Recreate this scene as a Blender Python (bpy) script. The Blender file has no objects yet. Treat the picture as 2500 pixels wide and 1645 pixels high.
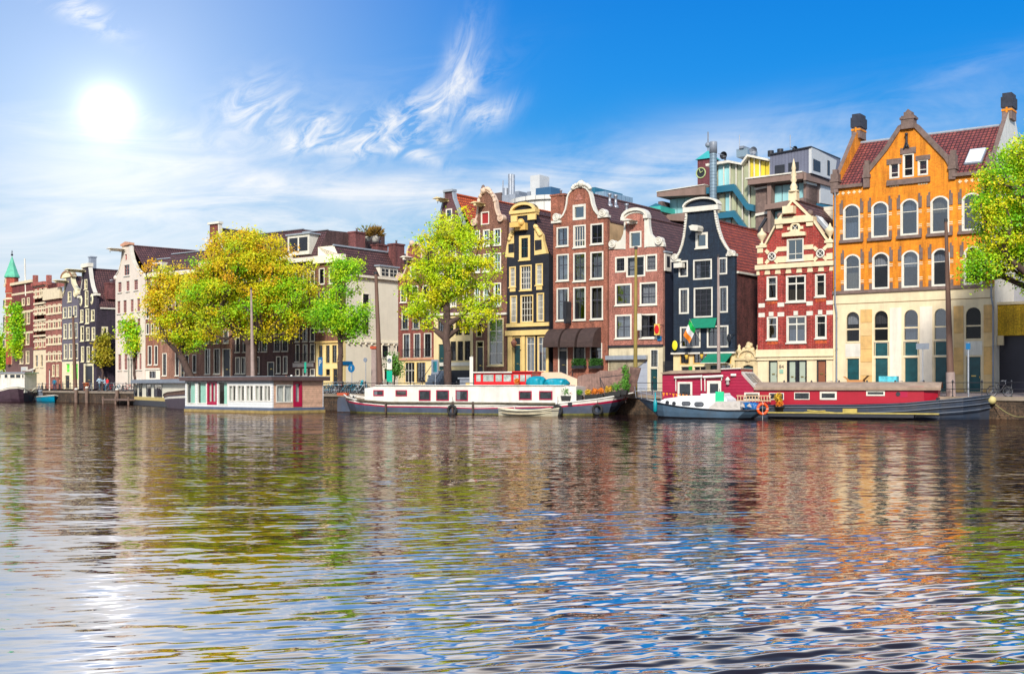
import bpy, bmesh, math, random
import numpy as np
from mathutils import Vector, Matrix
from mathutils.geometry import tessellate_polygon
R = math.radians
random.seed(7)
COL = bpy.context.scene.collection
# ---------- photograph geometry: focal length, centre column, horizon row, eye height ----------
F, CX, HY, EYE = 2880.0, 1250.0, 940.0, 2.2
QZ, GZ = 1.42, 1.68            # quay top, ground at the houses
def crop(x0, y0, k): return lambda x, y: (x0 + x / k, y0 + y / k)
c1 = crop(0, 540, 3.404); c2 = crop(440, 540, 3.2625); c3 = crop(940, 420, 2.61); c4 = crop(1320, 420, 2.61)
c5 = crop(1580, 330, 4.016); c6 = crop(1580, 680, 4.232); c7 = crop(2000, 200, 3.48); c8 = crop(2000, 600, 3.48)
d1 = crop(780, 880, 5.174); d2 = crop(1100, 880, 4.76); d3 = crop(1540, 880, 5.174); d4 = crop(1940, 860, 4.25)
e1 = crop(0, 860, 7); e2 = crop(320, 880, 7); e3 = crop(640, 840, 7); e4 = crop(960, 820, 7.933)
def ident(x, y): return (x, y)

# ---------- materials ----------
MATS = {}
def newmat(name):
    m = bpy.data.materials.new(name); m.use_nodes = True
    nt = m.node_tree; nt.nodes.clear()
    out = nt.nodes.new('ShaderNodeOutputMaterial')
    return m, nt, out
def N(nt, t, **kw):
    n = nt.nodes.new(t)
    for k, v in kw.items():
        if k.startswith('_'): setattr(n, k[1:], v)
        else: n.inputs[k.replace('__', ' ')].default_value = v
    return n
def L(nt, a, b): nt.links.new(a, b)
def c4_(c): return (c[0], c[1], c[2], 1)
def ramp(nt, fac, stops):
    r = nt.nodes.new('ShaderNodeValToRGB')
    el = r.color_ramp.elements
    while len(el) < len(stops): el.new(0.5)
    for e, (p, c) in zip(el, stops): e.position = p; e.color = c4_(c) if len(c) == 3 else c
    L(nt, fac, r.inputs[0]); return r.outputs[0]
def mixc(nt, a, b, fac, mode='MIX'):
    m = nt.nodes.new('ShaderNodeMix'); m.data_type = 'RGBA'; m.blend_type = mode
    for s, v in ((m.inputs[6], a), (m.inputs[7], b), (m.inputs[0], fac)):
        if hasattr(v, 'is_output'): L(nt, v, s)
        else: s.default_value = v if not isinstance(v, tuple) else c4_(v)
    return m.outputs[2]
def dark(c, f): return tuple(x * f for x in c)
def plain(name, col=(.5, .5, .5), rough=0.6, var=0.18, scale=2.0, bump=0.0, metal=0.0, stain=0.0, stretch=(1, 1, 1), bscale=None):
    """Paint, plaster, metal, wood: a base colour with fine and coarse variation, optional run-off stains."""
    if name in MATS: return MATS[name]
    m, nt, out = newmat(name)
    tc = N(nt, 'ShaderNodeTexCoord')
    mp = N(nt, 'ShaderNodeMapping'); mp.inputs['Scale'].default_value = stretch
    L(nt, tc.outputs['Object'], mp.inputs[0])
    n1 = N(nt, 'ShaderNodeTexNoise', Scale=scale, Detail=6.0, Roughness=0.65); L(nt, mp.outputs[0], n1.inputs['Vector'])
    c = ramp(nt, n1.outputs[0], [(0.3, dark(col, 1 - var)), (0.7, tuple(min(1, x * (1 + var * 0.6)) for x in col))])
    if stain > 0:
        mp2 = N(nt, 'ShaderNodeMapping'); mp2.inputs['Scale'].default_value = (1, 1, 0.12)
        L(nt, tc.outputs['Object'], mp2.inputs[0])
        n2 = N(nt, 'ShaderNodeTexNoise', Scale=1.7, Detail=5.0, Roughness=0.7); L(nt, mp2.outputs[0], n2.inputs['Vector'])
        f = ramp(nt, n2.outputs[0], [(0.45, (0, 0, 0)), (0.75, (stain, stain, stain))])
        c = mixc(nt, c, (0.12, 0.09, 0.06), f)
    b = N(nt, 'ShaderNodeBsdfPrincipled', Roughness=rough, Metallic=metal)
    L(nt, c, b.inputs['Base Color'])
    if bump > 0:
        bn = N(nt, 'ShaderNodeBump', Strength=bump, Distance=0.02)
        n3 = N(nt, 'ShaderNodeTexNoise', Scale=bscale or scale * 6, Detail=4.0); L(nt, mp.outputs[0], n3.inputs['Vector'])
        L(nt, n3.outputs[0], bn.inputs['Height']); L(nt, bn.outputs[0], b.inputs['Normal'])
    L(nt, b.outputs[0], out.inputs[0]); MATS[name] = m; return m
def wallvec(nt):
    """(x + y, z) of the object, so courses run level round corners"""
    tc = N(nt, 'ShaderNodeTexCoord'); s = N(nt, 'ShaderNodeSeparateXYZ'); L(nt, tc.outputs['Object'], s.inputs[0])
    a = N(nt, 'ShaderNodeMath', _operation='ADD'); L(nt, s.outputs[0], a.inputs[0]); L(nt, s.outputs[1], a.inputs[1])
    cb = N(nt, 'ShaderNodeCombineXYZ'); L(nt, a.outputs[0], cb.inputs[0]); L(nt, s.outputs[2], cb.inputs[1])
    return tc, cb.outputs[0]
def brick(name, c1_, c2_, mortar, w=0.24, h=0.075, var=0.35, rough=0.85, msize=0.012, blotch=0.35):
    if name in MATS: return MATS[name]
    m, nt, out = newmat(name)
    tc, v = wallvec(nt)
    bt = N(nt, 'ShaderNodeTexBrick', Scale=1.0); bt.offset = 0.5
    bt.inputs['Color1'].default_value = c4_(c1_); bt.inputs['Color2'].default_value = c4_(c2_); bt.inputs['Mortar'].default_value = c4_(mortar)
    bt.inputs['Mortar Size'].default_value = msize; bt.inputs['Brick Width'].default_value = w; bt.inputs['Row Height'].default_value = h
    bt.inputs['Mortar Smooth'].default_value = 0.3
    L(nt, v, bt.inputs['Vector'])
    n1 = N(nt, 'ShaderNodeTexNoise', Scale=0.9, Detail=8.0, Roughness=0.75); L(nt, tc.outputs['Object'], n1.inputs['Vector'])
    f = ramp(nt, n1.outputs[0], [(0.32, (1 - blotch,) * 3), (0.68, (1 + blotch * 0.5,) * 3)])
    c = mixc(nt, bt.outputs[0], f, 1.0, 'MULTIPLY')
    n2 = N(nt, 'ShaderNodeTexNoise', Scale=9.0, Detail=3.0); L(nt, tc.outputs['Object'], n2.inputs['Vector'])
    f2 = ramp(nt, n2.outputs[0], [(0.35, (1 - var,) * 3), (0.65, (1 + var * 0.6,) * 3)])
    c = mixc(nt, c, f2, 1.0, 'MULTIPLY')
    mp2 = N(nt, 'ShaderNodeMapping'); mp2.inputs['Scale'].default_value = (1, 1, 0.1); L(nt, tc.outputs['Object'], mp2.inputs[0])
    n3 = N(nt, 'ShaderNodeTexNoise', Scale=2.2, Detail=6.0, Roughness=0.7); L(nt, mp2.outputs[0], n3.inputs['Vector'])
    c = mixc(nt, c, ramp(nt, n3.outputs[0], [(0.36, (0.62,) * 3), (0.56, (1.06,) * 3)]), 1.0, 'MULTIPLY')
    b = N(nt, 'ShaderNodeBsdfPrincipled', Roughness=rough); L(nt, c, b.inputs['Base Color'])
    bn = N(nt, 'ShaderNodeBump', Strength=0.5, Distance=0.012); L(nt, bt.outputs[1], bn.inputs['Height']); bn.invert = True
    L(nt, bn.outputs[0], b.inputs['Normal'])
    L(nt, b.outputs[0], out.inputs[0]); MATS[name] = m; return m
def rooftile(name, c1_, c2_, gap, axis='y', w=0.32, h=0.30):
    """pantiles; 'y' when the courses run back from the street, 'x' when they run along it"""
    if name in MATS: return MATS[name]
    m, nt, out = newmat(name)
    tc = N(nt, 'ShaderNodeTexCoord'); s = N(nt, 'ShaderNodeSeparateXYZ'); L(nt, tc.outputs['Object'], s.inputs[0])
    cb = N(nt, 'ShaderNodeCombineXYZ'); L(nt, s.outputs[1 if axis == 'y' else 0], cb.inputs[0]); L(nt, s.outputs[2], cb.inputs[1])
    bt = N(nt, 'ShaderNodeTexBrick', Scale=1.0); bt.offset = 0.0
    bt.inputs['Color1'].default_value = c4_(c1_); bt.inputs['Color2'].default_value = c4_(c2_); bt.inputs['Mortar'].default_value = c4_(gap)
    bt.inputs['Mortar Size'].default_value = 0.045; bt.inputs['Brick Width'].default_value = w; bt.inputs['Row Height'].default_value = h
    bt.inputs['Mortar Smooth'].default_value = 0.6
    L(nt, cb.outputs[0], bt.inputs['Vector'])
    n1 = N(nt, 'ShaderNodeTexNoise', Scale=1.3, Detail=8.0, Roughness=0.75); L(nt, tc.outputs['Object'], n1.inputs['Vector'])
    f = ramp(nt, n1.outputs[0], [(0.3, (0.55,) * 3), (0.7, (1.25,) * 3)])
    c = mixc(nt, bt.outputs[0], f, 1.0, 'MULTIPLY')
    b = N(nt, 'ShaderNodeBsdfPrincipled', Roughness=0.7); L(nt, c, b.inputs['Base Color'])
    bn = N(nt, 'ShaderNodeBump', Strength=0.9, Distance=0.05); bn.invert = True; L(nt, bt.outputs[1], bn.inputs['Height'])
    L(nt, bn.outputs[0], b.inputs['Normal'])
    L(nt, b.outputs[0], out.inputs[0]); MATS[name] = m; return m
def boards(name, col, gap, pitch=0.16, axis=2, var=0.25, rough=0.6, vertical=False):
    """painted or bare boards, one every pitch metres"""
    if name in MATS: return MATS[name]
    m, nt, out = newmat(name)
    tc = N(nt, 'ShaderNodeTexCoord'); s = N(nt, 'ShaderNodeSeparateXYZ'); L(nt, tc.outputs['Object'], s.inputs[0])
    src = s.outputs[2]
    if vertical:
        a = N(nt, 'ShaderNodeMath', _operation='ADD'); L(nt, s.outputs[0], a.inputs[0]); L(nt, s.outputs[1], a.inputs[1]); src = a.outputs[0]
    d = N(nt, 'ShaderNodeMath', _operation='DIVIDE'); L(nt, src, d.inputs[0]); d.inputs[1].default_value = pitch
    fr = N(nt, 'ShaderNodeMath', _operation='FRACT'); L(nt, d.outputs[0], fr.inputs[0])
    g = ramp(nt, fr.outputs[0], [(0.0, (1, 1, 1)), (0.14, (0, 0, 0))])
    fl = N(nt, 'ShaderNodeMath', _operation='FLOOR'); L(nt, d.outputs[0], fl.inputs[0])
    wn = N(nt, 'ShaderNodeTexWhiteNoise'); wn.noise_dimensions = '1D'; L(nt, fl.outputs[0], wn.inputs['W'])
    n1 = N(nt, 'ShaderNodeTexNoise', Scale=3.0, Detail=6.0, Roughness=0.7); L(nt, tc.outputs['Object'], n1.inputs['Vector'])
    c = ramp(nt, n1.outputs[0], [(0.3, dark(col, 1 - var)), (0.7, tuple(min(1, x * (1 + var * 0.5)) for x in col))])
    c = mixc(nt, c, ramp(nt, wn.outputs[0], [(0, (1 - var * 0.6,) * 3), (1, (1.05,) * 3)]), 1.0, 'MULTIPLY')
    c = mixc(nt, c, gap, g)
    b = N(nt, 'ShaderNodeBsdfPrincipled', Roughness=rough); L(nt, c, b.inputs['Base Color'])
    bn = N(nt, 'ShaderNodeBump', Strength=0.6, Distance=0.02); bn.invert = True; L(nt, g, bn.inputs['Height']); L(nt, bn.outputs[0], b.inputs['Normal'])
    L(nt, b.outputs[0], out.inputs[0]); MATS[name] = m; return m
def glassmat(name, tint=(0.75, 0.8, 0.85), gloss=0.22, rough=0.03):
    if name in MATS: return MATS[name]
    m, nt, out = newmat(name)
    t = N(nt, 'ShaderNodeBsdfTransparent'); t.inputs[0].default_value = c4_(tint)
    g = N(nt, 'ShaderNodeBsdfGlossy', Roughness=rough)
    tc = N(nt, 'ShaderNodeTexCoord'); n1 = N(nt, 'ShaderNodeTexNoise', Scale=0.7, Detail=2.0); L(nt, tc.outputs['Object'], n1.inputs['Vector'])
    bn = N(nt, 'ShaderNodeBump', Strength=0.25, Distance=0.05); L(nt, n1.outputs[0], bn.inputs['Height']); L(nt, bn.outputs[0], g.inputs['Normal'])
    lw = N(nt, 'ShaderNodeLayerWeight'); lw.inputs[0].default_value = .5; fr = N(nt, 'ShaderNodeMath', _operation='POWER'); L(nt, lw.outputs[1], fr.inputs[0]); fr.inputs[1].default_value = 5
    a = N(nt, 'ShaderNodeMath', _operation='ADD'); L(nt, fr.outputs[0], a.inputs[0]); a.inputs[1].default_value = gloss; a.use_clamp = True
    mx = N(nt, 'ShaderNodeMixShader'); L(nt, a.outputs[0], mx.inputs[0]); L(nt, t.outputs[0], mx.inputs[1]); L(nt, g.outputs[0], mx.inputs[2])
    L(nt, mx.outputs[0], out.inputs[0]); MATS[name] = m; return m

white = plain('white_paint', (0.76, 0.72, 0.62), 0.45, 0.12, 1.5, stain=0.25)
cream = plain('cream_paint', (0.80, 0.64, 0.34), 0.5, 0.12, 1.5, stain=0.2)
pale = plain('pale_stone_paint', (0.84, 0.69, 0.44), 0.6, 0.12, 1.0, stain=0.22)
yellow = plain('ochre_paint', (0.80, 0.50, 0.14), 0.5, 0.15, 1.5, stain=0.15)
black = plain('black_paint', (0.012, 0.014, 0.02), 0.35, 0.3, 2)
darkgreen = plain('dark_green_paint', (0.008, 0.055, 0.06), 0.3, 0.2, 2)
greyblue = plain('grey_metal', (0.22, 0.25, 0.30), 0.45, 0.2, 2)
iron = plain('dark_iron', (0.02, 0.022, 0.03), 0.45, 0.3, 3)
steel = plain('galvanised_steel', (0.42, 0.45, 0.50), 0.4, 0.2, 3, metal=0.5)
lead = plain('lead_sheet', (0.33, 0.37, 0.42), 0.5, 0.2, 3)
curtain_m = plain('white_curtain', (0.62, 0.60, 0.54), 0.9, 0.35, 6, stretch=(4, 1, 0.2))
curtain_warm = plain('warm_curtain', (0.62, 0.42, 0.16), 0.9, 0.35, 5, stretch=(4, 1, 0.2))
blind_m = boards('white_blind', (0.75, 0.75, 0.70), (0.3, 0.3, 0.3), 0.09)
interior = plain('room_dark', (0.11, 0.09, 0.08), 0.9, 0.5, 1.2)
glass = glassmat('window_glass', (.74, .76, .80), .05); glass_b = glassmat('window_glass_bright', (.7, .74, .8), .20); glass_d = glassmat('window_glass_dark', (.5, .5, .52), .03); curtain_g = plain('grey_curtain', (.34, .36, .38), .9, .35, 6, stretch=(4, 1, .2)); curtain_o = plain('ochre_curtain', (.45, .36, .2), .9, .3, 6, stretch=(4, 1, .2)); glass_clear = glassmat('clear_glass', (.95, .97, .97), .03); glass_blue = glassmat('teal_glass', (0.25, 0.55, 0.6), 0.30)

# ---------- mesh helpers ----------
def link_mesh(name, me, parent=None, label=None):
    o = bpy.data.objects.new(name, me); COL.objects.link(o)
    if parent is not None: o.parent = parent
    if label: o['label'] = label
    return o
def empty(name, loc, rz, label, cat, group=None):
    o = bpy.data.objects.new(name, None); COL.objects.link(o)
    o.location = loc; o.rotation_euler = (0, 0, rz); o.empty_display_size = 0.3
    o['label'] = label; o['category'] = cat
    if group: o['group'] = group
    return o
def tag(o, label, cat, group=None):
    o['label'] = label; o['category'] = cat
    if group: o['group'] = group
    return o
class MB:
    """collects faces; one build = one mesh object"""
    def __init__(s): s.v = []; s.f = []; s.m = []; s.mats = []; s.sm = []
    def mi(s, m):
        if m not in s.mats: s.mats.append(m)
        return s.mats.index(m)
    def add(s, vs, fs, m, smooth=False):
        b = len(s.v); s.v += [tuple(x) for x in vs]; k = s.mi(m)
        for f in fs: s.f.append([b + i for i in f]); s.m.append(k); s.sm.append(smooth)
        return s
    def box(s, x0, x1, y0, y1, z0, z1, m):
        vs = [(x0, y0, z0), (x1, y0, z0), (x1, y1, z0), (x0, y1, z0), (x0, y0, z1), (x1, y0, z1), (x1, y1, z1), (x0, y1, z1)]
        return s.add(vs, [(0, 1, 5, 4), (1, 2, 6, 5), (2, 3, 7, 6), (3, 0, 4, 7), (4, 5, 6, 7), (3, 2, 1, 0)], m)
    def prism(s, pts, y0, y1, m, holes=(), back=True, mside=None):
        """polygon in x,z pushed from y0 to y1; holes get reveals only"""
        loops = [list(pts)] + [list(h) for h in holes]
        flat = [p for l in loops for p in l]; n = len(flat)
        tris = tessellate_polygon([[Vector((p[0], p[1], 0)) for p in l] for l in loops])
        vs = [(p[0], y0, p[1]) for p in flat] + [(p[0], y1, p[1]) for p in flat]
        fs = []
        for t in tris:
            a, b, c = t
            A, B, C_ = flat[a], flat[b], flat[c]
            cr = (B[0] - A[0]) * (C_[1] - A[1]) - (B[1] - A[1]) * (C_[0] - A[0])
            if cr < 0: t = (a, c, b)
            fs.append(tuple(t))
            if back: fs.append((t[2] + n, t[1] + n, t[0] + n))
        s.add(vs, fs, m)
        k = 0
        for li, l in enumerate(loops):
            ar = sum(l[i][0] * l[(i + 1) % len(l)][1] - l[(i + 1) % len(l)][0] * l[i][1] for i in range(len(l)))
            q = []
            for i in range(len(l)):
                a, b = k + i, k + (i + 1) % len(l)
                f = (a, a + n, b + n, b) if (ar > 0) == (li > 0) else (b, b + n, a + n, a)
                q.append(f)
            s.add(vs, q, mside or m); k += len(l)
        return s
    def rod(s, a, b, r, m, seg=8, r2=None, cap=True, smooth=True):
        a = Vector(a); b = Vector(b); d = b - a
        if d.length < 1e-6: return s
        q = d.to_track_quat('Z', 'Y'); r2 = r if r2 is None else r2
        vs = []
        for p, rr in ((a, r), (b, r2)):
            for i in range(seg):
                t = 2 * math.pi * i / seg
                vs.append(p + q @ Vector((rr * math.cos(t), rr * math.sin(t), 0)))
        s.add(vs, [(i, (i + 1) % seg, seg + (i + 1) % seg, seg + i) for i in range(seg)], m, smooth)
        if cap: s.add(vs, [tuple(range(seg))[::-1], tuple(range(seg, 2 * seg))], m)
        return s
    def path(s, pts, r, m, seg=6):
        for a, b in zip(pts, pts[1:]): s.rod(a, b, r, m, seg)
        return s
    def lathe(s, prof, c, m, seg=12, smooth=True):
        vs = []
        for r, z in prof:
            for i in range(seg):
                t = 2 * math.pi * i / seg; vs.append((c[0] + r * math.cos(t), c[1] + r * math.sin(t), c[2] + z))
        fs = []
        for j in range(len(prof) - 1):
            for i in range(seg):
                fs.append((j * seg + i, j * seg + (i + 1) % seg, (j + 1) * seg + (i + 1) % seg, (j + 1) * seg + i))
        fs.append(tuple(range(seg))[::-1]); k = (len(prof) - 1) * seg; fs.append(tuple(range(k, k + seg)))
        return s.add(vs, fs, m, smooth)
    def ball(s, c, r, m, sx=1, sy=1, sz=1, seg=10, rings=6, jit=0):
        prof = []
        vs = []; fs = []
        for j in range(rings + 1):
            ph = math.pi * j / rings
            for i in range(seg):
                t = 2 * math.pi * i / seg; q = 1 + (random.random() - .5) * jit
                vs.append((c[0] + r * q * sx * math.sin(ph) * math.cos(t), c[1] + r * q * sy * math.sin(ph) * math.sin(t), c[2] + r * q * sz * math.cos(ph)))
        for j in range(rings):
            for i in range(seg): fs.append((j * seg + i, (j + 1) * seg + i, (j + 1) * seg + (i + 1) % seg, j * seg + (i + 1) % seg))
        return s.add(vs, fs, m, True)
    def torus(s, c, R_, r, m, axis='y', seg=20, sec=8, mseg=None):
        vs = []; fs = []
        for i in range(seg):
            t = 2 * math.pi * i / seg
            for j in range(sec):
                p = 2 * math.pi * j / sec; rr = R_ + r * math.cos(p); h = r * math.sin(p)
                x, y, z = rr * math.cos(t), h, rr * math.sin(t)
                if axis == 'x': x, y = y, x
                if axis == 'z': y, z = z, y
                vs.append((c[0] + x, c[1] + y, c[2] + z))
        for i in range(seg):
            for j in range(sec):
                fs.append((i * sec + j, i * sec + (j + 1) % sec, ((i + 1) % seg) * sec + (j + 1) % sec, ((i + 1) % seg) * sec + j))
        if mseg:
            b = len(s.v); s.v += vs
            for k, f in enumerate(fs):
                s.f.append([b + i for i in f]); s.m.append(s.mi(mseg if (k // sec) % 5 == 0 else m)); s.sm.append(True)
            return s
        return s.add(vs, fs, m, True)
    def strip(s, pts, w, y0, y1, m, side=1):
        """moulding of width w along an x,z polyline, from y0 to y1"""
        P = [Vector(p) for p in pts]; nrm = []
        for i in range(len(P)):
            a = P[max(0, i - 1)]; b = P[min(len(P) - 1, i + 1)]; d = (b - a).normalized(); nrm.append(Vector((-d[1], d[0])) * side)
        Q = [p + n * w for p, n in zip(P, nrm)]
        vs = []; fs = []
        for p, q in zip(P, Q): vs += [(p[0], y0, p[1]), (q[0], y0, q[1]), (q[0], y1, q[1]), (p[0], y1, p[1])]
        for i in range(len(P) - 1):
            for j in range(4): fs.append((4 * i + j, 4 * i + (j + 1) % 4, 4 * (i + 1) + (j + 1) % 4, 4 * (i + 1) + j))
        e = 4 * (len(P) - 1); fs += [(3, 2, 1, 0), (e, e + 1, e + 2, e + 3)]
        return s.add(vs, fs, m)
    def build(s, name, parent=None, label=None, fixn=True):
        me = bpy.data.meshes.new(name); me.from_pydata(s.v, [], s.f)
        for m in s.mats: me.materials.append(m)
        me.polygons.foreach_set('material_index', s.m); me.polygons.foreach_set('use_smooth', s.sm)
        if fixn:
            bm = bmesh.new(); bm.from_mesh(me)
            bmesh.ops.recalc_face_normals(bm, faces=bm.faces); bm.to_mesh(me); bm.free()
        me.update(); return link_mesh(name, me, parent, label)
def copy_tree(o, loc=None, rz=None, label=None, group=None, parent=None):
    c = o.copy(); COL.objects.link(c)
    if parent is not None: c.parent = parent
    for ch in list(o.children): copy_tree(ch, parent=c)
    if loc is not None: c.location = loc
    if rz is not None: c.rotation_euler = (0, 0, rz)
    if label: c['label'] = label
    if group: c['group'] = group
    return c

# ---------- planes in the place: a photo pixel becomes a point on one of them ----------
class Plane:
    def __init__(s, p, d, z0):
        s.p = Vector(p); s.d = Vector(d).normalized(); s.n = Vector((-s.d[1], s.d[0])); s.z0 = z0
        s.rz = math.atan2(s.d[1], s.d[0])
    def at(s, px, py, y=0.0):
        """local a, z (above z0) where the pixel's ray meets the plane y metres behind"""
        u = (px - CX) / F; q = s.p + s.n * y
        # q + a d = t (u, 1)
        a_ = s.d[0] - u * s.d[1]; a = (u * q[1] - q[0]) / a_; Y = q[1] + a * s.d[1]
        return a, EYE + (HY - py) / F * Y - s.z0
    def side(s, a, px, py):
        """y, z where the ray meets the plane standing square to the front at a"""
        u = (px - CX) / F; q = s.p + s.d * a
        y = (u * q[1] - q[0]) / (s.n[0] - u * s.n[1]); Y = q[1] + y * s.n[1]
        return y, EYE + (HY - py) / F * Y - s.z0
    def world(s, a, y, z=0.0):
        q = s.p + s.d * a + s.n * y; return (q[0], q[1], s.z0 + z)
D1 = Vector((0.8037, -0.595)); P0 = Vector((0.4097 * 86, 86.0))
MAIN = Plane(P0, D1, GZ)
def pt_on(pl, px): a, z = pl.at(px, HY); return pl.p + pl.d * a
PB = pt_on(MAIN, 355)
LEFT = Plane(PB, (0.67, -0.743), GZ)
def quay_pt(px, off=0.0):
    """point on the quay edge line in image column px, off metres inland"""
    Q = [((2700 - CX) / F * 69.0, 69.0), ((2450 - CX) / F * 76, 76.0), ((840 - CX) / F * 102, 102.0), ((300 - CX) / F * 140, 140.0), ((-60 - CX) / F * 184, 184.0)]
    u = (px - CX) / F
    for a, b in zip(Q, Q[1:]):
        A = Vector(a); D = Vector(b) - A; den = D[0] - u * D[1]; t = (u * A[1] - A[0]) / den
        if (0 <= t <= 1) or (px >= 2450) or b is Q[-1]:
            d = D.normalized(); n = Vector((d[1], -d[0]))
            A2 = A + n * off; t = (u * A2[1] - A2[0]) / den
            P = A2 + D * t; return P, math.atan2(-d[1], -d[0]), n
WR = random.Random(21)
class House:
    def __init__(s, name, label, cat, pl, xl, xr, c, group='canal houses along the quay', off=0.0):
        s.pl0 = pl; s.c = c
        aL, _ = pl.at(xl, HY, off); aR, _ = pl.at(xr, HY, off)
        q = pl.p + pl.d * aL + pl.n * off
        s.pl = Plane(q, pl.d, pl.z0); s.w = aR - aL
        s.root = empty(name, (q[0], q[1], pl.z0), pl.rz, label, cat, group)
        s.holes = []; s.bands = {}
    def p(s, x, y, yy=0.0): px, py = s.c(x, y); return s.pl.at(px, py, yy)
    def sd(s, a, x, y): px, py = s.c(x, y); return s.pl.side(a, px, py)
    def P(s, pts, yy=0.0): return [s.p(x, y, yy) for x, y in pts]
    def rect(s, x0, y0, x1, y1):
        xm = (x0 + x1) / 2; a0, _ = s.p(x0, y0); a1, _ = s.p(x1, y0); z1 = s.p(xm, y0)[1]; z0 = s.p(xm, y1)[1]
        return a0, a1, z0, z1
    # -- openings
    def win(s, r, fm=white, sm=None, fw=0.11, cols=2, rows=(0.5,), arch=0.0, cur=1, sill=True, depth=0.16, pane=None, sillm=None, local=False, name='window', cm=None, label=None, bar=0.035, proud=0.03, hole=True, rail=False):
        """r = crop rectangle (x0,y0,x1,y1) of the outer frame; rows = heights (fractions) of the cross bars"""
        a0, a1, z0, z1 = r if local else s.rect(*r)
        sm = sm or fm; pane = pane or WR.choice((glass, glass_b, glass_b, glass_d)); cm = cm or WR.choice((curtain_m, curtain_m, curtain_m, curtain_g, curtain_o))
        if cur == 1: cur = WR.choice((1, 1, 1, 0, 2, 3))
        elif cur == 0: cur = WR.choice((0, 0, 1, 4, 2))
        def loop(i):
            x0, x1, b, t = a0 + i, a1 - i, z0 + i, z1 - i
            if arch <= 0: return [(x0, b), (x1, b), (x1, t), (x0, t)]
            h = min(arch, (x1 - x0) / 2) ; cx = (x0 + x1) / 2; hw = (x1 - x0) / 2
            rr = (hw * hw + h * h) / (2 * h); cz = t - rr; th = math.asin(min(1, hw / rr))
            if h >= hw * 0.98: th = math.pi / 2
            return [(x0, b), (x1, b)] + [(cx + rr * math.sin(th * (1 - 2 * k / 8)), cz + rr * math.cos(th * (1 - 2 * k / 8))) for k in range(9)]
        if hole: s.holes.append(loop(0.004))
        m = MB(); m.prism(loop(0), -proud, depth, fm, holes=[loop(fw)])
        w = m.build(name, s.root, label)
        x0, x1, b, t = a0 + fw, a1 - fw, z0 + fw, z1 - fw; y = depth * 0.55
        g = MB()
        g.prism(loop(fw - 0.01), y + 0.02, y + 0.035, pane); g.build('pane', w)
        if cols > 1 or rows:
            q = MB()
            for k in range(1, cols):
                x = x0 + (x1 - x0) * k / cols; q.box(x - bar / 2, x + bar / 2, y - 0.03, y + 0.015, b, t - (arch * 0.25 if arch else 0), sm)
            for fr in rows:
                z = b + (t - b) * fr; bb = bar * (1.5 if len(rows) == 1 else 1); q.box(x0, x1, y - 0.034, y + 0.011, z - bb / 2, z + bb / 2, sm)
            e = 0.045
            q.box(x0 - .002, x0 + e, y - 0.038, y + 0.017, b, t - arch * .8, sm); q.box(x1 - e, x1 + .002, y - 0.038, y + 0.017, b, t - arch * .8, sm)
            q.box(x0, x1, y - 0.042, y + 0.013, b - .002, b + e, sm)
            q.build('sash', w)
        if cur:
            q = MB(); cmm = cm or curtain_m; W = x1 - x0; H = t - b; yb = depth + 0.22
            def drape(u0, u1, zb, zt):
                n = 10; vs = []
                for k in range(n + 1):
                    xx = u0 + (u1 - u0) * k / n; yy = yb + 0.035 * (k % 2); vs += [(xx, yy, zb), (xx, yy, zt)]
                q.add(vs, [(2 * k, 2 * k + 2, 2 * k + 3, 2 * k + 1) for k in range(n)], cmm)
            j = random.random()
            if cur == 1: drape(x0, x0 + W * (0.2 + 0.12 * j), b, t); drape(x1 - W * (0.3 - 0.12 * j), x1, b, t)
            elif cur == 2: drape(x0, x1, b + H * (0.55 + 0.25 * j), t)
            elif cur == 3: drape(x0, x1, b, t)
            elif cur == 4: drape(x0, x1, b, b + H * 0.5)
            q.build('curtain', w, fixn=False)
        if sill:
            q = MB(); q.box(a0 - 0.06, a1 + 0.06, -0.12, -proud - 0.003, z0 - 0.07, z0 + 0.03, sillm or fm); q.build('sill', w)
        if rail:
            q = MB()
            for k in range(9): x = a0 + (a1 - a0) * k / 8; q.rod((x, -0.22, z0 + .05), (x, -0.22, z0 + 0.85), 0.012, iron, 4)
            for z in (z0 + .05, z0 + .85):
                q.rod((a0, -0.22, z), (a1, -0.22, z), 0.02, iron, 4); q.rod((a0, -0.22, z), (a0, 0, z), 0.02, iron, 4); q.rod((a1, -0.22, z), (a1, 0, z), 0.02, iron, 4)
            q.build('balcony_rail', w)
        return w
    def row(s, xs, yt, yb, xref, **k):
        zt = s.p(xref, yt)[1]; zb = s.p(xref, yb)[1]; out = []
        for x0, x1 in xs:
            a0 = s.p(x0, yt)[0]; a1 = s.p(x1, yt)[0]; kk = dict(k)
            if isinstance(k.get('cur'), (list, tuple)): kk['cur'] = k['cur'][len(out) % len(k['cur'])]
            out.append(s.win((a0, a1, zb, zt), local=True, **kk))
        return out
    def door(s, r, m=darkgreen, fm=white, fw=0.12, lights=0, local=False, top=None, label=None, handle=True, glassy=None):
        a0, a1, z0, z1 = r if local else s.rect(*r)
        z0 = max(z0, 0.02); s.holes.append([(a0 + .004, z0), (a1 - .004, z0), (a1 - .004, z1 - .004), (a0 + .004, z1 - .004)])
        q = MB(); q.prism([(a0, z0), (a1, z0), (a1, z1), (a0, z1)], -0.03, 0.2, fm, holes=[[(a0 + fw, z0 + 0.03), (a1 - fw, z0 + .03), (a1 - fw, z1 - fw), (a0 + fw, z1 - fw)]])
        d = q.build('door', s.root, label)
        q = MB(); x0, x1, b, t = a0 + fw - .003, a1 - fw + .003, z0 + .02, z1 - fw + .003
        t2 = t if not top else b + (t - b) * top
        leaf = glassy is not None
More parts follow.
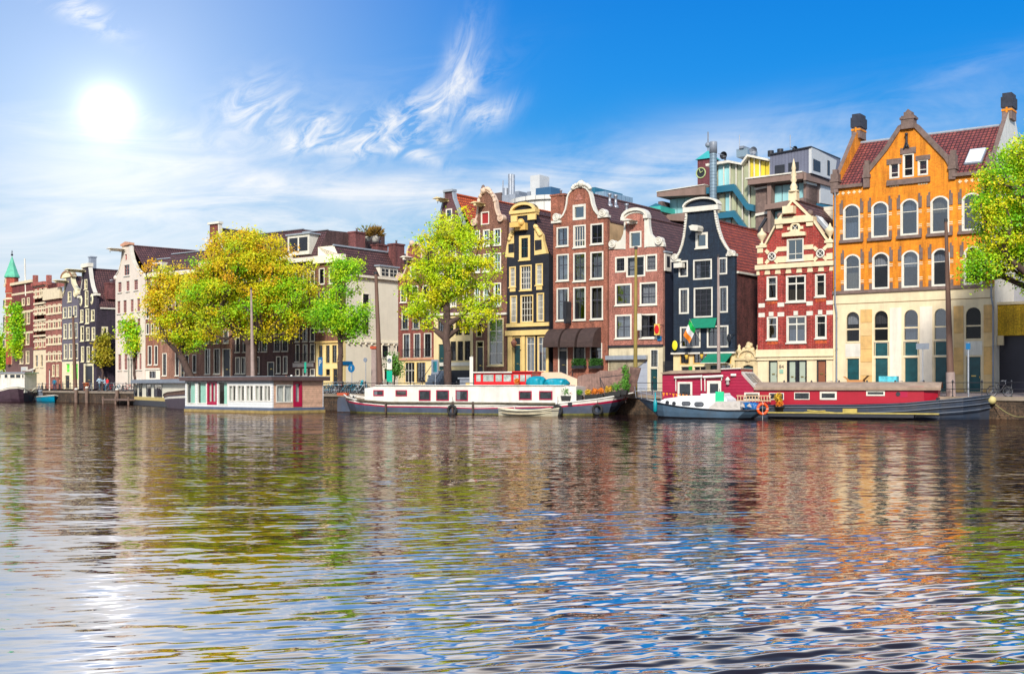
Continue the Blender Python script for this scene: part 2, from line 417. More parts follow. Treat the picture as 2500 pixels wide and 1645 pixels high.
        if leaf:
            q.prism([(x0, b), (x1, b), (x1, t2), (x0, t2)], 0.09, 0.14, m, holes=[[(x0 + .12, b + .25), (x1 - .12, b + .25), (x1 - .12, t2 - .12), (x0 + .12, t2 - .12)]])
            q.build('door_leaf', d); q = MB(); q.box(x0 + .11, x1 - .11, .11, .125, b + .24, t2 - .11, glassy); q.build('pane', d)
        else:
            q.box(x0, x1, 0.09, 0.14, b, t2, m)
            for zz in (0.12, 0.55): q.prism([(x0 + .1, b + (t2 - b) * zz), (x1 - .1, b + (t2 - b) * zz), (x1 - .1, b + (t2 - b) * (zz + .33)), (x0 + .1, b + (t2 - b) * (zz + .33))], 0.07, 0.088, m)
            q.build('door_leaf', d)
        if top:
            q = MB(); q.box(x0, x1, 0.07, 0.15, t2, t2 + 0.06, fm); q.box(x0, x1, 0.1, 0.115, t2 + .06, t, glass); q.build('fanlight', d)
        if handle:
            q = MB(); q.rod((x1 - 0.1, 0.03, b + 1.0), (x1 - 0.1, 0.03, b + 1.15), 0.02, MATS.get('brass') or plain('brass', (0.7, 0.5, 0.15), 0.3, 0.1, 4, metal=1), 6)
            q.box(x0 + (x1 - x0) * .35, x0 + (x1 - x0) * .65, .05, .088, b + 1.12, b + 1.2, MATS['brass']); q.build('handle', d)
        return d
    # -- solid parts
    def wall(s, pts, m, thick=0.38, name='wall', local=False, label=None):
        P = pts if local else s.P(pts)
        zs = [p[1] for p in P]; lo, hi = min(zs), max(zs)
        ctr = lambda H: (min(p[1] for p in H) + max(p[1] for p in H)) / 2
        use = [H for H in s.holes if lo < ctr(H) < hi]; s.holes = [H for H in s.holes if not lo < ctr(H) < hi]
        q = MB(); q.prism(P, 0.0, thick, m, holes=use)
        return q.build(name, s.root, label)
    def body(s, zl, zr, D, m, name='side_wall', a0=0.012, a1=None, mback=None, floors=None, y0=0.38):
        a1 = s.w - 0.012 if a1 is None else a1; q = MB()
        q.add([(a0, y0, 0), (a0, D, 0), (a0, D, zl), (a0, y0, zl)], [(0, 1, 2, 3)], m)
        q.add([(a1, y0, 0), (a1, D, 0), (a1, D, zr), (a1, y0, zr)], [(3, 2, 1, 0)], m)
        q.add([(a0, D, 0), (a1, D, 0), (a1, D, zr), (a0, D, zl)], [(0, 1, 2, 3)], m)
        z = 3.2
        top = min(zl, zr)
        while z < top + 0.5:      # storey floors keep the rooms dark
            q.add([(a0, y0 + .01, min(z, top)), (a1, y0 + .01, min(z, top)), (a1, D, min(z, top)), (a0, D, min(z, top))], [(0, 1, 2, 3)], interior); z += 3.1
        q.add([(a0 + .01, 3.2, 0), (a1 - .01, 3.2, 0), (a1 - .01, 3.2, top), (a0 + .01, 3.2, top)], [(0, 1, 2, 3)], interior)
        return q.build(name, s.root, fixn=False)
    def saddle(s, zl, zr, zt, D, m, at=None, a0=-0.05, a1=None, y0=0.3, name='roof', th=0.14, back=None, cap=None):
        a1 = s.w + 0.05 if a1 is None else a1; at = (a0 + a1) / 2 if at is None else at; q = MB()
        q.prism([(a0, zl), (at, zt), (a1, zr), (a1, zr - th), (at, zt - th * 1.4), (a0, zl - th)], y0, D, m)
        q.prism([(a0 + .1, zl - th), (at, zt - th * 1.5), (a1 - .1, zr - th)], D - 0.05, D, back or m)
        r = q.build(name, s.root)
        q = MB(); q.rod((at, y0, zt), (at, D, zt), 0.13, cap or m, 8); q.build('ridge_tiles', r)
        return r
    def slab(s, r, y0, y1, m, name, local=False, label=None, parent=None):
        a0, a1, z0, z1 = r if local else s.rect(*r); q = MB(); q.box(a0, a1, y0, y1, z0, z1, m); return q.build(name, parent or s.root, label)
    def band(s, r, m, name='stone_band', y0=-0.05, y1=-0.003, local=False):
        a0, a1, z0, z1 = r if local else s.rect(*r)
        if name in ('pale_bands', 'stone_blocks', 'stone_sills', 'white_blocks', 'orange_panels', 'capitals', 'name_plates'):      # single stones, each a part
            MB().box(a0, a1, y0, y1, z0, z1, m).build(name[:-1], s.root); return
        k = (name, m.name); s.bands.setdefault(k, (MB(), m))[0].box(a0, a1, y0, y1, z0, z1, m)
    def poly(s, pts, y0, y1, m, name, local=False, holes=(), parent=None, label=None):
        q = MB(); q.prism(pts if local else s.P(pts), y0, y1, m, holes=[h if local else s.P(h) for h in holes]); return q.build(name, parent or s.root, label)
    def trim(s, lines, w, m, name='gable_trim', y0=-0.1, y1=0.42, side=1, local=False):
        q = MB()
        for l in lines: q.strip(l if local else s.P(l), w, y0, y1, m, side)
        return q.build(name, s.root)
    def scroll(s, spots, r, m, name='scroll_ornament'):
        for x, y in spots:
            a, z = s.p(x, y); q = MB()
            q.rod((a, -0.2, z), (a, 0.35, z), r, m, 16); q.torus((a, -0.2, z), r * .85, r * .18, m); q.torus((a, -0.22, z), r * .42, r * .16, m); q.ball((a, -0.22, z), r * .2, m)
            q.build(name, s.root)
    def hoist(s, r, m, L_=0.9):
        a0, a1, z0, z1 = s.rect(*r); q = MB(); am = (a0 + a1) / 2
        q.box(a0, a1, -0.12, .02, z1 - .22, z1, m); q.prism([(a0 - .06, z1), (a1 + .06, z1), (am, z1 + .16)], -L_ - .1, .02, m)
        q.box(am - .12, am + .12, -L_, .02, z1 - .25, z1 - .004, m)
        q.rod((am, -L_ + .1, z1 - .5), (am, -L_ + .1, z1 - .2), .03, iron, 6); q.build('hoist_beam', s.root)
    def finish(s):
        for (n, _), (q, m) in s.bands.items(): q.build(n, s.root)
        s.bands = {}
def chimney(h, a, y, z0, z1, w, d, m, pots=2, cap=None):
    q = MB(); q.box(a - w / 2, a + w / 2, y - d / 2, y + d / 2, z0, z1, m); q.box(a - w / 2 - .08, a + w / 2 + .08, y - d / 2 - .08, y + d / 2 + .08, z1, z1 + .18, cap or m)
    c = q.build('chimney', h.root)
    for k in range(pots):
        q = MB(); x = a + (k - (pots - 1) / 2) * w * .5; q.lathe([(.1, 0), (.1, .35), (.14, .38), (.14, .45), (.09, .45)], (x, y, z1 + .18), steel, 8); q.build('chimney_pot', c)
    return c
br_orange = brick('orange_brick', (0.92, 0.31, 0.010), (0.86, 0.23, 0.008), (0.80, 0.33, 0.03), var=0.12, blotch=0.28)
br_red = brick('red_brick', (0.46, 0.04, 0.028), (0.34, 0.025, 0.02), (0.42, 0.17, 0.13), w=0.42, h=0.13, msize=0.013)
br_rust = brick('rust_brick', (0.42, 0.12, 0.065), (0.30, 0.075, 0.045), (0.40, 0.22, 0.15), var=0.4, blotch=0.4)
br_pink = brick('pink_brick', (0.48, 0.15, 0.10), (0.36, 0.10, 0.07), (0.55, 0.32, 0.25), var=0.4, blotch=0.3)
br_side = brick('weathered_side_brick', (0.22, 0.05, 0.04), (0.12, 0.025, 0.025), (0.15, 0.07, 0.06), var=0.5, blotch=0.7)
br_dark = brick('black_stained_brick', (0.010, 0.022, 0.045), (0.016, 0.034, 0.062), (0.006, 0.012, 0.024), w=0.3, h=0.1)
br_black = brick('tarred_brick', (0.012, 0.013, 0.022), (0.020, 0.022, 0.034), (0.006, 0.006, 0.012), w=0.3, h=0.1)
br_yellow = brick('yellow_glazed_brick', (0.85, 0.55, 0.02), (0.75, 0.42, 0.015), (0.5, 0.3, 0.03))
br_brown = brick('brown_brick', (0.26, 0.10, 0.06), (0.17, 0.06, 0.04), (0.3, 0.18, 0.12), var=0.45, blotch=0.4)
t_brown = rooftile('brown_pantiles', (0.16, 0.065, 0.06), (0.10, 0.04, 0.042), (0.02, 0.01, 0.012))
t_red = rooftile('red_pantiles', (0.46, 0.075, 0.03), (0.30, 0.045, 0.025), (0.07, 0.012, 0.01))
t_redx = rooftile('maroon_tiles', (0.32, 0.075, 0.06), (0.20, 0.045, 0.045), (0.03, 0.01, 0.01), axis='x', w=.3, h=.25)
t_orange = rooftile('orange_pantiles', (0.75, 0.14, 0.02), (0.60, 0.09, 0.02), (0.16, 0.02, 0.01))
stone = plain('brown_sandstone', (0.20, 0.135, 0.115), 0.8, 0.4, 3, bump=0.5, stain=0.4)
sandst = plain('tan_stone', (0.74, 0.45, 0.16), 0.7, 0.28, 0.9, stain=0.35)
greystone = plain('grey_plinth_stone', (0.30, 0.26, 0.25), 0.8, 0.25, 2)
brass = plain('brass', (0.7, 0.5, 0.15), 0.3, 0.1, 4, metal=1)

# ============ orange brick building ============
h = House('gabled_building', 'big orange brick building with stepped centre gable, maroon roof and beige ground floor', 'building', MAIN, 2034, 2425, c7)
W = h.w; c = h.c
zg = h.p(1250, 800)[1]
UP = dict(fm=white, cols=1, rows=(0.66,), fw=0.12, arch=0.42, sill=False, cur=0)
h.c = c7
xs3 = [(203, 348), (443, 590), (690, 843), (945, 1105), (1212, 1380)]
ws = h.row(xs3, 992, 1305, 767, **{**UP, 'cur': [0, 2, 2, 0, 0]})
r3 = (h.p(767, 992)[1], h.p(767, 1305)[1])
h.c = c8
xs2 = [(212, 352), (450, 597), (700, 850), (955, 1110), (1228, 1388)]
h.row(xs2, 38, 358, 770, **{**UP, 'cur': [0, 2, 2, 2, 1]})
r2 = (h.p(770, 38)[1], h.p(770, 358)[1])
h.c = c7
for r in ((597, 690, 682, 822), (710, 610, 805, 810), (838, 660, 925, 795)): h.win(r, cols=1, rows=(0.35,), fw=0.1, cur=0, sill=False)
zb = h.p(770, (370 + 400 * 3.48))[1]        # foot of the brick storeys
zsplit = zb
gab = [(430, 770), (475, 715), (585, 580), (700, 400), (757, 372), (812, 392), (935, 520), (1070, 660), (1103, 720)]
G = [(h.p(x, y)) for x, y in gab]
wallp = [(0, zb), (W, zb), (W, zg), (G[-1][0], zg)] + [g for g in reversed(G)] + [(G[0][0], zg), (0, zg)]
h.wall(wallp, br_orange, local=True)
for (xs, (zt, zbm), cc) in ((xs3, r3, c7), (xs2, r2, c8)):
    h.c = cc
    for x0, x1 in xs:
        a0 = h.p(x0, 1000 if cc is c7 else 200)[0]; a1 = h.p(x1, 1000 if cc is c7 else 200)[0]
        for a, sg in ((a0, -1), (a1, 1)):
            e0, e1 = (a - .26, a - .01) if sg < 0 else (a + .01, a + .26)
            h.band((e0, e1, zt - .75, zt + .12), stone, 'stone_blocks', local=True, y0=-.06)
            i0, i1 = (a - .12, a + .12) if sg < 0 else (a - .12, a + .12)
            h.band((e0 + (.12 if sg < 0 else -.0), e1 + (0 if sg < 0 else -.12), zt + .1, zt + .35), stone, 'stone_blocks', local=True, y0=-.057)
            for zz in (zt - 1.0, zt - 1.14, zbm + .75, zbm + .61):
                h.band((e0, e1, zz, zz + .06), pale, 'pale_bands', local=True, y0=-.03)
            h.band((e0 + .04, e1 - .0, zbm + .02, zbm + .5), stone, 'stone_blocks', local=True, y0=-.05)
        if cc is c7: h.band((a0 - .26, a1 + .26, zbm - .22, zbm - .0), stone, 'stone_sills', local=True, y0=-.2)
h.c = c7
# gable trio: lintels, sill, pale tile panels
for r in ((575, 655, 700, 700), (690, 560, 822, 612), (822, 625, 945, 665)): h.band(r, stone, 'stone_blocks', y0=-.07)
h.band((578, 822, 945, 868), stone, 'stone_sills', y0=-.17)
for x0, x1 in ((597, 680), (712, 805), (838, 925)):
    a0 = h.p(x0, 850)[0]; a1 = h.p(x1, 850)[0]; z = h.p((x0 + x1) / 2, 872)[1] + (.18 if x0 > 700 else 0)
    for k in range(4): h.band((a0 + (a1 - a0) * k / 4 + .03, a0 + (a1 - a0) * (k + 1) / 4 - .03, z - .18, z - .06), pale, 'pale_bands', local=True, y0=-.03)
# frieze of pale tiles under the gutter
for k in range(26):
    a = .25 + k * (W - .5) / 26
    if G[0][0] - .6 < a < G[-1][0] + .3: continue
    h.band((a, a + .26, zg - .42, zg - .32), pale, 'pale_bands', local=True, y0=-.03); h.band((a + .08, a + .16, zg - .5, zg - .24), pale, 'pale_bands', local=True, y0=-.036)
# gable coping, kneelers and finial
q = MB(); q.strip(G[:5], .34, -.14, .42, stone, 1); q.strip(G[4:], .34, -.14, .42, stone, 1)
for x, y0_, y1_, w in ((407, 670, 900, 42), (1135, 580, 830, 52)):
    a, z1 = h.p(x, y0_); _, z0 = h.p(x, y1_)
    q.box(a - .24, a + .24, -.2, .45, z0, z1 - .35, stone); q.box(a - .3, a + .3, -.26, .5, z0 + .75, z0 + 1.0, stone); q.box(a - .17, a + .17, -.1, .35, z1 - .35, z1, stone)
a, z0 = h.p(757, 385)
_, z1 = h.p(757, 290); _, z2 = h.p(757, 232)
q.box(a - .48, a + .48, -.25, .5, z0 - .15, z1, stone); q.box(a - .58, a + .58, -.3, .55, z1 - .28, z1 - .12, stone); q.box(a - .3, a + .3, -.18, .4, z1, z1 + .28, stone); q.prism([(a - .22, z1 + .28), (a + .22, z1 + .28), (a, z2)], -.1, .3, stone)
q.build('gable_coping', h.root)
# iron figure under the finial
a, z = h.p(748, 500); q = MB(); q.rod((a, -.15, z - .5), (a, -.15, z + .35), .09, iron, 6); q.ball((a, -.2, z + .45), .13, iron); q.path([(a - .2, -.15, z - .6), (a, -.2, z - .1), (a + .16, -.15, z - .55)], .07, iron); q.build('wall_ornament', h.root)
# gutters
for x0, x1 in ((-.05, G[0][0] - .55), (G[-1][0] + .3, W + .05)): MB().box(x0, x1, -.25, .1, zg, zg + .26, stone).build('gutter', h.root)
# main roof (ridge along the street) and gable roof
yr = 5.2; zr = 22.15 - GZ
q = MB(); q.add([(.35, .1, zg + .2), (W - .35, .1, zg + .2), (W - .35, yr, zr), (.35, yr, zr)], [(0, 1, 2, 3)], t_redx); q.add([(.35, yr, zr), (W - .35, yr, zr), (W - .35, 10.5, zg + .2), (.35, 10.5, zg + .2)], [(0, 1, 2, 3)], t_redx)
rf = q.build('roof', h.root)
q = MB(); q.rod((.35, yr, zr), (W - .35, yr, zr), .13, lead, 8); q.build('ridge_tiles', rf)
gc = (G[4][0]); q = MB(); q.prism([(G[0][0] + .2, zg + .2), (G[-1][0] - .2, zg + .2), (gc, G[4][1] - .1)], .3, 4.4, t_redx); q.build('gable_roof', h.root)
# roof window at right
sl = (zr - zg - .2) / (yr - .1)
q = MB(); a0, _ = h.p(1262, 700, 2.0); a1, _ = h.p(1412, 620, 2.0)
def rp(a, y, up): return (a, y - .2 * up, zg + .2 + (y - .1) * sl + .25 * up)
for up, m_, i in ((.4, greyblue, 0), (.62, plain('sky_glass', (0.75, 0.8, 0.85), 0.15, 0.05, 1), .08)):
    vs = [rp(a0 + i, 1.0 + i, 0), rp(a1 - i, 1.0 + i, 0), rp(a1 - i, 2.6 - i, 0), rp(a0 + i, 2.6 - i, 0), rp(a0 + i, 1.0 + i, up), rp(a1 - i, 1.0 + i, up), rp(a1 - i, 2.6 - i, up), rp(a0 + i, 2.6 - i, up)]
    q.add(vs, [(0, 1, 5, 4), (1, 2, 6, 5), (2, 3, 7, 6), (3, 0, 4, 7), (4, 5, 6, 7)], m_)
q.build('roof_window', h.root)
# party walls with coping and the two corner chimneys
for a, sg, nm in ((.17, 1, 'left'), (W - .17, -1, 'right')):
    q = MB()
    prof = [(.05, 0), (10.6, 0), (10.6, zg + .5), (yr + 1.0, zr + .75), (yr - .9, zr + .75), (-.02, zg + .75)]
    vs = [(a - .17, y, z) for y, z in prof] + [(a + .17, y, z) for y, z in prof]; n = len(prof)
    q.add(vs, [tuple(range(n)), tuple(range(n, 2 * n))[::-1]], white if sg < 0 else br_orange)
    for i in range(n): q.add(vs, [(i, (i + 1) % n, n + (i + 1) % n, n + i)], br_orange if i in (5,) else stone)
    q.build('party_wall', h.root)
    q = MB(); z0 = zr + .3; z1 = 24.45 - GZ
    q.box(a - .36, a + .36, yr - .7, yr + .7, z0, z1 - .5, stone); q.box(a - .39, a + .39, yr - .74, yr + .74, z0 + .62, z0 + .76, br_orange); q.box(a - .07, a + .07, yr - .75, yr + .75, z0 + .3, z0 + 1.1, br_orange)
    q.box(a - .42, a + .42, yr - .77, yr + .77, z0 + .9, z1 - .3, plain('sooty_stone', (.03, .035, .055), .8, .4, 3)); q.box(a - .34, a + .34, yr - .66, yr + .66, z1 - .3, z1, MATS['sooty_stone']); q.build('chimney', h.root)
    q = MB(); q.box(a - .3, a + .3, -.22, .4, zg - .3, zg + 1.2, stone); q.box(a - .36, a + .36, -.28, .46, zg + .55, zg + .7, stone); q.box(a - .18, a + .18, -.12, .3, zg + 1.2, zg + 1.55, stone); q.build('corner_pinnacle', h.root)
# lower storeys
h.c = c8
zt0 = h.p(770, 385)[1]
xs1 = [(225, 348), (463, 592), (715, 847), (972, 1095), (1238, 1383)]
ztop = h.p(780, 535)[1]; zgl = h.p(780, 812)[1]; zbar = h.p(780, 940)[1]
AW = (h.p(592, 700)[0] - h.p(463, 700)[0]) / 2
for i, (x0, x1) in enumerate(xs1):
    a0 = h.p(x0, 700)[0]; a1 = h.p(x1, 700)[0]
    h.win((a0, a1, zgl, ztop), local=True, cols=1, rows=(0.42,), fw=.07, arch=9, sill=False, cur=[2, 0, 0, 0, 0][i], bar=.07, fm=pale)
    teal = MATS.get('teal_panel') or plain('teal_panel', (0.01, 0.075, 0.085), .25, .35, 1.5)
    if i in (1, 2, 3):
        h.slab((a0 + .07, a1 - .07, zbar + .08, zgl - .05), .10, .14, teal, 'infill_panel', local=True); h.holes.append([(a0, zbar + .05), (a1, zbar + .05), (a1, zgl - .01), (a0, zgl - .01)])
        h.slab((a0, a1, zgl - .06, zgl + .0), .02, .2, white, 'transom', local=True); h.slab((a0, a1, zbar - .0, zbar + .08), .02, .2, white, 'transom', local=True)
    h.door((a0, a1, 0, zbar - .02), teal, pale, .07, local=True, label=None, handle=(i == 4))
    if i in (0, 4): h.slab((a0 - .02, a1 + .02, zbar + .03, zgl - .08), -.02, .1, white, 'white_panel', local=True)
h.wall([(0, 0.0), (W, 0), (W, zb - .002), (0, zb - .002)], pale, local=True, name='ground_floor_wall')
h.band((-.02, W + .02, zb - .12, zb + .12), stone, 'stone_sills', local=True, y0=-.14)
zc = h.p(780, 470)[1]; h.band((0, W, zc - .03, zc + .03), plain('joint_line', (.3, .2, .1)), 'joint_lines', local=True, y0=-.02)
zc2 = h.p(780, 520)[1]
for x0, x1 in ((350, 452), (1140, 1228), (1395, 1480)):
    a0 = h.p(x0, 700)[0]; a1 = min(h.p(x1, 700)[0], W - .02)
    q = MB(); nb = 6
    for k in range(nb): q.box(a0 + .03, a1 - .03, -.06 - .004 * (k % 2), -.003, .25 + (zc2 - .3) * k / nb + .01, .25 + (zc2 - .3) * (k + 1) / nb - .01, [sandst, plain('tan_stone_light', (.76, .52, .24), .7, .2, 1)][(k * 7 + x0) % 3 == 0])
    q.box(a0, a1, -.1, -.003, 0, .25, sandst); q.build('pilaster', h.root)
for x0, x1 in ((600, 700), (855, 962)):
    a0 = h.p(x0, 700)[0]; a1 = h.p(x1, 700)[0]; h.slab((a0, a1, 0, zc2), -.04, -.003, plain('white_stone', (.86, .76, .62), .6, .1, 1, stain=.25), 'pilaster', local=True)
# drainpipes
for a in (.22, W - .1):
    q = MB(); q.path([(a, -.16, zg + .1), (a, -.16, zb - .8), (a + .14, -.2, zb - 1.6), (a + .14, -.2, 0.05)], .065, greyblue, 8)
    for z in np.arange(1, zg, 2.4): q.torus((a + (.14 if z < zb - 1.2 else 0), -.18, z), .09, .02, greyblue, 'z', 8, 4)
    q.build('drainpipe', h.root)
h.body(zg, zg, 10.5, white, a0=.34, a1=W - .34)
h.finish()
H_ORANGE = h

# ============ narrow red house with white stone, number 84 ============
h = House('gabled_house', 'narrow bright red brick house with white stone blocks, pointed white finial and number 84', 'house', MAIN, 1849.5, 2033, c5); W = h.w
zc0 = h.p(1450, 1290)[1]; zatt = h.p(1450, 1080)[1]
F_ = dict(fm=white, fw=.12, cur=0, sill=True)
h.win((1370, 1015, 1535, 1232), cols=2, rows=(.3,), fw=.1, sill=True, cur=0, pane=glass_blue)
h.c = c6
for r in ((1235, -22, 1345, 218), (1735, -48, 1845, 190), (1238, 395, 1350, 635), (1737, 375, 1855, 620)): h.win(r, cols=1, rows=(.68,), **F_)
for r in ((1435, -33, 1640, 245), (1440, 385, 1645, 665)): h.win(r, cols=2, rows=(.72,), bar=.08, **F_)
zf = h.p(1540, 770)[1]
for r, l in (((1245, 838, 1358, 1135), 0), ((1740, 826, 1862, 1135), 0)): h.door(r, iron, pale, .08, glassy=[plain('frosted_pane', (.42, .48, .38), .2, .1, 1), plain('copper_pane', (.28, .10, .05), .2, .2, 1)][r[0] > 1500])
a0, a1, z0, z1 = h.rect(1445, 832, 1650, 1135); am = (a0 + a1) / 2
h.door((a0, am, 0, z1), iron, iron, .06, local=True, glassy=MATS['frosted_pane']); h.door((am + .005, a1, 0, z1), iron, iron, .06, local=True, glassy=MATS['frosted_pane'])
h.wall([(0, 0), (W, 0), (W, zf), (0, zf)], pale, local=True, name='ground_floor_wall')
h.c = c5
xl, xr = h.p(1282, 900)[0], h.p(1618, 900)[0]; ztw = h.p(1450, 850)[1]
L0 = h.p(1165, 1098); L1 = h.p(1282, 885); R1 = h.p(1618, 860); R0 = h.p(1755, 1058); zatt = (L0[1] + R0[1]) / 2
h.wall([(0, zf + .002), (W, zf + .002), (W, zatt), (R0[0], zatt), (xr + .02, R1[1]), (xr, ztw), (xl, ztw), (xl - .02, L1[1]), (L0[0], zatt), (0, zatt)], br_red, local=True)
h.trim([[(L0[0] - .1, zatt + .05), (xl - .05, L1[1] + .15)]], .14, pale, local=True, y0=-.09, side=1)
h.trim([[(xr + .05, R1[1] + .15), (R0[0] + .1, zatt + .05)]], .14, pale, local=True, y0=-.09, side=1)
# attic cornices, blocks
zA, zB = h.p(1450, 1255)[1], h.p(1450, 1300)[1]
h.slab((-.12, W + .12, zB, zA), -.28, -.003, pale, 'cornice', local=True); h.slab((-.05, W + .05, zB - .42, zB - .002), -.1, -.004, pale, 'cornice', local=True)
for k in range(7):
    a = W * (k + .5) / 7; h.poly([(a - .26, zB - .02), (a + .26, zB - .02), (a + .18, zB - .5), (a - .18, zB - .5)], -.13, -.105, br_red, 'brick_panel', local=True)
z = zatt
for x0, x1 in ((0, .5), (W - .5, W), (xl - .1, h.p(1370, 1100)[0]), (h.p(1538, 1100)[0], xr + .1)):
    h.band((x0, x1, z - .42, z - .05), pale, 'white_blocks', local=True, y0=-.07)
    h.band((x0, x1, zA + .12, zA + .62), pale, 'white_blocks', local=True, y0=-.07)
h.slab((-.08, L0[0] + .1, zatt - .02, zatt + .18), -.14, .4, pale, 'coping', local=True); h.slab((R0[0] - .1, W + .08, zatt - .02, zatt + .18), -.14, .4, pale, 'coping', local=True)
# round windows with white cross stones
def oculus(x, y, r):
    a, z = h.p(x, y); q = MB()
    for sg in ((1, 1), (1, -1), (-1, 1), (-1, -1)): q.prism([(a + sg[0] * r * .6, z + sg[1] * r * 1.3), (a + sg[0] * r * 1.3, z + sg[1] * r * .6), (a + sg[0] * r * 2.1, z + sg[1] * r * 1.5), (a + sg[0] * r * 1.5, z + sg[1] * r * 2.1)], -.09, -.003, pale)
    q.torus((a, -.05, z), r, .07, white); q.rod((a, -.06, z), (a, -.02, z), r, iron, 18)
    for t in (.785, 2.356): q.rod((a - r * math.cos(t), -.08, z - r * math.sin(t)), (a + r * math.cos(t), -.08, z + r * math.sin(t)), .03, white, 6)
    q.build('round_window', h.root)
oculus(1225, 1190, .3); oculus(1700, 1160, .3)
a, z = h.p(1455, 912); q = MB(); q.torus((a, -.08, z), .36, .11, pale); q.rod((a, -.08, z), (a, -.02, z), .33, iron, 18)
for t in (.785, 2.356): q.rod((a - .33 * math.cos(t), -.1, z - .33 * math.sin(t)), (a + .33 * math.cos(t), -.1, z + .33 * math.sin(t)), .03, white, 6)
for dx, dz in ((-.55, 0), (.55, 0), (0, .55)): q.box(a + dx - .12, a + dx + .12, -.1, -.003, z + dz - .12, z + dz + .12, pale)
q.build('round_window', h.root)
h.poly([(1335, 1000), (1560, 985), (1560, 950), (1505, 945), (1455, 925), (1400, 955), (1335, 968)], -.3, -.003, pale, 'window_pediment')
# pediment over the central bay
zp0 = h.p(1450, 862)[1]; zp1 = h.p(1450, 812)[1]; apex = h.p(1432, 625)
h.slab((xl - .18, xr + .18, zp0, zp1), -.25, .5, pale, 'pediment_cornice', local=True); h.slab((xl - .1, xl + .45, zp0 - .35, zp0 - .002), -.15, -.003, pale, 'corbel', local=True); h.slab((xr - .45, xr + .1, zp0 - .35, zp0 - .002), -.15, -.003, pale, 'corbel', local=True)
b0, b1 = (xl + .05, zp1 + .002), (xr - .05, zp1 + .002)
h.poly([b0, b1, apex], -.02, .4, br_red, 'pediment', local=True)
ctr = (apex[0], zp1 + (apex[1] - zp1) * .36); sh = lambda p, k: (ctr[0] + (p[0] - ctr[0]) * k, ctr[1] + (p[1] - ctr[1]) * k)
h.poly([b0, b1, apex], -.16, -.022, pale, 'pediment_frame', local=True, holes=()) if False else None
q = MB(); q.prism([sh(b0, 1.04), sh(b1, 1.04), sh(apex, 1.04)], -.16, -.022, pale, holes=[[sh(b0, .76), sh(b1, .76), sh(apex, .76)]]); q.build('pediment_frame', h.root)
a, z = h.p(1405, 740); h.slab((a - .4, a + .5, z - .3, z + .3), -.7, -.02, pale, 'hoist_housing', local=True)
a, z = apex; q = MB(); q.box(a - .34, a + .34, -.15, .45, z - .15, z + .55, pale); q.lathe([(.42, .55), (.42, .68), (.22, .7), (.32, .95), (.2, 1.2), (.14, 1.3), (.27, 1.5), (.18, 1.75), (.24, 1.95), (.14, 2.3), (.19, 2.45), (.08, 3.0), (.0, 3.3)], (a, .1, z), pale, 12); q.build('finial', h.root)
for x, y in ((1120, 1085), (1788, 1042)):
    a, z = h.p(x, y); q = MB(); q.lathe([(.22, 0), (.22, .15), (.08, .25), (.1, .4), (.36, .75), (.4, .95), (.3, 1.05), (.12, 1.2), (.05, 1.45)], (a, .1, z), pale, 12); q.build('urn', h.root)
for x, y in ((1297, 790), (1592, 762)):
    a, z = h.p(x, y); q = MB(); q.ball((a, .1, z), .27, stone, seg=10); q.box(a - .15, a + .15, 0, .3, z - .4, z - .2, stone); q.build('stone_ball', h.root)
# blocks across the storeys
h.c = c6
for y0_, y1_ in ((245, 288), (345, 390)):
    z1_ = h.p(1540, y0_ - 3)[1]; z0_ = h.p(1540, y1_ - 3)[1]
    for x0, x1 in ((1155, 1218), (1352, 1418), (1650, 1714), (1856, 1921)):
        h.band((h.p(x0, 300)[0], h.p(x1, 300)[0], z0_, z1_), white, 'white_blocks', local=True, y0=-.09)
for x0, x1 in ((1262, 1308), (1518, 1560), (1770, 1812)):
    h.band((h.p(x0, 300)[0], h.p(x1, 300)[0], h.p(1540, 380)[1], h.p(1540, 335)[1]), white, 'white_blocks', local=True, y0=-.11)
br_or2 = brick('orange_panel_brick', (.75, .13, .03), (.6, .09, .03), (.4, .1, .03))
for r in ((1236, 232, 1345, 262), (1738, 205, 1850, 240), (1240, 645, 1350, 680), (1738, 632, 1855, 670)): h.band(r, br_or2, 'orange_panels', y0=-.02)
for x0, x1 in ((1155, 1218), (1352, 1418), (1650, 1714), (1856, 1921)): h.slab((h.p(x0, 300)[0] + .03, h.p(x1, 300)[0] - .03, zf + .3, zB - .45), -.07, -.002, br_red, 'brick_pier', local=True)
h.slab((-.1, W + .1, zf - .55, zf + .32), -.12, -.003, pale, 'cornice', local=True); h.slab((-.14, W + .14, zf - .28, zf - .2), -.24, -.121, pale, 'cornice', local=True)
a, z = h.p(1388, 958); h.slab((a - .17, a + .17, z - .17, z + .17), -.04, -.003, plain('pale_green_plate', (.3, .5, .36)), 'plate', local=True)
h.c = c5
zt = h.sd(W / 2, 1515, 655)[1]; h.saddle(zatt - .1, zatt - .1, max(zt, apex[1] - .2) if zt < apex[1] + 1 else apex[1], 11, t_brown, back=br_side, y0=.42, a1=W)
q = MB(); sl_ = (apex[1] - zatt) / (W / 2)
q.box(0, 1, 0, 1, 0, 1, greyblue); q = MB()
for k, (m_, o) in enumerate(((lead, 0.0), (plain('sky_glass'), .09))):
    vs = []
    for (yy, t) in ((1.2 + o, .25 + o * .3), (2.3 - o, .25 + o * .3), (2.3 - o, .62 - o * .3), (1.2 + o, .62 - o * .3)):
        a = W - (W / 2) * t; zz = zatt + (apex[1] - zatt) * t; vs.append((a, yy, zz - .1))
    vs += [(v[0] + .12 + k * .03, v[1], v[2] + .22 + k * .03) for v in vs]
    q.add(vs, [(0, 1, 5, 4), (1, 2, 6, 5), (2, 3, 7, 6), (3, 0, 4, 7), (4, 5, 6, 7)], m_)
q.build('roof_window', h.root)
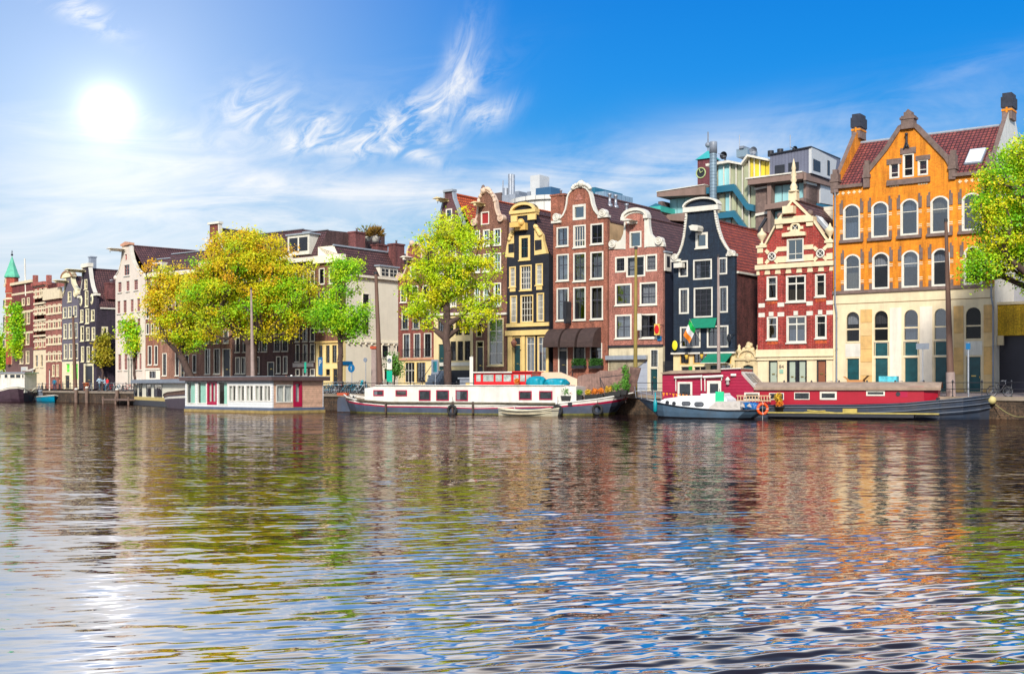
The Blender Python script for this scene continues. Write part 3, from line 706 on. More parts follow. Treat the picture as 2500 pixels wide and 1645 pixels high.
h.body(zatt - .1, zatt - .1, 11, br_side); h.finish(); H84 = h

# ============ dark blue neck gable with pub ============
h = House('gabled_house', 'dark blue brick house with scrolled white edges, steep red tiled roof and a pub below', 'house', MAIN, 1644, 1794, c5); W = h.w
BW = dict(fm=white, sm=plain('dark_sash', (.06, .06, .08), .4), fw=.12, cur=0, sill=False)
h.win((475, 955, 595, 1110), cols=1, rows=(), fw=.2, pane=glass_blue, cur=0)
h.win((310, 1230, 400, 1390), cols=2, rows=(.33, .66), **BW); h.win((452, 1218, 635, 1415), cols=3, rows=(.4, .7), **{**BW, 'cur': 1}); h.win((697, 1200, 785, 1365), cols=2, rows=(.33, .66), **BW)
h.c = c6
h.win((330, 100, 432, 365), cols=2, rows=(.25, .5, .75), fm=white, sm=MATS['dark_sash'], fw=.14, cur=3, sill=False, cm=curtain_warm); h.win((482, 92, 677, 402), cols=3, rows=(.2, .4, .6, .8), **BW); h.win((740, 80, 835, 352), cols=2, rows=(.25, .5, .75), **BW)
h.win((340, 495, 552, 715), cols=4, rows=(.75,), fm=white, sm=MATS['dark_sash'], fw=.13, cur=2, cm=curtain_warm, sill=False); h.win((618, 485, 840, 712), cols=4, rows=(.75,), fm=white, sm=MATS['dark_sash'], fw=.13, cur=2, cm=curtain_warm, sill=False)
zf = h.p(600, 748)[1]
for r in ((340, 775, 440, 885), (475, 770, 610, 880), (690, 775, 780, 880), (800, 775, 868, 880)): h.win(r, cols=3, rows=(.5,), fm=yellow, sm=iron, fw=.08, cur=0, sill=False)
h.win((345, 900, 440, 1100), cols=1, rows=(), fm=pale, fw=.08, cur=0, sill=False); h.win((475, 900, 615, 1100), cols=2, rows=(), fm=pale, fw=.08, cur=0, sill=False); h.door((645, 885, 730, 1150), darkgreen, pale, .08); h.win((745, 885, 870, 1100), cols=2, rows=(), fm=pale, fw=.08, cur=0, sill=False)
h.wall([(0, 0), (W, 0), (W, zf), (0, zf)], cream, local=True, name='shop_front')
h.c = c5
Lc = [(300, 1205), (330, 1150), (355, 1080), (372, 1000), (385, 900), (395, 800), (398, 740)]; Rc = [(655, 730), (668, 830), (690, 930), (720, 1020), (755, 1085), (800, 1150), (845, 1190)]
zs = h.p(560, 1200)[1]
LP = h.P(Lc); RP = h.P(Rc)
h.wall([(0, zf + .002), (W, zf + .002), (W, zs), (RP[-1][0], zs)] + RP[::-1][1:] + LP[::-1] + [(0, zs)], br_dark, local=True)
q = MB(); q.strip(LP[::-1], .11, -.1, .42, white, -1); q.strip(RP, .11, -.1, .42, white, 1)
rnd = random.Random(3)
for P_, sg in ((LP, -1), (RP, 1)):
    for (a, z), (a2, z2) in zip(P_, P_[1:]):
        for k in range(4):
            t = k / 4; q.ball((a + (a2 - a) * t + sg * .11, -.08, z + (z2 - z) * t + .03), .115, white, jit=.3, seg=7, rings=5)
q.build('gable_scrollwork', h.root)
h.scroll([(278, 1197)], .28, white); h.scroll([(822, 1157)], .28, white)
h.slab((-.2, .75, zs - .2, zs + .02), -.14, .4, white, 'shoulder_stone', local=True); h.slab((W - .75, W + .1, zs - .05, zs + .17), -.14, .4, white, 'shoulder_stone', local=True)
b0 = h.p(372, 745); b1 = h.p(695, 722); zb0 = (b0[1] + b1[1]) / 2
top = h.p(535, 628); n = 12; cx_ = (b0[0] + b1[0]) / 2; hw = (b1[0] - b0[0]) / 2; hh = top[1] - zb0 - .3
arc = [(cx_ - hw * math.cos(math.pi * k / n), zb0 + .3 + hh * math.sin(math.pi * k / n)) for k in range(n + 1)]
q = MB(); q.prism([(p[0], p[1]) for p in arc], .0, .4, br_dark); q.build('pediment', h.root)
q = MB(); q.strip(arc, -.15, -.3, .45, white, -1); q.box(cx_ - hw - .1, cx_ + hw + .1, -.25, .45, zb0 - .12, zb0 + .3, white); q.build('pediment_cornice', h.root)
h.poly([(460, 905), (495, 890), (545, 895), (553, 915), (545, 950), (480, 945)], -1.0, -.003, white, 'hoist_beam')
a, z = h.p(325, 1275); h.slab((a - .35, a + .45, z - .25, z + .15), -.55, -.003, white, 'bracket_lamp', local=True)
h.c = c6
h.slab((-.08, W + .08, zf - .1, zf + .16), -.22, -.003, br_dark, 'cornice', local=True); h.slab((-.1, W + .1, zf - .24, zf - .102), -.3, -.003, white, 'cornice', local=True)
green = plain('green_canvas', (.0, .20, .11), .8, .2, 4)
a0, z1 = h.p(455, 415); a1, z0 = h.p(720, 508); q = MB(); q.add([(a0, -.02, z1), (a1, -.02, z1), (a1 + .05, -.55, z0), (a0 - .05, -.55, z0), (a0, .0, z1 - .03), (a1, .0, z1 - .03), (a1 + .05, -.5, z0 - .03), (a0 - .05, -.5, z0 - .03)], [(0, 1, 2, 3), (7, 6, 5, 4), (3, 2, 6, 7), (0, 3, 7, 4), (1, 5, 6, 2)], green); q.build('awning', h.root)
a0, z1 = h.p(640, 765); a1, _ = h.p(890, 757); _, z0 = h.p(700, 868, -1.6); q = MB(); q.add([(a0, -.05, z1), (a1, -.05, z1), (a1, -1.6, z0), (a0, -1.6, z0), (a0, -.02, z1 - .04), (a1, -.02, z1 - .04), (a1, -1.57, z0 - .06), (a0, -1.57, z0 - .06)], [(0, 1, 2, 3), (7, 6, 5, 4), (3, 2, 6, 7), (0, 3, 7, 4), (1, 5, 6, 2)], green)
q.rod((a0, -1.6, z0 - .03), (a1, -1.6, z0 - .03), .04, white, 6); q.rod((a1, -1.6, z0), (a1, -.05, z0 - .2), .03, white, 6); q.build('awning', h.root)
lampglass = plain('amber_lamp_glass', (.85, .55, .08), .25, .2, 5)
for x, y in ((432, 805), (588, 798)):
    a, z = h.p(x, y); q = MB(); q.lathe([(.09, -.25), (.17, .1), (.17, .14), (.08, .3), (.02, .36)], (a, -.45, z), lampglass, 8); q.path([(a, -.02, z - .35), (a, -.25, z - .45), (a, -.45, z - .28)], .025, iron); q.lathe([(.18, .12), (.1, .32), (.03, .4)], (a, -.45, z + .01), iron, 8); q.build('lantern', h.root)
a, z = h.p(450, 925); h.slab((a - .16, a + .16, z - .16, z + .16), -.06, -.003, plain('green_sign', (.0, .25, .02)), 'small_sign', local=True)
h.c = c5
y_, zt = h.sd(W / 2, 1200, 963); ze = h.sd(W, 1000, 1340)[1]
y2, zt2 = h.sd(W / 2, 760, 873); zt = (zt + zt2) / 2
h.saddle(ze, ze, zt, y_ + .3, t_red, back=br_side, y0=.42, cap=t_red); D_ = y_ + .3
r_ = MB(); r_.box(W - .02, W + .16, .4, D_, ze - .3, ze - .12, white); r_.build('eaves_gutter', h.root)
a, z = W / 2, zt; y_, z_ = h.sd(W / 2, 1060, 940); q = MB(); q.path([(W / 2 + .4, y_, zt - .5), (W / 2 + .4, y_, zt + .1), (W / 2 + 1.0, y_ + .2, zt + 1.1)], .16, iron, 8); q.build('flue_pipe', h.root)
h.body(ze, ze, D_, br_side); h.finish(); HPUB = h

# ============ red brick neck gable with garage shutter ============
h = House('gabled_house', 'pinkish red brick house with broad white neck gable and grey roller shutter', 'house', MAIN, 1486.5, 1618, c4); W = h.w
ds = plain('dark_sash')
h.win((567, 378, 643, 482), cols=1, rows=(), fw=.14, pane=glass_blue, cur=0, sill=False)
wa = plain('ivory_frame', (.80, .74, .62), .5, .1, 2)
h.win((475, 540, 543, 640), cols=4, rows=(.33, .66), fm=wa, sm=ds, fw=.14, sill=False, cur=1); h.win((546, 533, 667, 668), cols=2, rows=(.5,), fm=wa, sm=ds, fw=.14, sill=False, cur=0, bar=.06); h.win((670, 524, 742, 633), cols=4, rows=(.33, .66), fm=wa, sm=ds, fw=.14, sill=False, cur=3)
for r in ((475, 712, 580, 850), (632, 702, 742, 848), (475, 908, 580, 1062), (632, 903, 742, 1060)): h.win(r, cols=2, rows=(.5,), fm=wa, sm=ds, fw=.14, cur=1, sill=True, bar=.05)
zf = h.p(600, 1112)[1]; zl = h.p(480, 490)[1]
h.win((700, 1130, 750, 1243), cols=2, rows=(.8, .2), fm=wa, sm=iron, fw=.06, cur=3, sill=False); h.door((697, 1250, 748, 1420), darkgreen, wa, .05)
a0, a1, z0, z1 = h.rect(430, 1172, 680, 1425); shut = boards('shutter_slats', (.42, .45, .52), (.15, .16, .2), .11, var=.12)
h.holes.append([(a0, .02), (a1, .02), (a1, z1 - .3), (a0, z1 - .3)]); h.slab((a0 + .003, a1 - .003, 0.01, z1 - .31), .1, .16, shut, 'roller_shutter', local=True); h.slab((a0 - .1, a1 + .05, z1 - .32, z1 + .05), -.35, .1, steel, 'shutter_box', local=True)
h.wall([(0, 0), (W, 0), (W, zf), (0, zf)], plain('dirty_cream_plaster', (.72, .62, .42), .7, .2, 1, stain=.5), local=True, name='ground_floor_wall')
NL, NR = h.p(543, 400)[0], h.p(663, 400)[0]; zn = h.p(605, 292)[1]; zsh = h.p(605, 487)[1]
n = 10; cx_ = (NL + NR) / 2; hw = (NR - NL) / 2; hh = h.p(600, 262)[1] - zn
arc = [(cx_ + hw * math.cos(math.pi * k / n), zn + hh * math.sin(math.pi * k / n)) for k in range(n + 1)]
h.wall([(0, zf + .002), (W, zf + .002), (W, zsh), (NR, zsh)] + arc + [(NL, zsh), (0, zsh)], br_pink, local=True)
q = MB(); q.strip([(NR + .0, zsh)] + arc + [(NL, zsh)], -.16, -.08, .42, white, 1)
arc2 = [(cx_ + (hw + .12) * math.cos(math.pi * k / n), zn + .1 + (hh + .1) * math.sin(math.pi * k / n)) for k in range(n + 1)]
q.strip(arc2, -.25, -.28, .45, white, 1); q.box(NL - .4, NL + .02, -.28, .45, zn - .15, zn + .15, white); q.box(NR - .02, NR + .4, -.28, .45, zn - .15, zn + .15, white); q.build('gable_trim', h.root)
h.poly([(437, 492), (440, 470), (447, 447), (480, 452), (512, 432), (528, 395), (535, 320), (542, 320), (542, 490)], -.06, .36, white, 'gable_wing'); h.poly([(665, 478), (665, 300), (690, 300), (692, 345), (702, 395), (730, 425), (758, 420), (778, 438), (786, 460), (786, 474)], -.06, .36, white, 'gable_wing')
h.scroll([(462, 460), (757, 440)], .36, white)
h.hoist((557, 316, 618, 345), white)
h.slab((-.05, W + .05, zf - .02, zf + .14), -.15, -.003, iron, 'cornice', local=True)
y_, zt = h.sd(W / 2, 915, 347); ze = h.sd(W, 800, 500)[1] - .1
h.saddle(ze, ze, zt, y_ + 1, t_brown, back=br_side, y0=.42); tarw = plain('tarred_wall', (.012, .018, .04), .7, .3, 1); h.body(ze, ze, y_ + 1, tarw)
# dormer on the right slope
y0_, zt_ = h.sd(W + .1, 792, 512); y1_, zb_ = h.sd(W + .1, 832, 635); q = MB(); q.box(W - 1.6, W + .12, y0_, y1_, zb_, zt_, white); q.box(W + .125, W + .14, y0_ + .3, y1_ - .3, zb_ + .35, zt_ - .3, iron); q.box(W - 1.7, W + .2, y0_ - .1, y1_ + .1, zt_ + .002, zt_ + .14, lead); q.build('dormer', h.root)
h.finish(); HSHUT = h

# ============ tall rust red bell gable with three awnings ============
h = House('gabled_house', 'tall rust red bell gable house with white frames and three dark awnings', 'house', MAIN, 1350.5, 1483, c4); W = h.w
h.win((205, 207, 288, 305), cols=1, rows=(), fw=.22, pane=glass_blue, cur=0, sill=False)
for k, r in enumerate(((102, 350, 178, 475), (208, 338, 288, 482), (318, 328, 400, 462), (102, 523, 180, 695), (208, 515, 288, 698), (317, 507, 400, 682), (102, 738, 180, 948), (208, 732, 288, 945), (317, 728, 398, 940))):
    h.win(r, cols=[2, 4, 2][k % 3] if k < 3 else 2, rows=(.3,) if k < 3 else (.6,), fm=white, sm=ds if k != 1 else white, fw=.13, cur=[1, 1, 1, 3, 1, 3, 1, 0, 3][k], bar=.05)
h.door((112, 1095, 172, 1310), iron, wa, .09, top=.82); h.win((208, 1090, 285, 1252), cols=2, rows=(.7,), fm=wa, sm=iron, fw=.08, cur=1, sill=False); h.win((315, 1090, 392, 1252), cols=2, rows=(.7,), fm=wa, sm=iron, fw=.08, cur=1, sill=False)
zs = h.p(250, 305)[1]; Bl = h.P([(128, 300), (148, 278), (163, 245), (172, 205), (176, 165), (186, 140), (205, 118), (232, 103), (262, 98), (290, 108), (308, 130), (318, 165), (325, 205), (340, 245), (362, 272), (388, 285)])
h.wall([(0, 0), (W, 0), (W, zs), (Bl[-1][0], zs)] + Bl[::-1] + [(Bl[0][0], zs), (0, zs)], br_rust, local=True)
h.trim([Bl], .15, white, local=True, y0=-.12); h.scroll([(104, 290), (400, 262)], .36, white)
h.slab((-.12, .95, zs - .1, zs + .12), -.18, .4, white, 'shoulder_stone', local=True); h.slab((W - .95, W + .12, zs - .02, zs + .2), -.18, .4, white, 'shoulder_stone', local=True)
q = MB(); 
for k in range(9):
    t = math.pi * (k + .5) / 9; a, z = h.p(262 - 55 * math.cos(t), 110 - 32 * math.sin(t)); q.ball((a, -.08, z), .2 if k != 4 else .34, white, jit=.35, seg=8, rings=6)
q.build('crest', h.root)
a, z = h.p(245, 158); h.poly([(a - .45, z - .3), (a + .45, z - .3), (a, z + .35)], -.05, -.003, br_pink, 'brick_panel', local=True)
brownc = plain('brown_canvas', (.055, .032, .028), .8, .35, 3)
for i, (x0, x1, y1, y0) in enumerate(((72, 168, 1000, 1115), (180, 272, 997, 1115), (288, 386, 992, 1115))):
    a0, z1 = h.p(x0, y1); a1, _ = h.p(x1, y1); _, z0 = h.p(x0, y0, -1.5); q = MB(); n = 7
    pr = [(-1.5 * math.sin(math.pi / 2 * k / n), z0 + .12 + (z1 - z0 - .12) * math.cos(math.pi / 2 * k / n)) for k in range(n + 1)] + [(-1.5, z0)]
    vs = [(a0, y, z) for y, z in pr] + [(a1, y, z) for y, z in pr] + [(a0, -.01, z0), (a1, -.01, z0)]; m_ = len(pr)
    q.add(vs, [(j, j + 1, m_ + j + 1, m_ + j) for j in range(m_ - 1)], brownc, False)
    for o, e in ((0, 2 * m_), (m_, 2 * m_ + 1)): q.add(vs, [(o + j, o + j + 1, e) for j in range(m_ - 1)], brownc)
    q.build('awning', h.root, fixn=False)
hedge = plain('hedge_leaves', (.03, .12, .01), .9, .8, 14, bump=1.0)
for x0, x1 in ((205, 284), (312, 392)):
    a0, z1 = h.p(x0, 1195, -.3); a1, z0 = h.p(x1, 1245, -.3); bx = tag(MB().box(a0, a1, -.55, -.06, z0 - .06, z0 + .2, iron).build('planter_box', h.root), 'x', 'y'); del bx['label']; del bx['category']
    q = MB(); rr = random.Random(x0)
    for k in range(900):
        x, y, z = rr.uniform(a0, a1), rr.uniform(-.58, -.08), rr.uniform(z0 + .15, z1 + .08); s_ = .06; v = Vector((rr.gauss(0, 1), rr.gauss(0, 1), rr.gauss(0, 1))).normalized(); u = v.orthogonal().normalized() * s_; w_ = v.cross(u).normalized() * s_
        c_ = Vector((x, y, z)); q.add([c_ - u, c_ - w_, c_ + u, c_ + w_], [(0, 1, 2, 3)], hedge)
    q.build('hedge', bx, fixn=False)
h.slab((0, W, 0, h.p(300, 1258)[1]), -.1, -.003, greystone, 'plinth', local=True) if False else None
a, z = h.p(172, 895, -.5); h.slab((a - .12, a + .12, z - 1.0, z + 1.0), -.95, -.1, iron, 'sign_box', local=True)
y_, zt = h.sd(W / 2, 740, 243); ze = h.sd(W, 480, 318)[1]
h.saddle(ze, ze, zt, y_ + .6, t_brown, back=br_side, y0=.42, name='roof'); h.body(ze, ze, y_ + .6, plain('ochre_plaster', (.58, .38, .2), .8, .3, .8, stain=.3))
for x in (440, 478, 495):
    yy, zz = h.sd(W / 2 + .9, x, 225 if x < 490 else 290); zz = zt - (zt - ze) * (.9 / (W / 2)); q = MB(); q.lathe([(.32, -.2), (.25, .1), (.13, .12), (.13, .9), (.2, .95), (.2, 1.1)], (W / 2 + .9 + (x == 495) * .9, yy, zz - (x == 495) * .9 * (zt - ze) / (W / 2)), steel, 8); q.build('roof_vent', h.root)
# front steps with dark railing
q = MB(); a0, _ = h.p(60, 1300); 
for k in range(5): q.box(-.2, 2.3, -1.5 + .3 * k, -.12, .17 * k, .17 * (k + 1), greystone)
st = q.build('stair', h.root)
q = MB()
for a in (-.2, 2.3):
    q.rod((a, -1.4, .1), (a, -1.4, 1.1), .03, iron); q.rod((a, -.2, .8), (a, -.2, 1.9), .03, iron); q.rod((a, -1.4, 1.1), (a, -.2, 1.9), .03, iron)
q.rod((-.2, -1.4, 1.1), (-1.2, -1.4, 1.5), .03, iron); q.build('handrail', st)
chimney(h, -.35, 1.8, h.p(85, 310)[1], h.p(85, 160)[1] + .3, 1.5, 1.2, br_rust, 1)
h.finish(); HBELL = h
# ============ black house with ochre trim ============
h = House('gabled_house', 'black house with ochre yellow window frames and arched ochre pediment', 'house', MAIN, 1238, 1340, c3); W = h.w
yf = plain('ochre_frame', (.82, .58, .22), .5, .12, 2)
h.win((855, 405, 925, 562), cols=2, rows=(.5,), fm=yf, sm=darkgreen, fw=.24, cur=0, pane=glass)
for r in ((792, 603, 834, 735), (860, 593, 935, 755), (960, 583, 1006, 722)): h.win(r, cols=4, rows=(.25, .5, .75), fm=yf, sm=white, fw=.12, cur=1, bar=.045)
for r in ((797, 787, 842, 963), (863, 783, 945, 960), (967, 770, 1014, 953)): h.win(r, cols=4, rows=(.25, .5, .75), fm=yf, sm=white, fw=.11, cur=3, cm=curtain_warm, bar=.045, sill=False)
h.door((818, 1048, 868, 1300), darkgreen, yf, .1, top=.8); h.win((898, 1045, 957, 1275), cols=2, rows=(.8,), fm=yf, sm=white, fw=.1, cur=3, cm=blind_m, sill=False); h.win((972, 1045, 1032, 1275), cols=2, rows=(.8,), fm=yf, sm=white, fw=.1, cur=3, cm=blind_m, sill=False)
zs = h.p(900, 530)[1]; NL, NR = h.p(822, 400)[0], h.p(952, 400)[0]; zn = h.p(885, 250)[1]
h.wall([(0, 0), (W, 0), (W, zs), (NR, zs), (NR, zn), (NL, zn), (NL, zs), (0, zs)], br_black, local=True)
h.poly([(765, 540), (775, 470), (790, 410), (822, 395), (822, 545)], -.02, .37, yf, 'gable_wing', local=False, holes=()); h.poly([(788, 515), (788, 460), (822, 455), (822, 512)], -.06, -.022, br_black, 'wing_panel')
h.poly([(952, 530), (952, 340), (962, 345), (985, 375), (1003, 400), (1008, 440), (1030, 518)], -.02, .37, yf, 'gable_wing'); h.poly([(958, 500), (956, 436), (998, 432), (1000, 492)], -.06, -.022, br_black, 'wing_panel')
rr = random.Random(5)
for sd_ in (0, 1):
    q = MB()
    for k in range(18):
        x = 958 + 38 * (k % 9) / 9 + rr.uniform(-3, 3); y = 345 + 60 * (k % 9) / 9 + rr.uniform(-6, 6)
        a, z = h.p(x, y) if sd_ else h.p(822 - (x - 952) * .7, y + 30); q.ball((a, -.05, z), .18, yf, jit=.4, seg=7, rings=5)
    q.build('carving', h.root)
for r in ((808, 285, 846, 320), (915, 270, 965, 305)): h.band(r, yf, 'capitals', y0=-.18)
h.slab((NL - .3, NR + .25, zn - .42, zn + .0), -.12, .4, yf, 'entablature', local=True)
n = 12; b0, b1 = h.p(808, 250), h.p(962, 236); zb = (b0[1] + b1[1]) / 2; cx_ = (b0[0] + b1[0]) / 2; hw = (b1[0] - b0[0]) / 2; hh = h.p(885, 195)[1] - zb
arc = [(cx_ - hw * math.cos(math.pi * k / n), zb + hh * math.sin(math.pi * k / n)) for k in range(n + 1)]
h.poly(arc, .0, .38, br_black, 'pediment', local=True); h.trim([arc], .24, yf, 'pediment_cornice', -.3, .45, -1, local=True); h.slab((cx_ - hw - .1, cx_ + hw + .1, zb - .3, zb - .002), -.3, .45, yf, 'pediment_cornice', local=True)
a, z = h.p(870, 350); q = MB(); q.box(a - .45, a + .75, -.5, -.02, z - .35, z + .3, yellow); q.box(a - .75, a + .3, -.9, -.5, z - .1, z + .35, yellow); q.ball((a + .3, -.5, z + .35), .35, yellow, jit=.2); q.build('hoist_housing', h.root)
for y0_, y1_ in ((962, 985),): h.slab((-.05, W + .05, h.p(900, y1_)[1], h.p(900, y0_)[1]), -.14, -.003, yf, 'cornice', local=True)
h.slab((-.08, W + .08, h.p(900, 1040)[1], h.p(900, 1008)[1]), -.25, -.003, yf, 'cornice', local=True)
for r in ((797, 740, 832, 762), (965, 725, 1002, 750)): h.band(r, yf, 'name_plates')
for x0, x1 in ((785, 815), (872, 893), (1035, 1047)): a0, a1 = h.p(x0, 1100)[0], h.p(x1, 1100)[0]; h.slab((max(a0, .02), min(a1, W), 0, h.p(900, 1040)[1]), -.1, -.003, yf, 'pilaster', local=True)
a, z = h.p(845, 1095); q = MB(); q.lathe([(.14, -.3), (.3, .1), (.3, .16), (.12, .32), (.03, .5)], (a, -.6, z), plain('lamp_rust', (.3, .12, .08), .5), 8); q.path([(a + .4, -.02, z - .6), (a + .4, -.5, z - .5), (a, -.6, z - .3)], .03, iron); q.build('lantern', h.root)
ze = zs - .1; h.saddle(ze, ze, h.p(885, 262)[1], 10, t_brown, back=br_black, y0=.42); h.body(ze, ze, 10, br_black); h.finish()

# ============ brown bell gable ============
h = House('gabled_house', 'brown brick bell gable house with carved crest, red attic shutter and pale blue windows', 'house', MAIN, 1155, 1237, c3); W = h.w
wf = plain('ivory_frame')
h.win((612, 253, 664, 335), cols=1, rows=(), fm=wf, fw=.1, pane=plain('red_shutter', (.35, .02, .02), .5, .2, 3), cur=0, sill=False)
pb = plain('pale_blue_sash', (.55, .72, .78), .4, .1, 3)
xsb = [(568, 606), (625, 668), (692, 740)]
for yt, yb, rf_ in ((360, 468, 715), (515, 632, 718), (705, 855, 722)): h.row(xsb, yt, yb, rf_, cols=2, rows=(.5,), fm=wf, sm=pb, fw=.13, cur=1, bar=.06)
zf = h.p(700, 905)[1]
h.door((580, 1075, 630, 1310), iron, cream, .1, top=.85); h.win((582, 965, 618, 1050), cols=1, rows=(), fm=cream, fw=.06, cur=0, sill=False, sm=iron); h.win((655, 932, 757, 1235), cols=2, rows=(.25, .5, .75), fm=cream, sm=white, fw=.14, cur=3, bar=.045)
zs = h.p(660, 315)[1]; B = h.P([(578, 320), (592, 290), (598, 240), (600, 200), (606, 170), (618, 145), (632, 128), (648, 122), (664, 135), (682, 155), (696, 185), (703, 235), (716, 275), (738, 292)])
h.wall([(0, 0), (W, 0), (W, zs), (B[-1][0], zs)] + B[::-1] + [(B[0][0], zs), (0, zs)], br_brown, local=True)
h.trim([B], .2, plain('pinkish_stone', (.72, .52, .38), .7, .25, 3), local=True, y0=-.12); h.scroll([(742, 295), (572, 322)], .36, MATS['pinkish_stone'])
q = MB()
for k in range(11):
    t = k / 10; a, z = h.p(600 + 100 * t, 185 - 78 * math.sin(math.pi * t) ** .8); q.ball((a, -.05, z), .2 if k != 3 else .34, MATS['pinkish_stone'], jit=.4, seg=7, rings=5)
a, z = h.p(627, 110); q.ball((a, 0, z), .25, stone, sz=1.6, jit=.3); q.build('crest', h.root)
h.hoist((590, 206, 640, 236), cream, 1.1)
h.slab((-.04, W + .04, zf - .1, zf + .1), -.16, -.003, wf, 'cornice', local=True); h.slab((.0, h.p(637, 1000)[0], 0, zf - .102), -.06, -.003, cream, 'door_surround', local=True) if False else None
ze = h.sd(W, 800, 335)[1]; h.saddle(ze, ze, h.sd(W / 2, 820, 210)[1], 12, t_brown, back=br_side, y0=.42, cap=t_orange); h.body(ze, ze, 12, plain('pinkish_render', (.6, .45, .42), .8, .2, 1)); h.finish()

# ============ neck gable with orange roof, behind the tree ============
h = House('gabled_house', 'purple brown neck gable house with vivid orange roof, half hidden behind a tree', 'house', MAIN, 1059, 1154.5, c3); W = h.w
purp = brick('purple_brick', (.17, .06, .075), (.11, .04, .05), (.2, .12, .12))
xsb = [(335, 375), (415, 455), (495, 540)]
h.win((388, 235, 428, 308), cols=1, rows=(.5,), fm=wf, fw=.12, cur=0, sm=darkgreen)
for yt, yb, rf_ in ((420, 540, 440), (585, 700, 440), (735, 860, 440)): h.row(xsb, yt, yb, rf_, cols=2, rows=(.5,), fm=wf, fw=.13, cur=1, bar=.05)
zf = h.p(440, 905)[1]; z2 = h.p(440, 1060)[1]
h.row([(335, 378), (390, 440), (446, 494), (500, 545)], 925, 1045, 440, cols=2, rows=(.5,), fm=cream, sm=iron, fw=.07, cur=1, sill=False)
h.door((338, 1092, 382, 1262), darkgreen, cream, .08); h.row([(415, 456), (460, 501), (505, 547)], 1075, 1205, 440, cols=4, rows=(.55,), fm=cream, sm=iron, fw=.06, cur=4, sill=False, bar=.03)
h.wall([(0, 0), (W, 0), (W, zf), (0, zf)], cream, local=True, name='ground_floor_wall')
zs = h.p(430, 375)[1]; sh_ = h.P([(330, 400), (348, 330), (362, 250), (382, 165), (383, 130)]); sr = h.P([(430, 130), (436, 170), (458, 230), (490, 320), (520, 385)]); zs = (sh_[0][1] + sr[-1][1]) / 2
h.wall([(0, zf + .002), (W, zf + .002), (W, zs), (sr[-1][0], zs)] + sr[::-1][1:] + sh_[::-1][:-1] + [(sh_[0][0], zs), (0, zs)], purp, local=True)
h.trim([sh_[::-1]], .16, lead, local=True, y0=-.1, side=-1); h.trim([sr], .16, lead, local=True, y0=-.1)
a0, z = sh_[-1]; a1, _ = sr[0]; h.slab((a0 - .15, a1 + .15, z, z + .22), -.2, .5, lead, 'cap_stone', local=True)
h.hoist((355, 178, 408, 205), cream, 1.2); h.slab((-.05, W + .05, zf - .1, zf + .12), -.2, -.003, wf, 'cornice', local=True); h.slab((.8, W + .0, h.p(440, 1235)[1], h.p(440, 1212)[1]), -.08, -.003, white, 'cornice', local=True)
h.slab((h.p(418, 1300)[0], W - .1, 0, h.p(480, 1262)[1]), -.03, -.003, iron, 'basement_front', local=True)
q = MB(); a0 = h.p(325, 1300)[0]; zt = h.p(360, 1262)[1]; ns = 7
for k in range(ns): q.box(a0, a0 + 1.7, -2.2 + 2.0 * k / ns, -.04, zt * k / ns, zt * (k + 1) / ns - .002 * k, plain('blue_stone', (.1, .13, .18), .6, .2, 2))
st = q.build('stair', h.root); q = MB()
for a in (a0, a0 + 1.7): q.rod((a, -2.1, 0), (a, -2.1, 1.2), .04, iron); q.rod((a, -2.1, 1.1), (a, -.2, zt + 1), .03, iron); q.ball((a, -2.1, 1.25), .09, iron)
q.build('handrail', st)
ze = zs - .1; h.saddle(ze, ze, h.sd(W / 2, 580, 170)[1], 12, t_orange, back=br_side, y0=.42, cap=t_orange); h.body(ze, ze, 12, br_side); h.finish()

# ============ red brick bell gable left of the tree ============
h = House('gabled_house', 'dark red brick bell gable house left of the street tree, cream shop front', 'house', MAIN, 972, 1058.5, c3, ); W = h.w
br_deep = brick('deep_red_brick', (.30, .06, .04), (.22, .04, .03), (.3, .15, .12), var=.4)
xsb = [(107, 150), (177, 220), (244, 290)]
h.win((160, 600, 198, 680), cols=1, rows=(), fm=wf, fw=.1, cur=0)
for yt, yb, rf_ in ((725, 828, 180), (880, 1000, 180)): h.row([(98, 140), (170, 212), (240, 284)] if yt < 800 else xsb, yt, yb, rf_, cols=2, rows=(.5,), fm=wf, sm=darkgreen, fw=.09, cur=1, rail=yt > 800)
h.row([(115, 160), (184, 226), (249, 296)], 1028, 1182, 200, cols=2, rows=(.3, .65), fm=wf, sm=iron, fw=.08, cur=1, rail=True)
zf = h.p(200, 1192)[1]
h.win((123, 1208, 192, 1345), cols=3, rows=(.6,), fm=yf, sm=white, fw=.08, cur=0, sill=False); h.win((198, 1208, 262, 1345), cols=3, rows=(.6,), fm=yf, sm=iron, fw=.08, cur=0, sill=False); h.win((270, 1290, 300, 1345), cols=1, rows=(), fm=white, fw=.06, cur=0, sill=False)
h.wall([(0, 0), (W, 0), (W, zf), (0, zf)], cream, local=True, name='ground_floor_wall')
cxm = 190; Lb = [(108, 690), (125, 655), (143, 610), (150, 560), (146, 520), (150, 495), (162, 472), (178, 462)]
B = h.P(Lb) ; m_ = h.p(cxm, 600)[0]; B = B + [(2 * m_ - a, z) for a, z in B[::-1]]; zs = B[0][1]
h.wall([(0, zf + .002), (W, zf + .002), (W, zs), (B[-1][0], zs)] + B[::-1] + [(0, zs)] if B[0][0] < .02 else [(0, zf + .002), (W, zf + .002), (W, zs), (B[-1][0], zs)] + B[::-1] + [(B[0][0] - .01, zs), (0, zs)], br_deep, local=True)
h.trim([B], .18, MATS['pinkish_stone'], local=True, y0=-.12); h.scroll([(98, 668)], .4, MATS['pinkish_stone']); h.hoist((140, 548, 180, 575), wf, 1.0)
a, z = h.p(172, 455); q = MB(); q.ball((a, 0, z), .3, MATS['pinkish_stone'], jit=.3); q.build('crest', h.root)
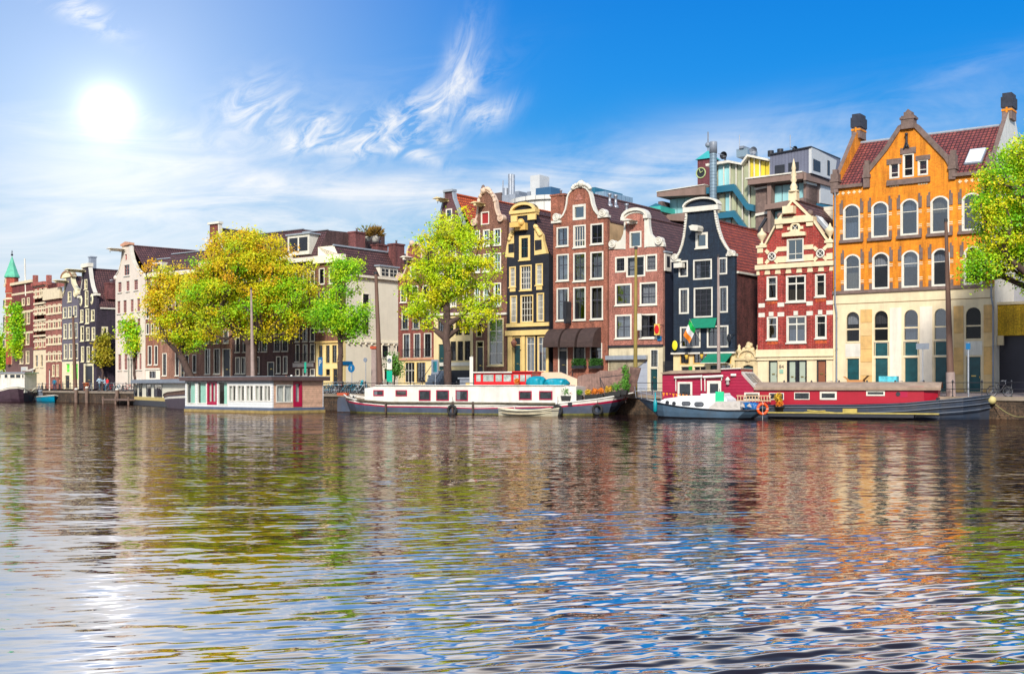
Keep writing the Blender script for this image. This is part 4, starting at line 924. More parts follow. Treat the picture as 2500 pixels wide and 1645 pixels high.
h.slab((-.05, W + .05, zf - .08, zf + .14), -.16, -.003, plain('salmon_stone', (.6, .3, .18)), 'cornice', local=True)
ze = zs - .1; h.saddle(ze, ze, h.p(180, 480)[1], 11, t_brown, back=br_side, y0=.42); h.body(ze, ze, 11, br_deep); h.finish()

# ============ white corner building ============
h = House('corner_building', 'cream white corner building with blank plastered side wall, dark tiled mansard and dormers', 'building', MAIN, 771, 838, c2); W = h.w
plaster = plain('cream_white_plaster', (.93, .84, .66), .75, .06, .8, stain=.08)
h.row([(1102, 1138), (1158, 1195), (1208, 1251)], 983, 1132, 1180, cols=2, rows=(.33, .66), fm=yf, sm=iron, fw=.07, cur=0, sill=False)
h.row([(1103, 1140), (1158, 1197)], 1173, 1232, 1180, cols=3, rows=(.5,), fm=yf, sm=iron, fw=.07, cur=0, sill=False); h.door((1214, 1170, 1256, 1320), iron, yf, .06)
zf = h.p(1180, 965)[1]; zc = h.p(1150, 290)[1]
for yt, yb in ((370, 500), (560, 690), (740, 880)): h.row([(1105, 1150), (1185, 1230)], yt, yb, 1180, cols=2, rows=(.3, .6), fm=wf, sm=iron, fw=.1, cur=1)
h.wall([(0, 0), (W, 0), (W, zf), (0, zf)], plain('shop_cream', (.85, .66, .3), .6, .1, 1), local=True, name='ground_floor_wall'); h.wall([(0, zf + .002), (W, zf + .002), (W, zc), (0, zc)], br_brown, local=True)
h.slab((-.05, W + .05, zf - .04, zf + .14), -.2, -.003, yf, 'cornice', local=True); h.slab((-.1, W + .1, zc - .6, zc + .2), -.35, .3, plaster, 'cornice', local=True)
ze = h.sd(W, 1600, 462)[1]; DD = 13.0
q = MB()
def sidewin(x0, y0, x1, y1, cols=2, rows=3, dark_=True):
    xm = (x0 + x1) / 2; ya, _ = h.sd(W, x0, y0); yb_, _ = h.sd(W, x1, y0); zt_ = h.sd(W, xm, y0)[1]; zb_ = h.sd(W, xm, y1)[1]
    q = MB(); f = .09
    for (a_, b_, c_, d_) in ((ya, ya + f, zb_, zt_), (yb_ - f, yb_, zb_, zt_), (ya + f, yb_ - f, zb_, zb_ + f), (ya + f, yb_ - f, zt_ - f, zt_)): q.box(W - .1, W + .05, a_, b_, c_, d_, wf)
    w_ = q.build('window', h.root); q = MB(); q.box(W - .06, W - .04, ya + f, yb_ - f, zb_ + f, zt_ - f, glass); q.build('pane', w_)
    q = MB(); q.box(W - .09, W - .065, ya + f, yb_ - f, zb_ + f, zt_ - f, interior)
    for k in range(1, cols): y = ya + (yb_ - ya) * k / cols; q.box(W - .05, W - .02, y - .02, y + .02, zb_ + f, zt_ - f, iron)
    for k in range(1, rows): z = zb_ + (zt_ - zb_) * k / rows; q.box(W - .053, W - .018, ya + f, yb_ - f, z - .02, z + .02, iron)
    q.build('sash', w_)
    return [(ya, zb_), (yb_, zb_), (yb_, zt_), (ya, zt_)]
sw = [sidewin(*r) for r in ((1330, 750, 1385, 900), (1450, 750, 1508, 908), (1450, 575, 1508, 690), (1605, 985, 1662, 1090), (1622, 1168, 1666, 1265), (1720, 985, 1765, 1045))]
q = MB()
outl = [(.38, 0), (DD, 0), (DD, ze), (.38, ze)]; loops = [outl] + [[(y + (.02 if i in (0, 3) else -.02), z + (.02 if i < 2 else -.02)) for i, (y, z) in enumerate(s_)] for s_ in sw]
flat = [p for l in loops for p in l]; tri = tessellate_polygon([[Vector((p[0], p[1], 0)) for p in l] for l in loops]); q.add([(W - .012, p[0], p[1]) for p in flat], [tuple(t) for t in tri], plaster)
q.add([(.012, .38, 0), (.012, DD, 0), (.012, DD, ze), (.012, .38, ze)], [(0, 1, 2, 3)], br_side); q.build('side_wall', h.root)
zm = h.sd(W, 1500, 962)[1]; h_ = MB(); h_.box(W, W + .12, .2, DD, zm - .1, zm + .1, plaster)
for y in np.arange(.6, DD, .9): h_.box(W, W + .18, y, y + .16, zm - .3, zm - .1, plaster)
h_.build('string_course', h.root); MB().box(W - .05, W + .3, .1, DD, ze - .02, ze + .22, plaster).build('eaves_cornice', h.root)
zt = h.sd(W - 1.9, 1560, 240)[1]
q = MB(); q.add([(W + .15, .3, ze + .2), (W + .15, DD, ze + .2), (W - 1.7, DD, zt), (W - 1.7, .3, zt)], [(0, 1, 2, 3)], t_brown); q.add([(-.1, .3, zt), (W - 1.7, .3, zt), (W - 1.7, DD, zt), (-.1, DD, zt)], [(0, 1, 2, 3)], lead); q.add([(0, .32, zc), (W, .32, zc), (W + .1, .32, ze + .2), (W - 1.7, .32, zt), (0, .32, zt)], [(0, 1, 2, 3, 4)], plaster)
q.add([(0, DD, 0), (W, DD, 0), (W, DD, ze), (W - 1.7, DD, zt), (0, DD, zt)], [(0, 1, 2, 3, 4)], br_side); q.box(W - 1.8, W - 1.55, .2, DD, zt - .05, zt + .12, lead); q.build('roof', h.root, fixn=False)
ya, z1 = h.sd(W + .1, 1590, 358); yb, z0 = h.sd(W + .1, 1735, 465)
q = MB(); q.box(W - 1.5, W + .1, ya, yb, z0, z1, wf); q.box(W - 1.6, W + .25, ya - .15, yb + .15, z1, z1 + .15, lead); dm = q.build('dormer', h.root); q = MB()
for k in (0, 1):
    y0_ = ya + (yb - ya) * (.1 + .46 * k); y1_ = y0_ + (yb - ya) * .36; q.box(W + .1, W + .12, y0_, y1_, z0 + .25, z1 - .25, iron); q.box(W + .12, W + .14, (y0_ + y1_) / 2 - .03, (y0_ + y1_) / 2 + .03, z0 + .25, z1 - .25, white); q.box(W + .121, W + .138, y0_, y1_, (z0 + z1) / 2 - .03, (z0 + z1) / 2 + .03, white)
q.build('dormer_window', dm)
for x0, x1, y1_, y0_, a in ((1363, 1450, 100, 250, W - 3.0), (1545, 1632, 200, 250, W - 2.2), (1678, 1765, 195, 340, W - 1.0)):
    yy, z1 = h.sd(a, (x0 + x1) / 2, y1_); _, z0 = h.sd(a, (x0 + x1) / 2, y0_); chimney(h, a, yy, z0 - .8, z1, 1.1, 1.5, brick('chimney_brick', (.26, .07, .06), (.18, .05, .05), (.2, .1, .1)), 1)
h.finish(); HCORNER = h
def planter(name, label, a, y, z, s_, col, spiky=False):
    x, yy, zz = h.pl.world(a, y, z); r = empty(name, (x, yy, zz), 0, label, 'plant', 'plants on the roof terraces')
    q = MB(); q.lathe([(.25 * s_, 0), (.34 * s_, .35 * s_), (.36 * s_, .4 * s_)], (0, 0, 0), white, 10); q.build('pot', r)
    q = MB(); lm = plain('leaf_' + name + str(int(col[0] * 100)), col, .8, .4, 8); rr = random.Random(int(a * 10))
    for k in range(420 if not spiky else 160):
        v = Vector((rr.gauss(0, 1), rr.gauss(0, 1), abs(rr.gauss(0, 1)))).normalized(); d = v * s_ * rr.uniform(.3, .75 if not spiky else 1.3); c_ = Vector((0, 0, .45 * s_)) + d; u = v.cross(Vector((rr.gauss(0, 1), rr.gauss(0, 1), rr.gauss(0, 1)))).normalized() * .05 * s_
        q.add([c_ - u, c_ - v * .16 * s_, c_ + u, c_ + v * .2 * s_], [(0, 1, 2, 3)], lm)
    for k in range(14): v = Vector((rr.gauss(0, .6), rr.gauss(0, .6), 1)).normalized(); q.rod((0, 0, .3 * s_), Vector((0, 0, .4 * s_)) + v * s_ * (1.1 if spiky else .6), .015, stone, 4)
    q.build('foliage', r, fixn=False)
yy, zz = h.sd(W - 2, 1555, 165); planter('potted_shrub', 'round orange green shrub in a white tub on the roof beside the chimneys', W - 2, yy, zz, 1.5, (.28, .16, .02))
yy, zz = h.sd(W - 3.2, 1490, 160); planter('potted_grass', 'thin upright plants behind the large chimney', W - 3.2, yy, zz, 1.2, (.2, .22, .05), True)

# ============ the row behind the big trees ============
def plainhouse(label, xl, xr, c, mat, yc, xc, rows, D=11, fm=wf, sm=ds, pl=MAIN, roof=None, cornice=wf, zroof=3.2, ground=None, fw=.09, cols=2, rws=(.5,), doors=(), gmat=None, ridge='x', rail=(), name='canal_house', slope=1.8, group='canal houses along the quay'):
    global h, W
    h = House(name, label, 'house', pl, xl, xr, c, group); W = h.w
    for ri, (xs, yt, yb, xref) in enumerate(rows): h.row(xs, yt, yb, xref, cols=cols, rows=rws, fm=fm, sm=sm, fw=fw, cur=[1, 3, 1, 0, 2], sill=True, rail=ri in rail)
    for r in doors: h.door(r, iron, fm, .08)
    zt = h.p(xc, yc)[1]
    if ground is not None:
        zg_ = h.p(xc, ground)[1]; h.wall([(0, 0), (W, 0), (W, zg_), (0, zg_)], gmat or cream, local=True, name='ground_floor_wall'); h.wall([(0, zg_ + .002), (W, zg_ + .002), (W, zt), (0, zt)], mat, local=True)
        h.slab((-.02, W + .02, zg_ - .08, zg_ + .1), -.14, -.003, cornice, 'string_course', local=True)
    else: h.wall([(0, 0), (W, 0), (W, zt), (0, zt)], mat, local=True)
    h.slab((-.06, W + .06, zt - .35, zt + .12), -.35, .38, cornice, 'cornice', local=True)
    if zroof:
        q = MB(); q.prism([(0, 0), (0, 0), (0, 0)], 0, 0, mat) if False else None
        q.add([(0, .1, zt + .1), (W, .1, zt + .1), (W, slope, zt + zroof), (0, slope, zt + zroof)], [(0, 1, 2, 3)], roof or t_brownx); q.add([(0, slope, zt + zroof), (W, slope, zt + zroof), (W, D, zt + zroof + .3), (0, D, zt + zroof + .3)], [(0, 1, 2, 3)], lead)
        for a in (.01, W - .01): q.add([(a, .1, zt + .1), (a, D, zt + .1), (a, D, zt + zroof + .3), (a, slope, zt + zroof)], [(0, 1, 2, 3)], mat)
        q.add([(0, D, zt), (W, D, zt), (W, D, zt + zroof + .3), (0, D, zt + zroof + .3)], [(0, 1, 2, 3)], mat); q.box(-.02, W + .02, slope - .15, slope + .15, zt + zroof, zt + zroof + .1, lead); q.build('roof', h.root, fixn=False)
    h.body(zt, zt, D, mat); h.finish(); return h
t_brownx = rooftile('brown_mansard_tiles', (.14, .06, .065), (.09, .04, .045), (.02, .01, .012), axis='x')
br_umber = brick('umber_brick', (.13, .055, .05), (.085, .035, .035), (.14, .09, .08), var=.4)
br_tan = brick('tan_brick', (.42, .19, .12), (.33, .14, .09), (.4, .25, .18), var=.35)
def rp_(xs, yts, hgt, xref): return [(xs, y, y + hgt, xref) for y in yts]
b9x = [(918, 952), (977, 1014), (1035, 1072)]
plainhouse('dark brown house with three cream trimmed window columns, right of the great elm', 711, 770.5, c2, br_umber, 300, 1000, rp_(b9x, (400, 540, 700, 850), 110, 1000) + [(b9x, 978, 1118, 1000), (b9x, 1175, 1232, 1000)], rail=(4,), roof=t_brownx)
h.slab((.3, W - .3, h.p(1000, 1160)[1], h.p(1000, 1128)[1]), -.08, -.003, plain('grey_panel', (.5, .45, .43)), 'panel', local=True)
H9b = h
yy = 2.2; zt = h.p(1000, 300)[1] + 3.2
a0, z1 = h.p(1215, 175); 
q = MB(); a0 = W - 1.0; q.box(a0 - 3.4, a0, -.0, 2.2, zt - 2.7, zt - .5, white); q.box(a0 - 3.6, a0 + .2, -.15, 2.4, zt - .5, zt - .35, lead); dm = q.build('dormer', h.root); q = MB()
for k in (0, 1): q.box(a0 - 3.1 + 1.55 * k, a0 - 1.8 + 1.55 * k, -.02, -.003, zt - 2.3, zt - .8, iron)
q.build('dormer_window', dm)
x1 = [(440, 476), (500, 541), (590, 633), (648, 693), (748, 798), (812, 860)]
plainhouse('wide umber brick house directly behind the great tree trunk with dark arched doorway', 567.5, 711, c2, br_umber, 300, 700, rp_(x1, (380, 530, 680, 800), 95, 640) + [(x1, 918, 1040, 660), ([(440, 476), (485, 520), (600, 632), (765, 800), (820, 855)], 1078, 1215, 660)], doors=((695, 1120, 748, 1260),), rail=(4,), roof=t_brownx)
planter_h = h
plainhouse('light tan brick house with tall cream framed windows and a cream doorway', 491, 567, c2, br_tan, 330, 290, rp_([(197, 232), (270, 306), (345, 385)], (420, 560, 710, 870), 105, 290) + [([(197, 240), (268, 318)], 1015, 1218, 260)], doors=((338, 1015, 400, 1260),), zroof=0)
# its neck gable
q = MB(); c_ = W / 2 - .4; zt = h.p(290, 330)[1]; pk = h.p(270, 25)[1]
G_ = [(c_ - 2.6, zt), (c_ + 2.6, zt), (c_ + 1.7, zt + 1.5), (c_ + .85, pk - 2.2), (c_ + .8, pk), (c_ - .8, pk), (c_ - .85, pk - 2.2), (c_ - 1.7, zt + 1.5)]
h.poly(G_, .0, .38, br_deep, 'gable', local=True); h.slab((c_ - 1.0, c_ + 1.0, pk, pk + .25), -.2, .5, wf, 'cap_stone', local=True); h.slab((c_ - .25, c_ + .25, pk - 2.2, pk - 1.85), -1.2, -.003, wf, 'hoist_beam', local=True)
h.trim([[(c_ + .78, pk), (c_ + .83, pk - 2.2), (c_ + 1.7, zt + 1.5), (c_ + 2.6, zt)]], .12, wf, local=True); h.saddle(zt - .1, zt - .1, pk - .5, 11, t_brown, y0=.42, back=br_side)
plainhouse('reddish brown house with cream framed tall ground floor windows behind the leaning trunk', 391, 491, c1, br_tan, 430, 1400, rp_([(1345, 1378), (1400, 1432), (1455, 1488), (1512, 1545), (1565, 1600)], (520, 650, 760, 900), 95, 1400) + [([(1350, 1386), (1456, 1490)], 1095, 1285, 1400), ([(1540, 1570), (1600, 1632)], 1110, 1260, 1560)], doors=((1502, 1095, 1532, 1340), ), roof=t_brownx, cornice=wf, zroof=2.5)
plainhouse('narrow brown house with cream cornice beside the white gabled house', 355.5, 391, c1, brick('warm_brown_brick', (.40, .14, .08), (.3, .1, .06), (.35, .2, .14)), 440, 1260, rp_([(1215, 1240), (1255, 1280), (1296, 1320)], (490, 600, 720, 850), 90, 1260) + [([(1230, 1262), (1283, 1312)], 1033, 1195, 1260), ([(1238, 1300)], 1240, 1310, 1260)], ground=1228, gmat=wf, roof=t_brownx, cornice=wf, zroof=2.0)
q = MB(); q.box(1.2, 3.0, .1, 2.5, h.p(1260, 440)[1], h.p(1260, 345)[1], white); q.box(1.45, 2.75, .07, .098, h.p(1260, 425)[1], h.p(1260, 360)[1], iron); q.build('dormer', h.root)

# ============ white neck gable ============
h = House('gabled_house', 'tall pinkish white neck gable house with brown tiled roof and red attic shutters', 'house', LEFT, 282, 354, c1); W = h.w
pw = plain('pinkish_white_plaster', (.80, .69, .58), .7, .08, 1, stain=.15)
pkf = plain('pink_sash', (.55, .25, .22))
h.win((1030, 357, 1080, 455), cols=2, rows=(.33, .66), fm=white, sm=pkf, fw=.1, cur=0); h.win((1037, 272, 1057, 325), cols=1, rows=(), fm=white, fw=.05, pane=MATS['red_shutter'], cur=0, sill=False)
for xs, yt, yb, rf_ in (([(980, 1014), (1048, 1080), (1113, 1150)], 492, 585, 1064), ([(974, 1004), (1024, 1056), (1084, 1114), (1138, 1168)], 652, 765, 1040), ([(977, 1008), (1028, 1060), (1086, 1118), (1140, 1170)], 818, 940, 1000), ([(980, 1012), (1032, 1062), (1122, 1146), (1155, 1180)], 1100, 1240, 1000)): h.row(xs, yt, yb, rf_, cols=3, rows=(.25, .5, .75), fm=white, sm=pkf, fw=.08, cur=0, bar=.05)
h.door((1062, 1140, 1078, 1400), iron, white, .05); h.door((1084, 1140, 1102, 1400), iron, white, .05)
zs = h.p(1060, 455)[1]; Lg = h.P([(968, 450), (988, 420), (1005, 360), (1016, 300), (1020, 240), (1022, 208)]); Rg = h.P([(1080, 208), (1085, 260), (1100, 325), (1128, 390), (1165, 435)])
h.wall([(0, 0), (W, 0), (W, zs), (Rg[-1][0], zs)] + Rg[::-1] + Lg[::-1] + [(Lg[0][0], zs), (0, zs)], pw, local=True)
h.trim([Lg[::-1]], .12, white, local=True, side=-1); h.trim([Rg], .12, white, local=True)
a0, a1 = Lg[-1][0], Rg[0][0]; z = Lg[-1][1]; h.slab((a0 - .25, a1 + .2, z, z + .25), -.25, .5, plain('salmon_stone'), 'cap_stone', local=True); h.poly([(a0 - .2, z + .25), (a1 + .2, z + .25), ((a0 + a1) / 2, h.p(1045, 172)[1])], -.2, .45, MATS['salmon_stone'], 'cap_pediment', local=True)
h.hoist((1000, 238, 1045, 262), wf, 1.8)
for x, y in ((960, 470), (1172, 435)): a, z = h.p(x, y); q = MB(); q.ball((a, .1, z), .35, pw); q.build('stone_ball', h.root)
q = MB()
for k in (-1, 0, 1): q.torus((h.p(1175 - 28, 1310)[0] + k * .9, -.08, .9), .35, .07, white)
q.build('basement_arches', h.root)
ze = zs - .1; h.saddle(ze, ze, h.sd(W / 2, 1300, 222)[1], 16, t_brown, y0=.42, back=pw); h.body(ze, ze, 16, pw); h.finish()

# ============ black neck gable with blank side wall ============
h = House('gabled_house', 'black brick neck gable house with cream windows, oval lights and long blank side wall', 'house', LEFT, 192.5, 235.5, c1); W = h.w
br_plum = brick('plum_black_brick', (.055, .035, .06), (.035, .024, .045), (.05, .04, .05), w=.3, h=.1)
cw = plain('cream_window', (.85, .76, .5))
for r in ((668, 735, 693, 842), (670, 870, 698, 998), (675, 1040, 699, 1168), (702, 483, 726, 567), (707, 577, 734, 712), (712, 727, 741, 852), (716, 880, 744, 992), (720, 1040, 746, 1170), (758, 735, 786, 830), (763, 880, 791, 990), (767, 1040, 792, 1165)): h.win(r, cols=1, rows=(.5,), fm=cw, sm=cw, fw=.14, cur=0, bar=.06)
h.door((697, 1182, 778, 1400), iron, cw, .32)
zs = h.p(735, 618)[1]; Lg = h.P([(668, 600), (678, 560), (686, 500), (688, 388)]); Rg = h.P([(740, 385), (744, 420), (752, 480), (764, 545), (784, 600)])
h.wall([(0, 0), (W, 0), (W, zs), (Rg[-1][0], zs)] + Rg[::-1] + Lg[::-1] + [(Lg[0][0], zs), (0, zs)], br_plum, local=True)
h.trim([Rg], .14, white, local=True); h.trim([Lg[::-1]], .1, white, local=True, side=-1)
a0, a1 = Lg[-1][0], Rg[0][0]; z = Lg[-1][1]; h.slab((a0 - .2, a1 + .2, z, z + .5), -.2, .5, wf, 'cap_stone', local=True); h.hoist((668, 412, 715, 438), cw, 2.2)
h.slab((W - .9, W + .35, zs - .15, zs + .12), -.2, .4, wf, 'shoulder_stone', local=True); h.slab((-.2, .6, zs - .15, zs + .12), -.2, .4, wf, 'shoulder_stone', local=True)
for x, y in ((673, 663), (764, 648)):
    a, z = h.p(x, y); q = MB(); q.ball((a, -.02, z), .5, cw, sy=.25, sz=1.5, seg=14); q.ball((a, -.1, z), .28, iron, sy=.3, sz=1.5, seg=12); q.build('oval_window', h.root)
ze = h.sd(W, 870, 708)[1]; yr_, zt = h.sd(W / 2, 960, 411); h.saddle(ze, ze, zt, 15, t_brown, y0=.42, back=br_plum); h.body(ze, ze, 15, br_plum)
q = MB(); q.box(W, W + .15, .5, 15, ze - .35, ze - .15, white); q.build('eaves_gutter', h.root)
for r in ((845, 875, 896, 985), (845, 1035, 896, 1165)):
    ya, zt_ = h.sd(W, r[0], r[1]); yb, zb_ = h.sd(W, r[2], r[3]); q = MB(); q.box(W - .01, W + .06, ya, yb, zb_, zt_, cw); w_ = q.build('window', h.root); q = MB(); q.box(W + .061, W + .075, ya + .25, yb - .25, zb_ + .2, zt_ - .2, glass); q.box(W + .0605, W + .0607, ya + .25, yb - .25, zb_ + .2, zt_ - .2, interior); q.build('pane', w_)
yy, z1 = h.sd(W - .6, 925, 525); _, z0 = h.sd(W - .6, 925, 650); chimney(h, W - .6, yy, z0, z1, .9, 1.5, MATS['chimney_brick'], 2); h.finish()

# ============ grey bell gable with green lit shop ============
h = House('gabled_house', 'slate grey house with cream bell gable top and a shop window glowing green', 'house', LEFT, 151.5, 192, c1); W = h.w
slate = plain('slate_paint', (.14, .12, .15), .6, .15, 1.5)
h.win((564, 585, 594, 672), cols=1, rows=(.5,), fm=cw, sm=cw, fw=.1, cur=0)
for xs, yt, yb, rf_ in (([(524, 554), (566, 596), (610, 640)], 710, 802, 582), ([(529, 557), (572, 601), (614, 644)], 848, 975, 585), ([(531, 560), (574, 603), (618, 648)], 1018, 1145, 588)): h.row(xs, yt, yb, rf_, cols=1, rows=(.6,), fm=cw, sm=white, fw=.1, cur=[1, 3, 1], bar=.05)
gl = plain('green_lit_glass', (.1, .75, .02), .4, .3, 4)  # green shop light put into the pane colour, no emission
h.win((548, 1180, 582, 1260), cols=1, rows=(.4,), fm=cw, fw=.08, pane=gl, cur=0, sill=False); h.win((596, 1180, 650, 1320), cols=2, rows=(.4, .8), fm=cw, fw=.08, pane=gl, cur=0, sill=False); h.door((540, 1278, 580, 1400), iron, cw, .06)
zf = h.p(585, 1165)[1]; zs = h.p(585, 615)[1]
h.wall([(0, 0), (W, 0), (W, zf), (0, zf)], cw, local=True, name='shop_front')
Lg = h.P([(530, 610), (540, 580), (548, 530), (550, 470)]); Rg = h.P([(592, 468), (600, 520), (618, 560), (645, 590)])
h.wall([(0, zf + .002), (W, zf + .002), (W, zs), (Rg[-1][0], zs)] + Rg[::-1] + Lg[::-1] + [(Lg[0][0], zs), (0, zs)], slate, local=True)
h.trim([Rg], .42, cw, local=True); h.trim([Lg[::-1]], .3, cw, local=True, side=-1); h.scroll([(637, 600)], .55, cw)
a0, a1 = h.p(520, 466)[0], h.p(612, 462)[0]; z = h.p(565, 468)[1]; n = 10; arc = [((a0 + a1) / 2 + (a1 - a0) / 2 * math.cos(math.pi * k / n), z + (h.p(565, 412)[1] - z) * math.sin(math.pi * k / n)) for k in range(n + 1)]
h.poly(arc, -.25, .4, cw, 'pediment', local=True); h.trim([arc], .2, plain('copper_brown', (.35, .17, .08)), 'pediment_cornice', -.35, .45, 1, local=True); h.hoist((522, 500, 572, 520), cw, 1.5)
ze = zs - .2; h.saddle(ze, ze, h.sd(W / 2, 680, 465)[1], 10, t_brown, y0=.42, back=slate); h.body(ze, ze, 10, slate); _, z1 = h.sd(W / 2, 566, 345); chimney(h, W * .35, 3.5, ze + 2, h.p(566, 345, 3.5)[1], .8, .8, steel, 0); h.finish()

# ============ striped brick houses and turret building ============
def striped(hh, rows_z, m_, y0=-.04):
    for z in rows_z: hh.band((0, hh.w, z, z + .28), m_, 'stone_stripes', y0=y0, local=True)
br_str = brick('rosy_brick', (.40, .11, .07), (.32, .08, .06), (.45, .25, .2)); cstone = plain('cream_stone', (.80, .66, .44), .6, .15, 2)
plainhouse('rosy brick house with pale stone stripes and heavy cream cornice', 112, 151, c1, br_str, 610, 445, [([(400, 422), (440, 464), (482, 505)], y, y + 82, 450) for y in (690, 815, 945, 1080)] + [([(435, 455), (470, 490)], 1190, 1290, 460)], fm=cstone, sm=cstone, pl=LEFT, fw=.12, cols=1, roof=lead, cornice=cstone, zroof=1.2)
h.slab((-.2, W + .2, h.p(445, 650)[1], h.p(445, 560)[1]), -.4, -.003, cstone, 'frieze', local=True)
h2 = h; striped(h2, [h.p(445, y)[1] for y in (715, 775, 840, 900, 970, 1030, 1110, 1170)], cstone, -.02); h.finish()
plainhouse('red brick house with many white stripes and a small shop canopy', 81.5, 112, c1, brick('scarlet_brick', (.50, .07, .04), (.4, .05, .03), (.5, .3, .25)), 515, 330, [([(290, 310), (326, 346), (362, 382)], y, y + 75, 330) for y in (562, 702, 835, 975)] + [([(290, 320), (335, 360)], 1105, 1215, 330)], fm=cstone, sm=cstone, pl=LEFT, fw=.14, cols=1, roof=br_brown, cornice=MATS['scarlet_brick'], zroof=0, ground=1060, gmat=cstone)
striped(h, [h.p(330, y)[1] for y in (545, 590, 630, 690, 735, 770, 830, 870, 905, 960, 1005)], cstone, -.02)
for x in (283, 395): a, z = h.p(x, 500); h.slab((a - .3, a + .3, z - .5, z + .9), -.1, .5, MATS['scarlet_brick'], 'pinnacle', local=True)
h.finish()
h = House('turret_building', 'red brick building with round corner turret under a pointed green copper roof', 'building', LEFT, 14, 81, c1, off=1.5); W = h.w
br_t = brick('vermilion_brick', (.55, .07, .03), (.42, .05, .03), (.4, .15, .1))
h.row([(182, 208), (225, 248)], 640, 702, 195, cols=2, rows=(), fm=cstone, fw=.15, cur=0); h.row([(180, 210), (222, 250)], 760, 860, 195, cols=2, rows=(.5,), fm=cstone, fw=.12, cur=0); h.row([(165, 195), (215, 245)], 930, 1030, 195, cols=2, rows=(.5,), fm=cstone, fw=.12, cur=0); h.row([(70, 100), (165, 195), (215, 245)], 1080, 1185, 195, cols=2, rows=(.7,), fm=cstone, fw=.1, cur=1)
zt = h.p(200, 515)[1]; zgf = h.p(200, 1050)[1]; h.wall([(0, 0), (W, 0), (W, zgf), (0, zgf)], plain('dark_brown_stone', (.16, .08, .07), .7, .3), local=True, name='ground_floor_wall'); h.wall([(0, zgf + .002), (W, zgf + .002), (W, zt), (0, zt)], brick('maroon_brick', (.25, .035, .03), (.18, .025, .025), (.25, .1, .1)), local=True)
h.slab((-.1, W + .1, zt - .1, zt + .3), -.3, .38, cstone, 'cornice', local=True)
for y in (605, 760, 935): h.band((0, W, h.p(200, y)[1], h.p(200, y)[1] + .3), cstone, 'stone_stripes', local=True)
ca = h.p(100, 500, .3)[0]; r_ = 1.0; z0 = h.p(100, 1190)[1]; z1 = h.p(100, 460)[1]; zap = h.p(100, 290)[1]
q = MB(); q.lathe([(r_ * .92, z0), (r_ * .92, z1 - 2.6), (r_ * 1.06, z1 - 2.5), (r_ * 1.06, z1 - 2.2), (r_, z1 - 2.1), (r_, z1)], (ca, .3, 0), br_t, 8, smooth=False); q.build('turret', h.root)
for y in (550, 600, 650, 720, 790, 935): z = h.p(100, y)[1]; MB().lathe([(r_ * .97, z), (r_ * .97, z + .3)], (ca, .3, 0), cstone, 8, smooth=False).build('stone_stripe', h.root)
q = MB(); q.lathe([(r_ * 1.2, z1 - .1), (r_ * 1.2, z1 + .1), (r_ * .95, z1 + (zap - z1) * .2), (r_ * .5, z1 + (zap - z1) * .6), (.06, zap), (.03, zap + .1)], (ca, .3, 0), plain('copper_green', (.12, .50, .32), .6, .25, 2), 8, smooth=False); sp = q.build('spire', h.root)
q = MB(); q.rod((ca, .3, zap - .1), (ca, .3, zap + 1.0), .05, iron); q.rod((ca - .25, .3, zap + .7), (ca + .25, .3, zap + .7), .05, iron); q.ball((ca, .3, zap + .3), .18, iron); q.build('cross', sp)
for (x0, x1, y0_, y1_) in ((62, 92, 648, 722), (62, 92, 785, 930), (62, 100, 980, 1050), (92, 108, 478, 525)):
    q = MB(); a, a_ = ca + (x0 - 100) / 50 * r_, ca + (x1 - 100) / 50 * r_; zz0, zz1 = h.p(80, y1_)[1], h.p(80, y0_)[1]; q.box(a, a_, -r_ - .1 + .3, -r_ + .5, zz0, zz1, cstone); w_ = q.build('window', h.root); q = MB(); q.box(a + .12, a_ - .1, -r_ + .17, -r_ + .198, zz0 + .2, zz1 - .2, iron); q.build('pane', w_)
h.body(zt, zt, 12, br_t); q = MB(); q.rod((h.p(215, 590)[0], 0, zt - 2), (h.p(205, 300, 0)[0], 0, h.p(207, 310)[1]), .12, white, 6); q.build('flagpole', h.root)
h.finish()
def struct(o): o['kind'] = 'structure'; return o
# quay line in the world and the ground behind it
qpx = [2900, 2450, 1800, 1200, 840, 600, 300, 100, -200]
QL = [quay_pt(p)[0] for p in qpx]
QL[0] = Vector((50.0, 65.5))
cob = plain('brick_paving', (.42, .27, .21), .85, .3, 1.2, bump=.4, stain=.2)
asphalt = plain('street_paving', (.20, .16, .15), .85, .25, 1.0, bump=.3)
far = [Vector((400, 30)), Vector((400, 600)), Vector((-500, 600)), Vector((-260, 300))]
q = MB(); m = Vector((0, 0))
def inl(i, off):
    p = QL[i]; a = QL[max(0, i - 1)]; b = QL[min(len(QL) - 1, i + 1)]; d = (b - a).normalized(); return p + Vector((d[1], -d[0])) * off
ed0 = [inl(i, 0) for i in range(len(QL))]; ed1 = [inl(i, 3.2) for i in range(len(QL))]; ed2 = [inl(i, 420) for i in range(len(QL))]
vs = []; fs = []
for i in range(len(QL)): vs += [(ed0[i][0], ed0[i][1], QZ), (ed1[i][0], ed1[i][1], QZ + .02)]
for i in range(len(QL) - 1): fs.append((2 * i, 2 * i + 2, 2 * i + 3, 2 * i + 1))
struct(MB().add(vs, fs, cob).build('pavement'))
vs = []; fs = []
ed11 = [inl(i, 9.5) for i in range(len(QL))]
for i in range(len(QL)): vs += [(ed1[i][0], ed1[i][1], QZ + .02), (ed11[i][0], ed11[i][1], GZ - .02), (ed2[i][0], ed2[i][1], GZ + .0)]
for i in range(len(QL) - 1): fs += [(3 * i, 3 * i + 3, 3 * i + 4, 3 * i + 1), (3 * i + 1, 3 * i + 4, 3 * i + 5, 3 * i + 2)]
struct(MB().add(vs, fs, asphalt).build('ground'))
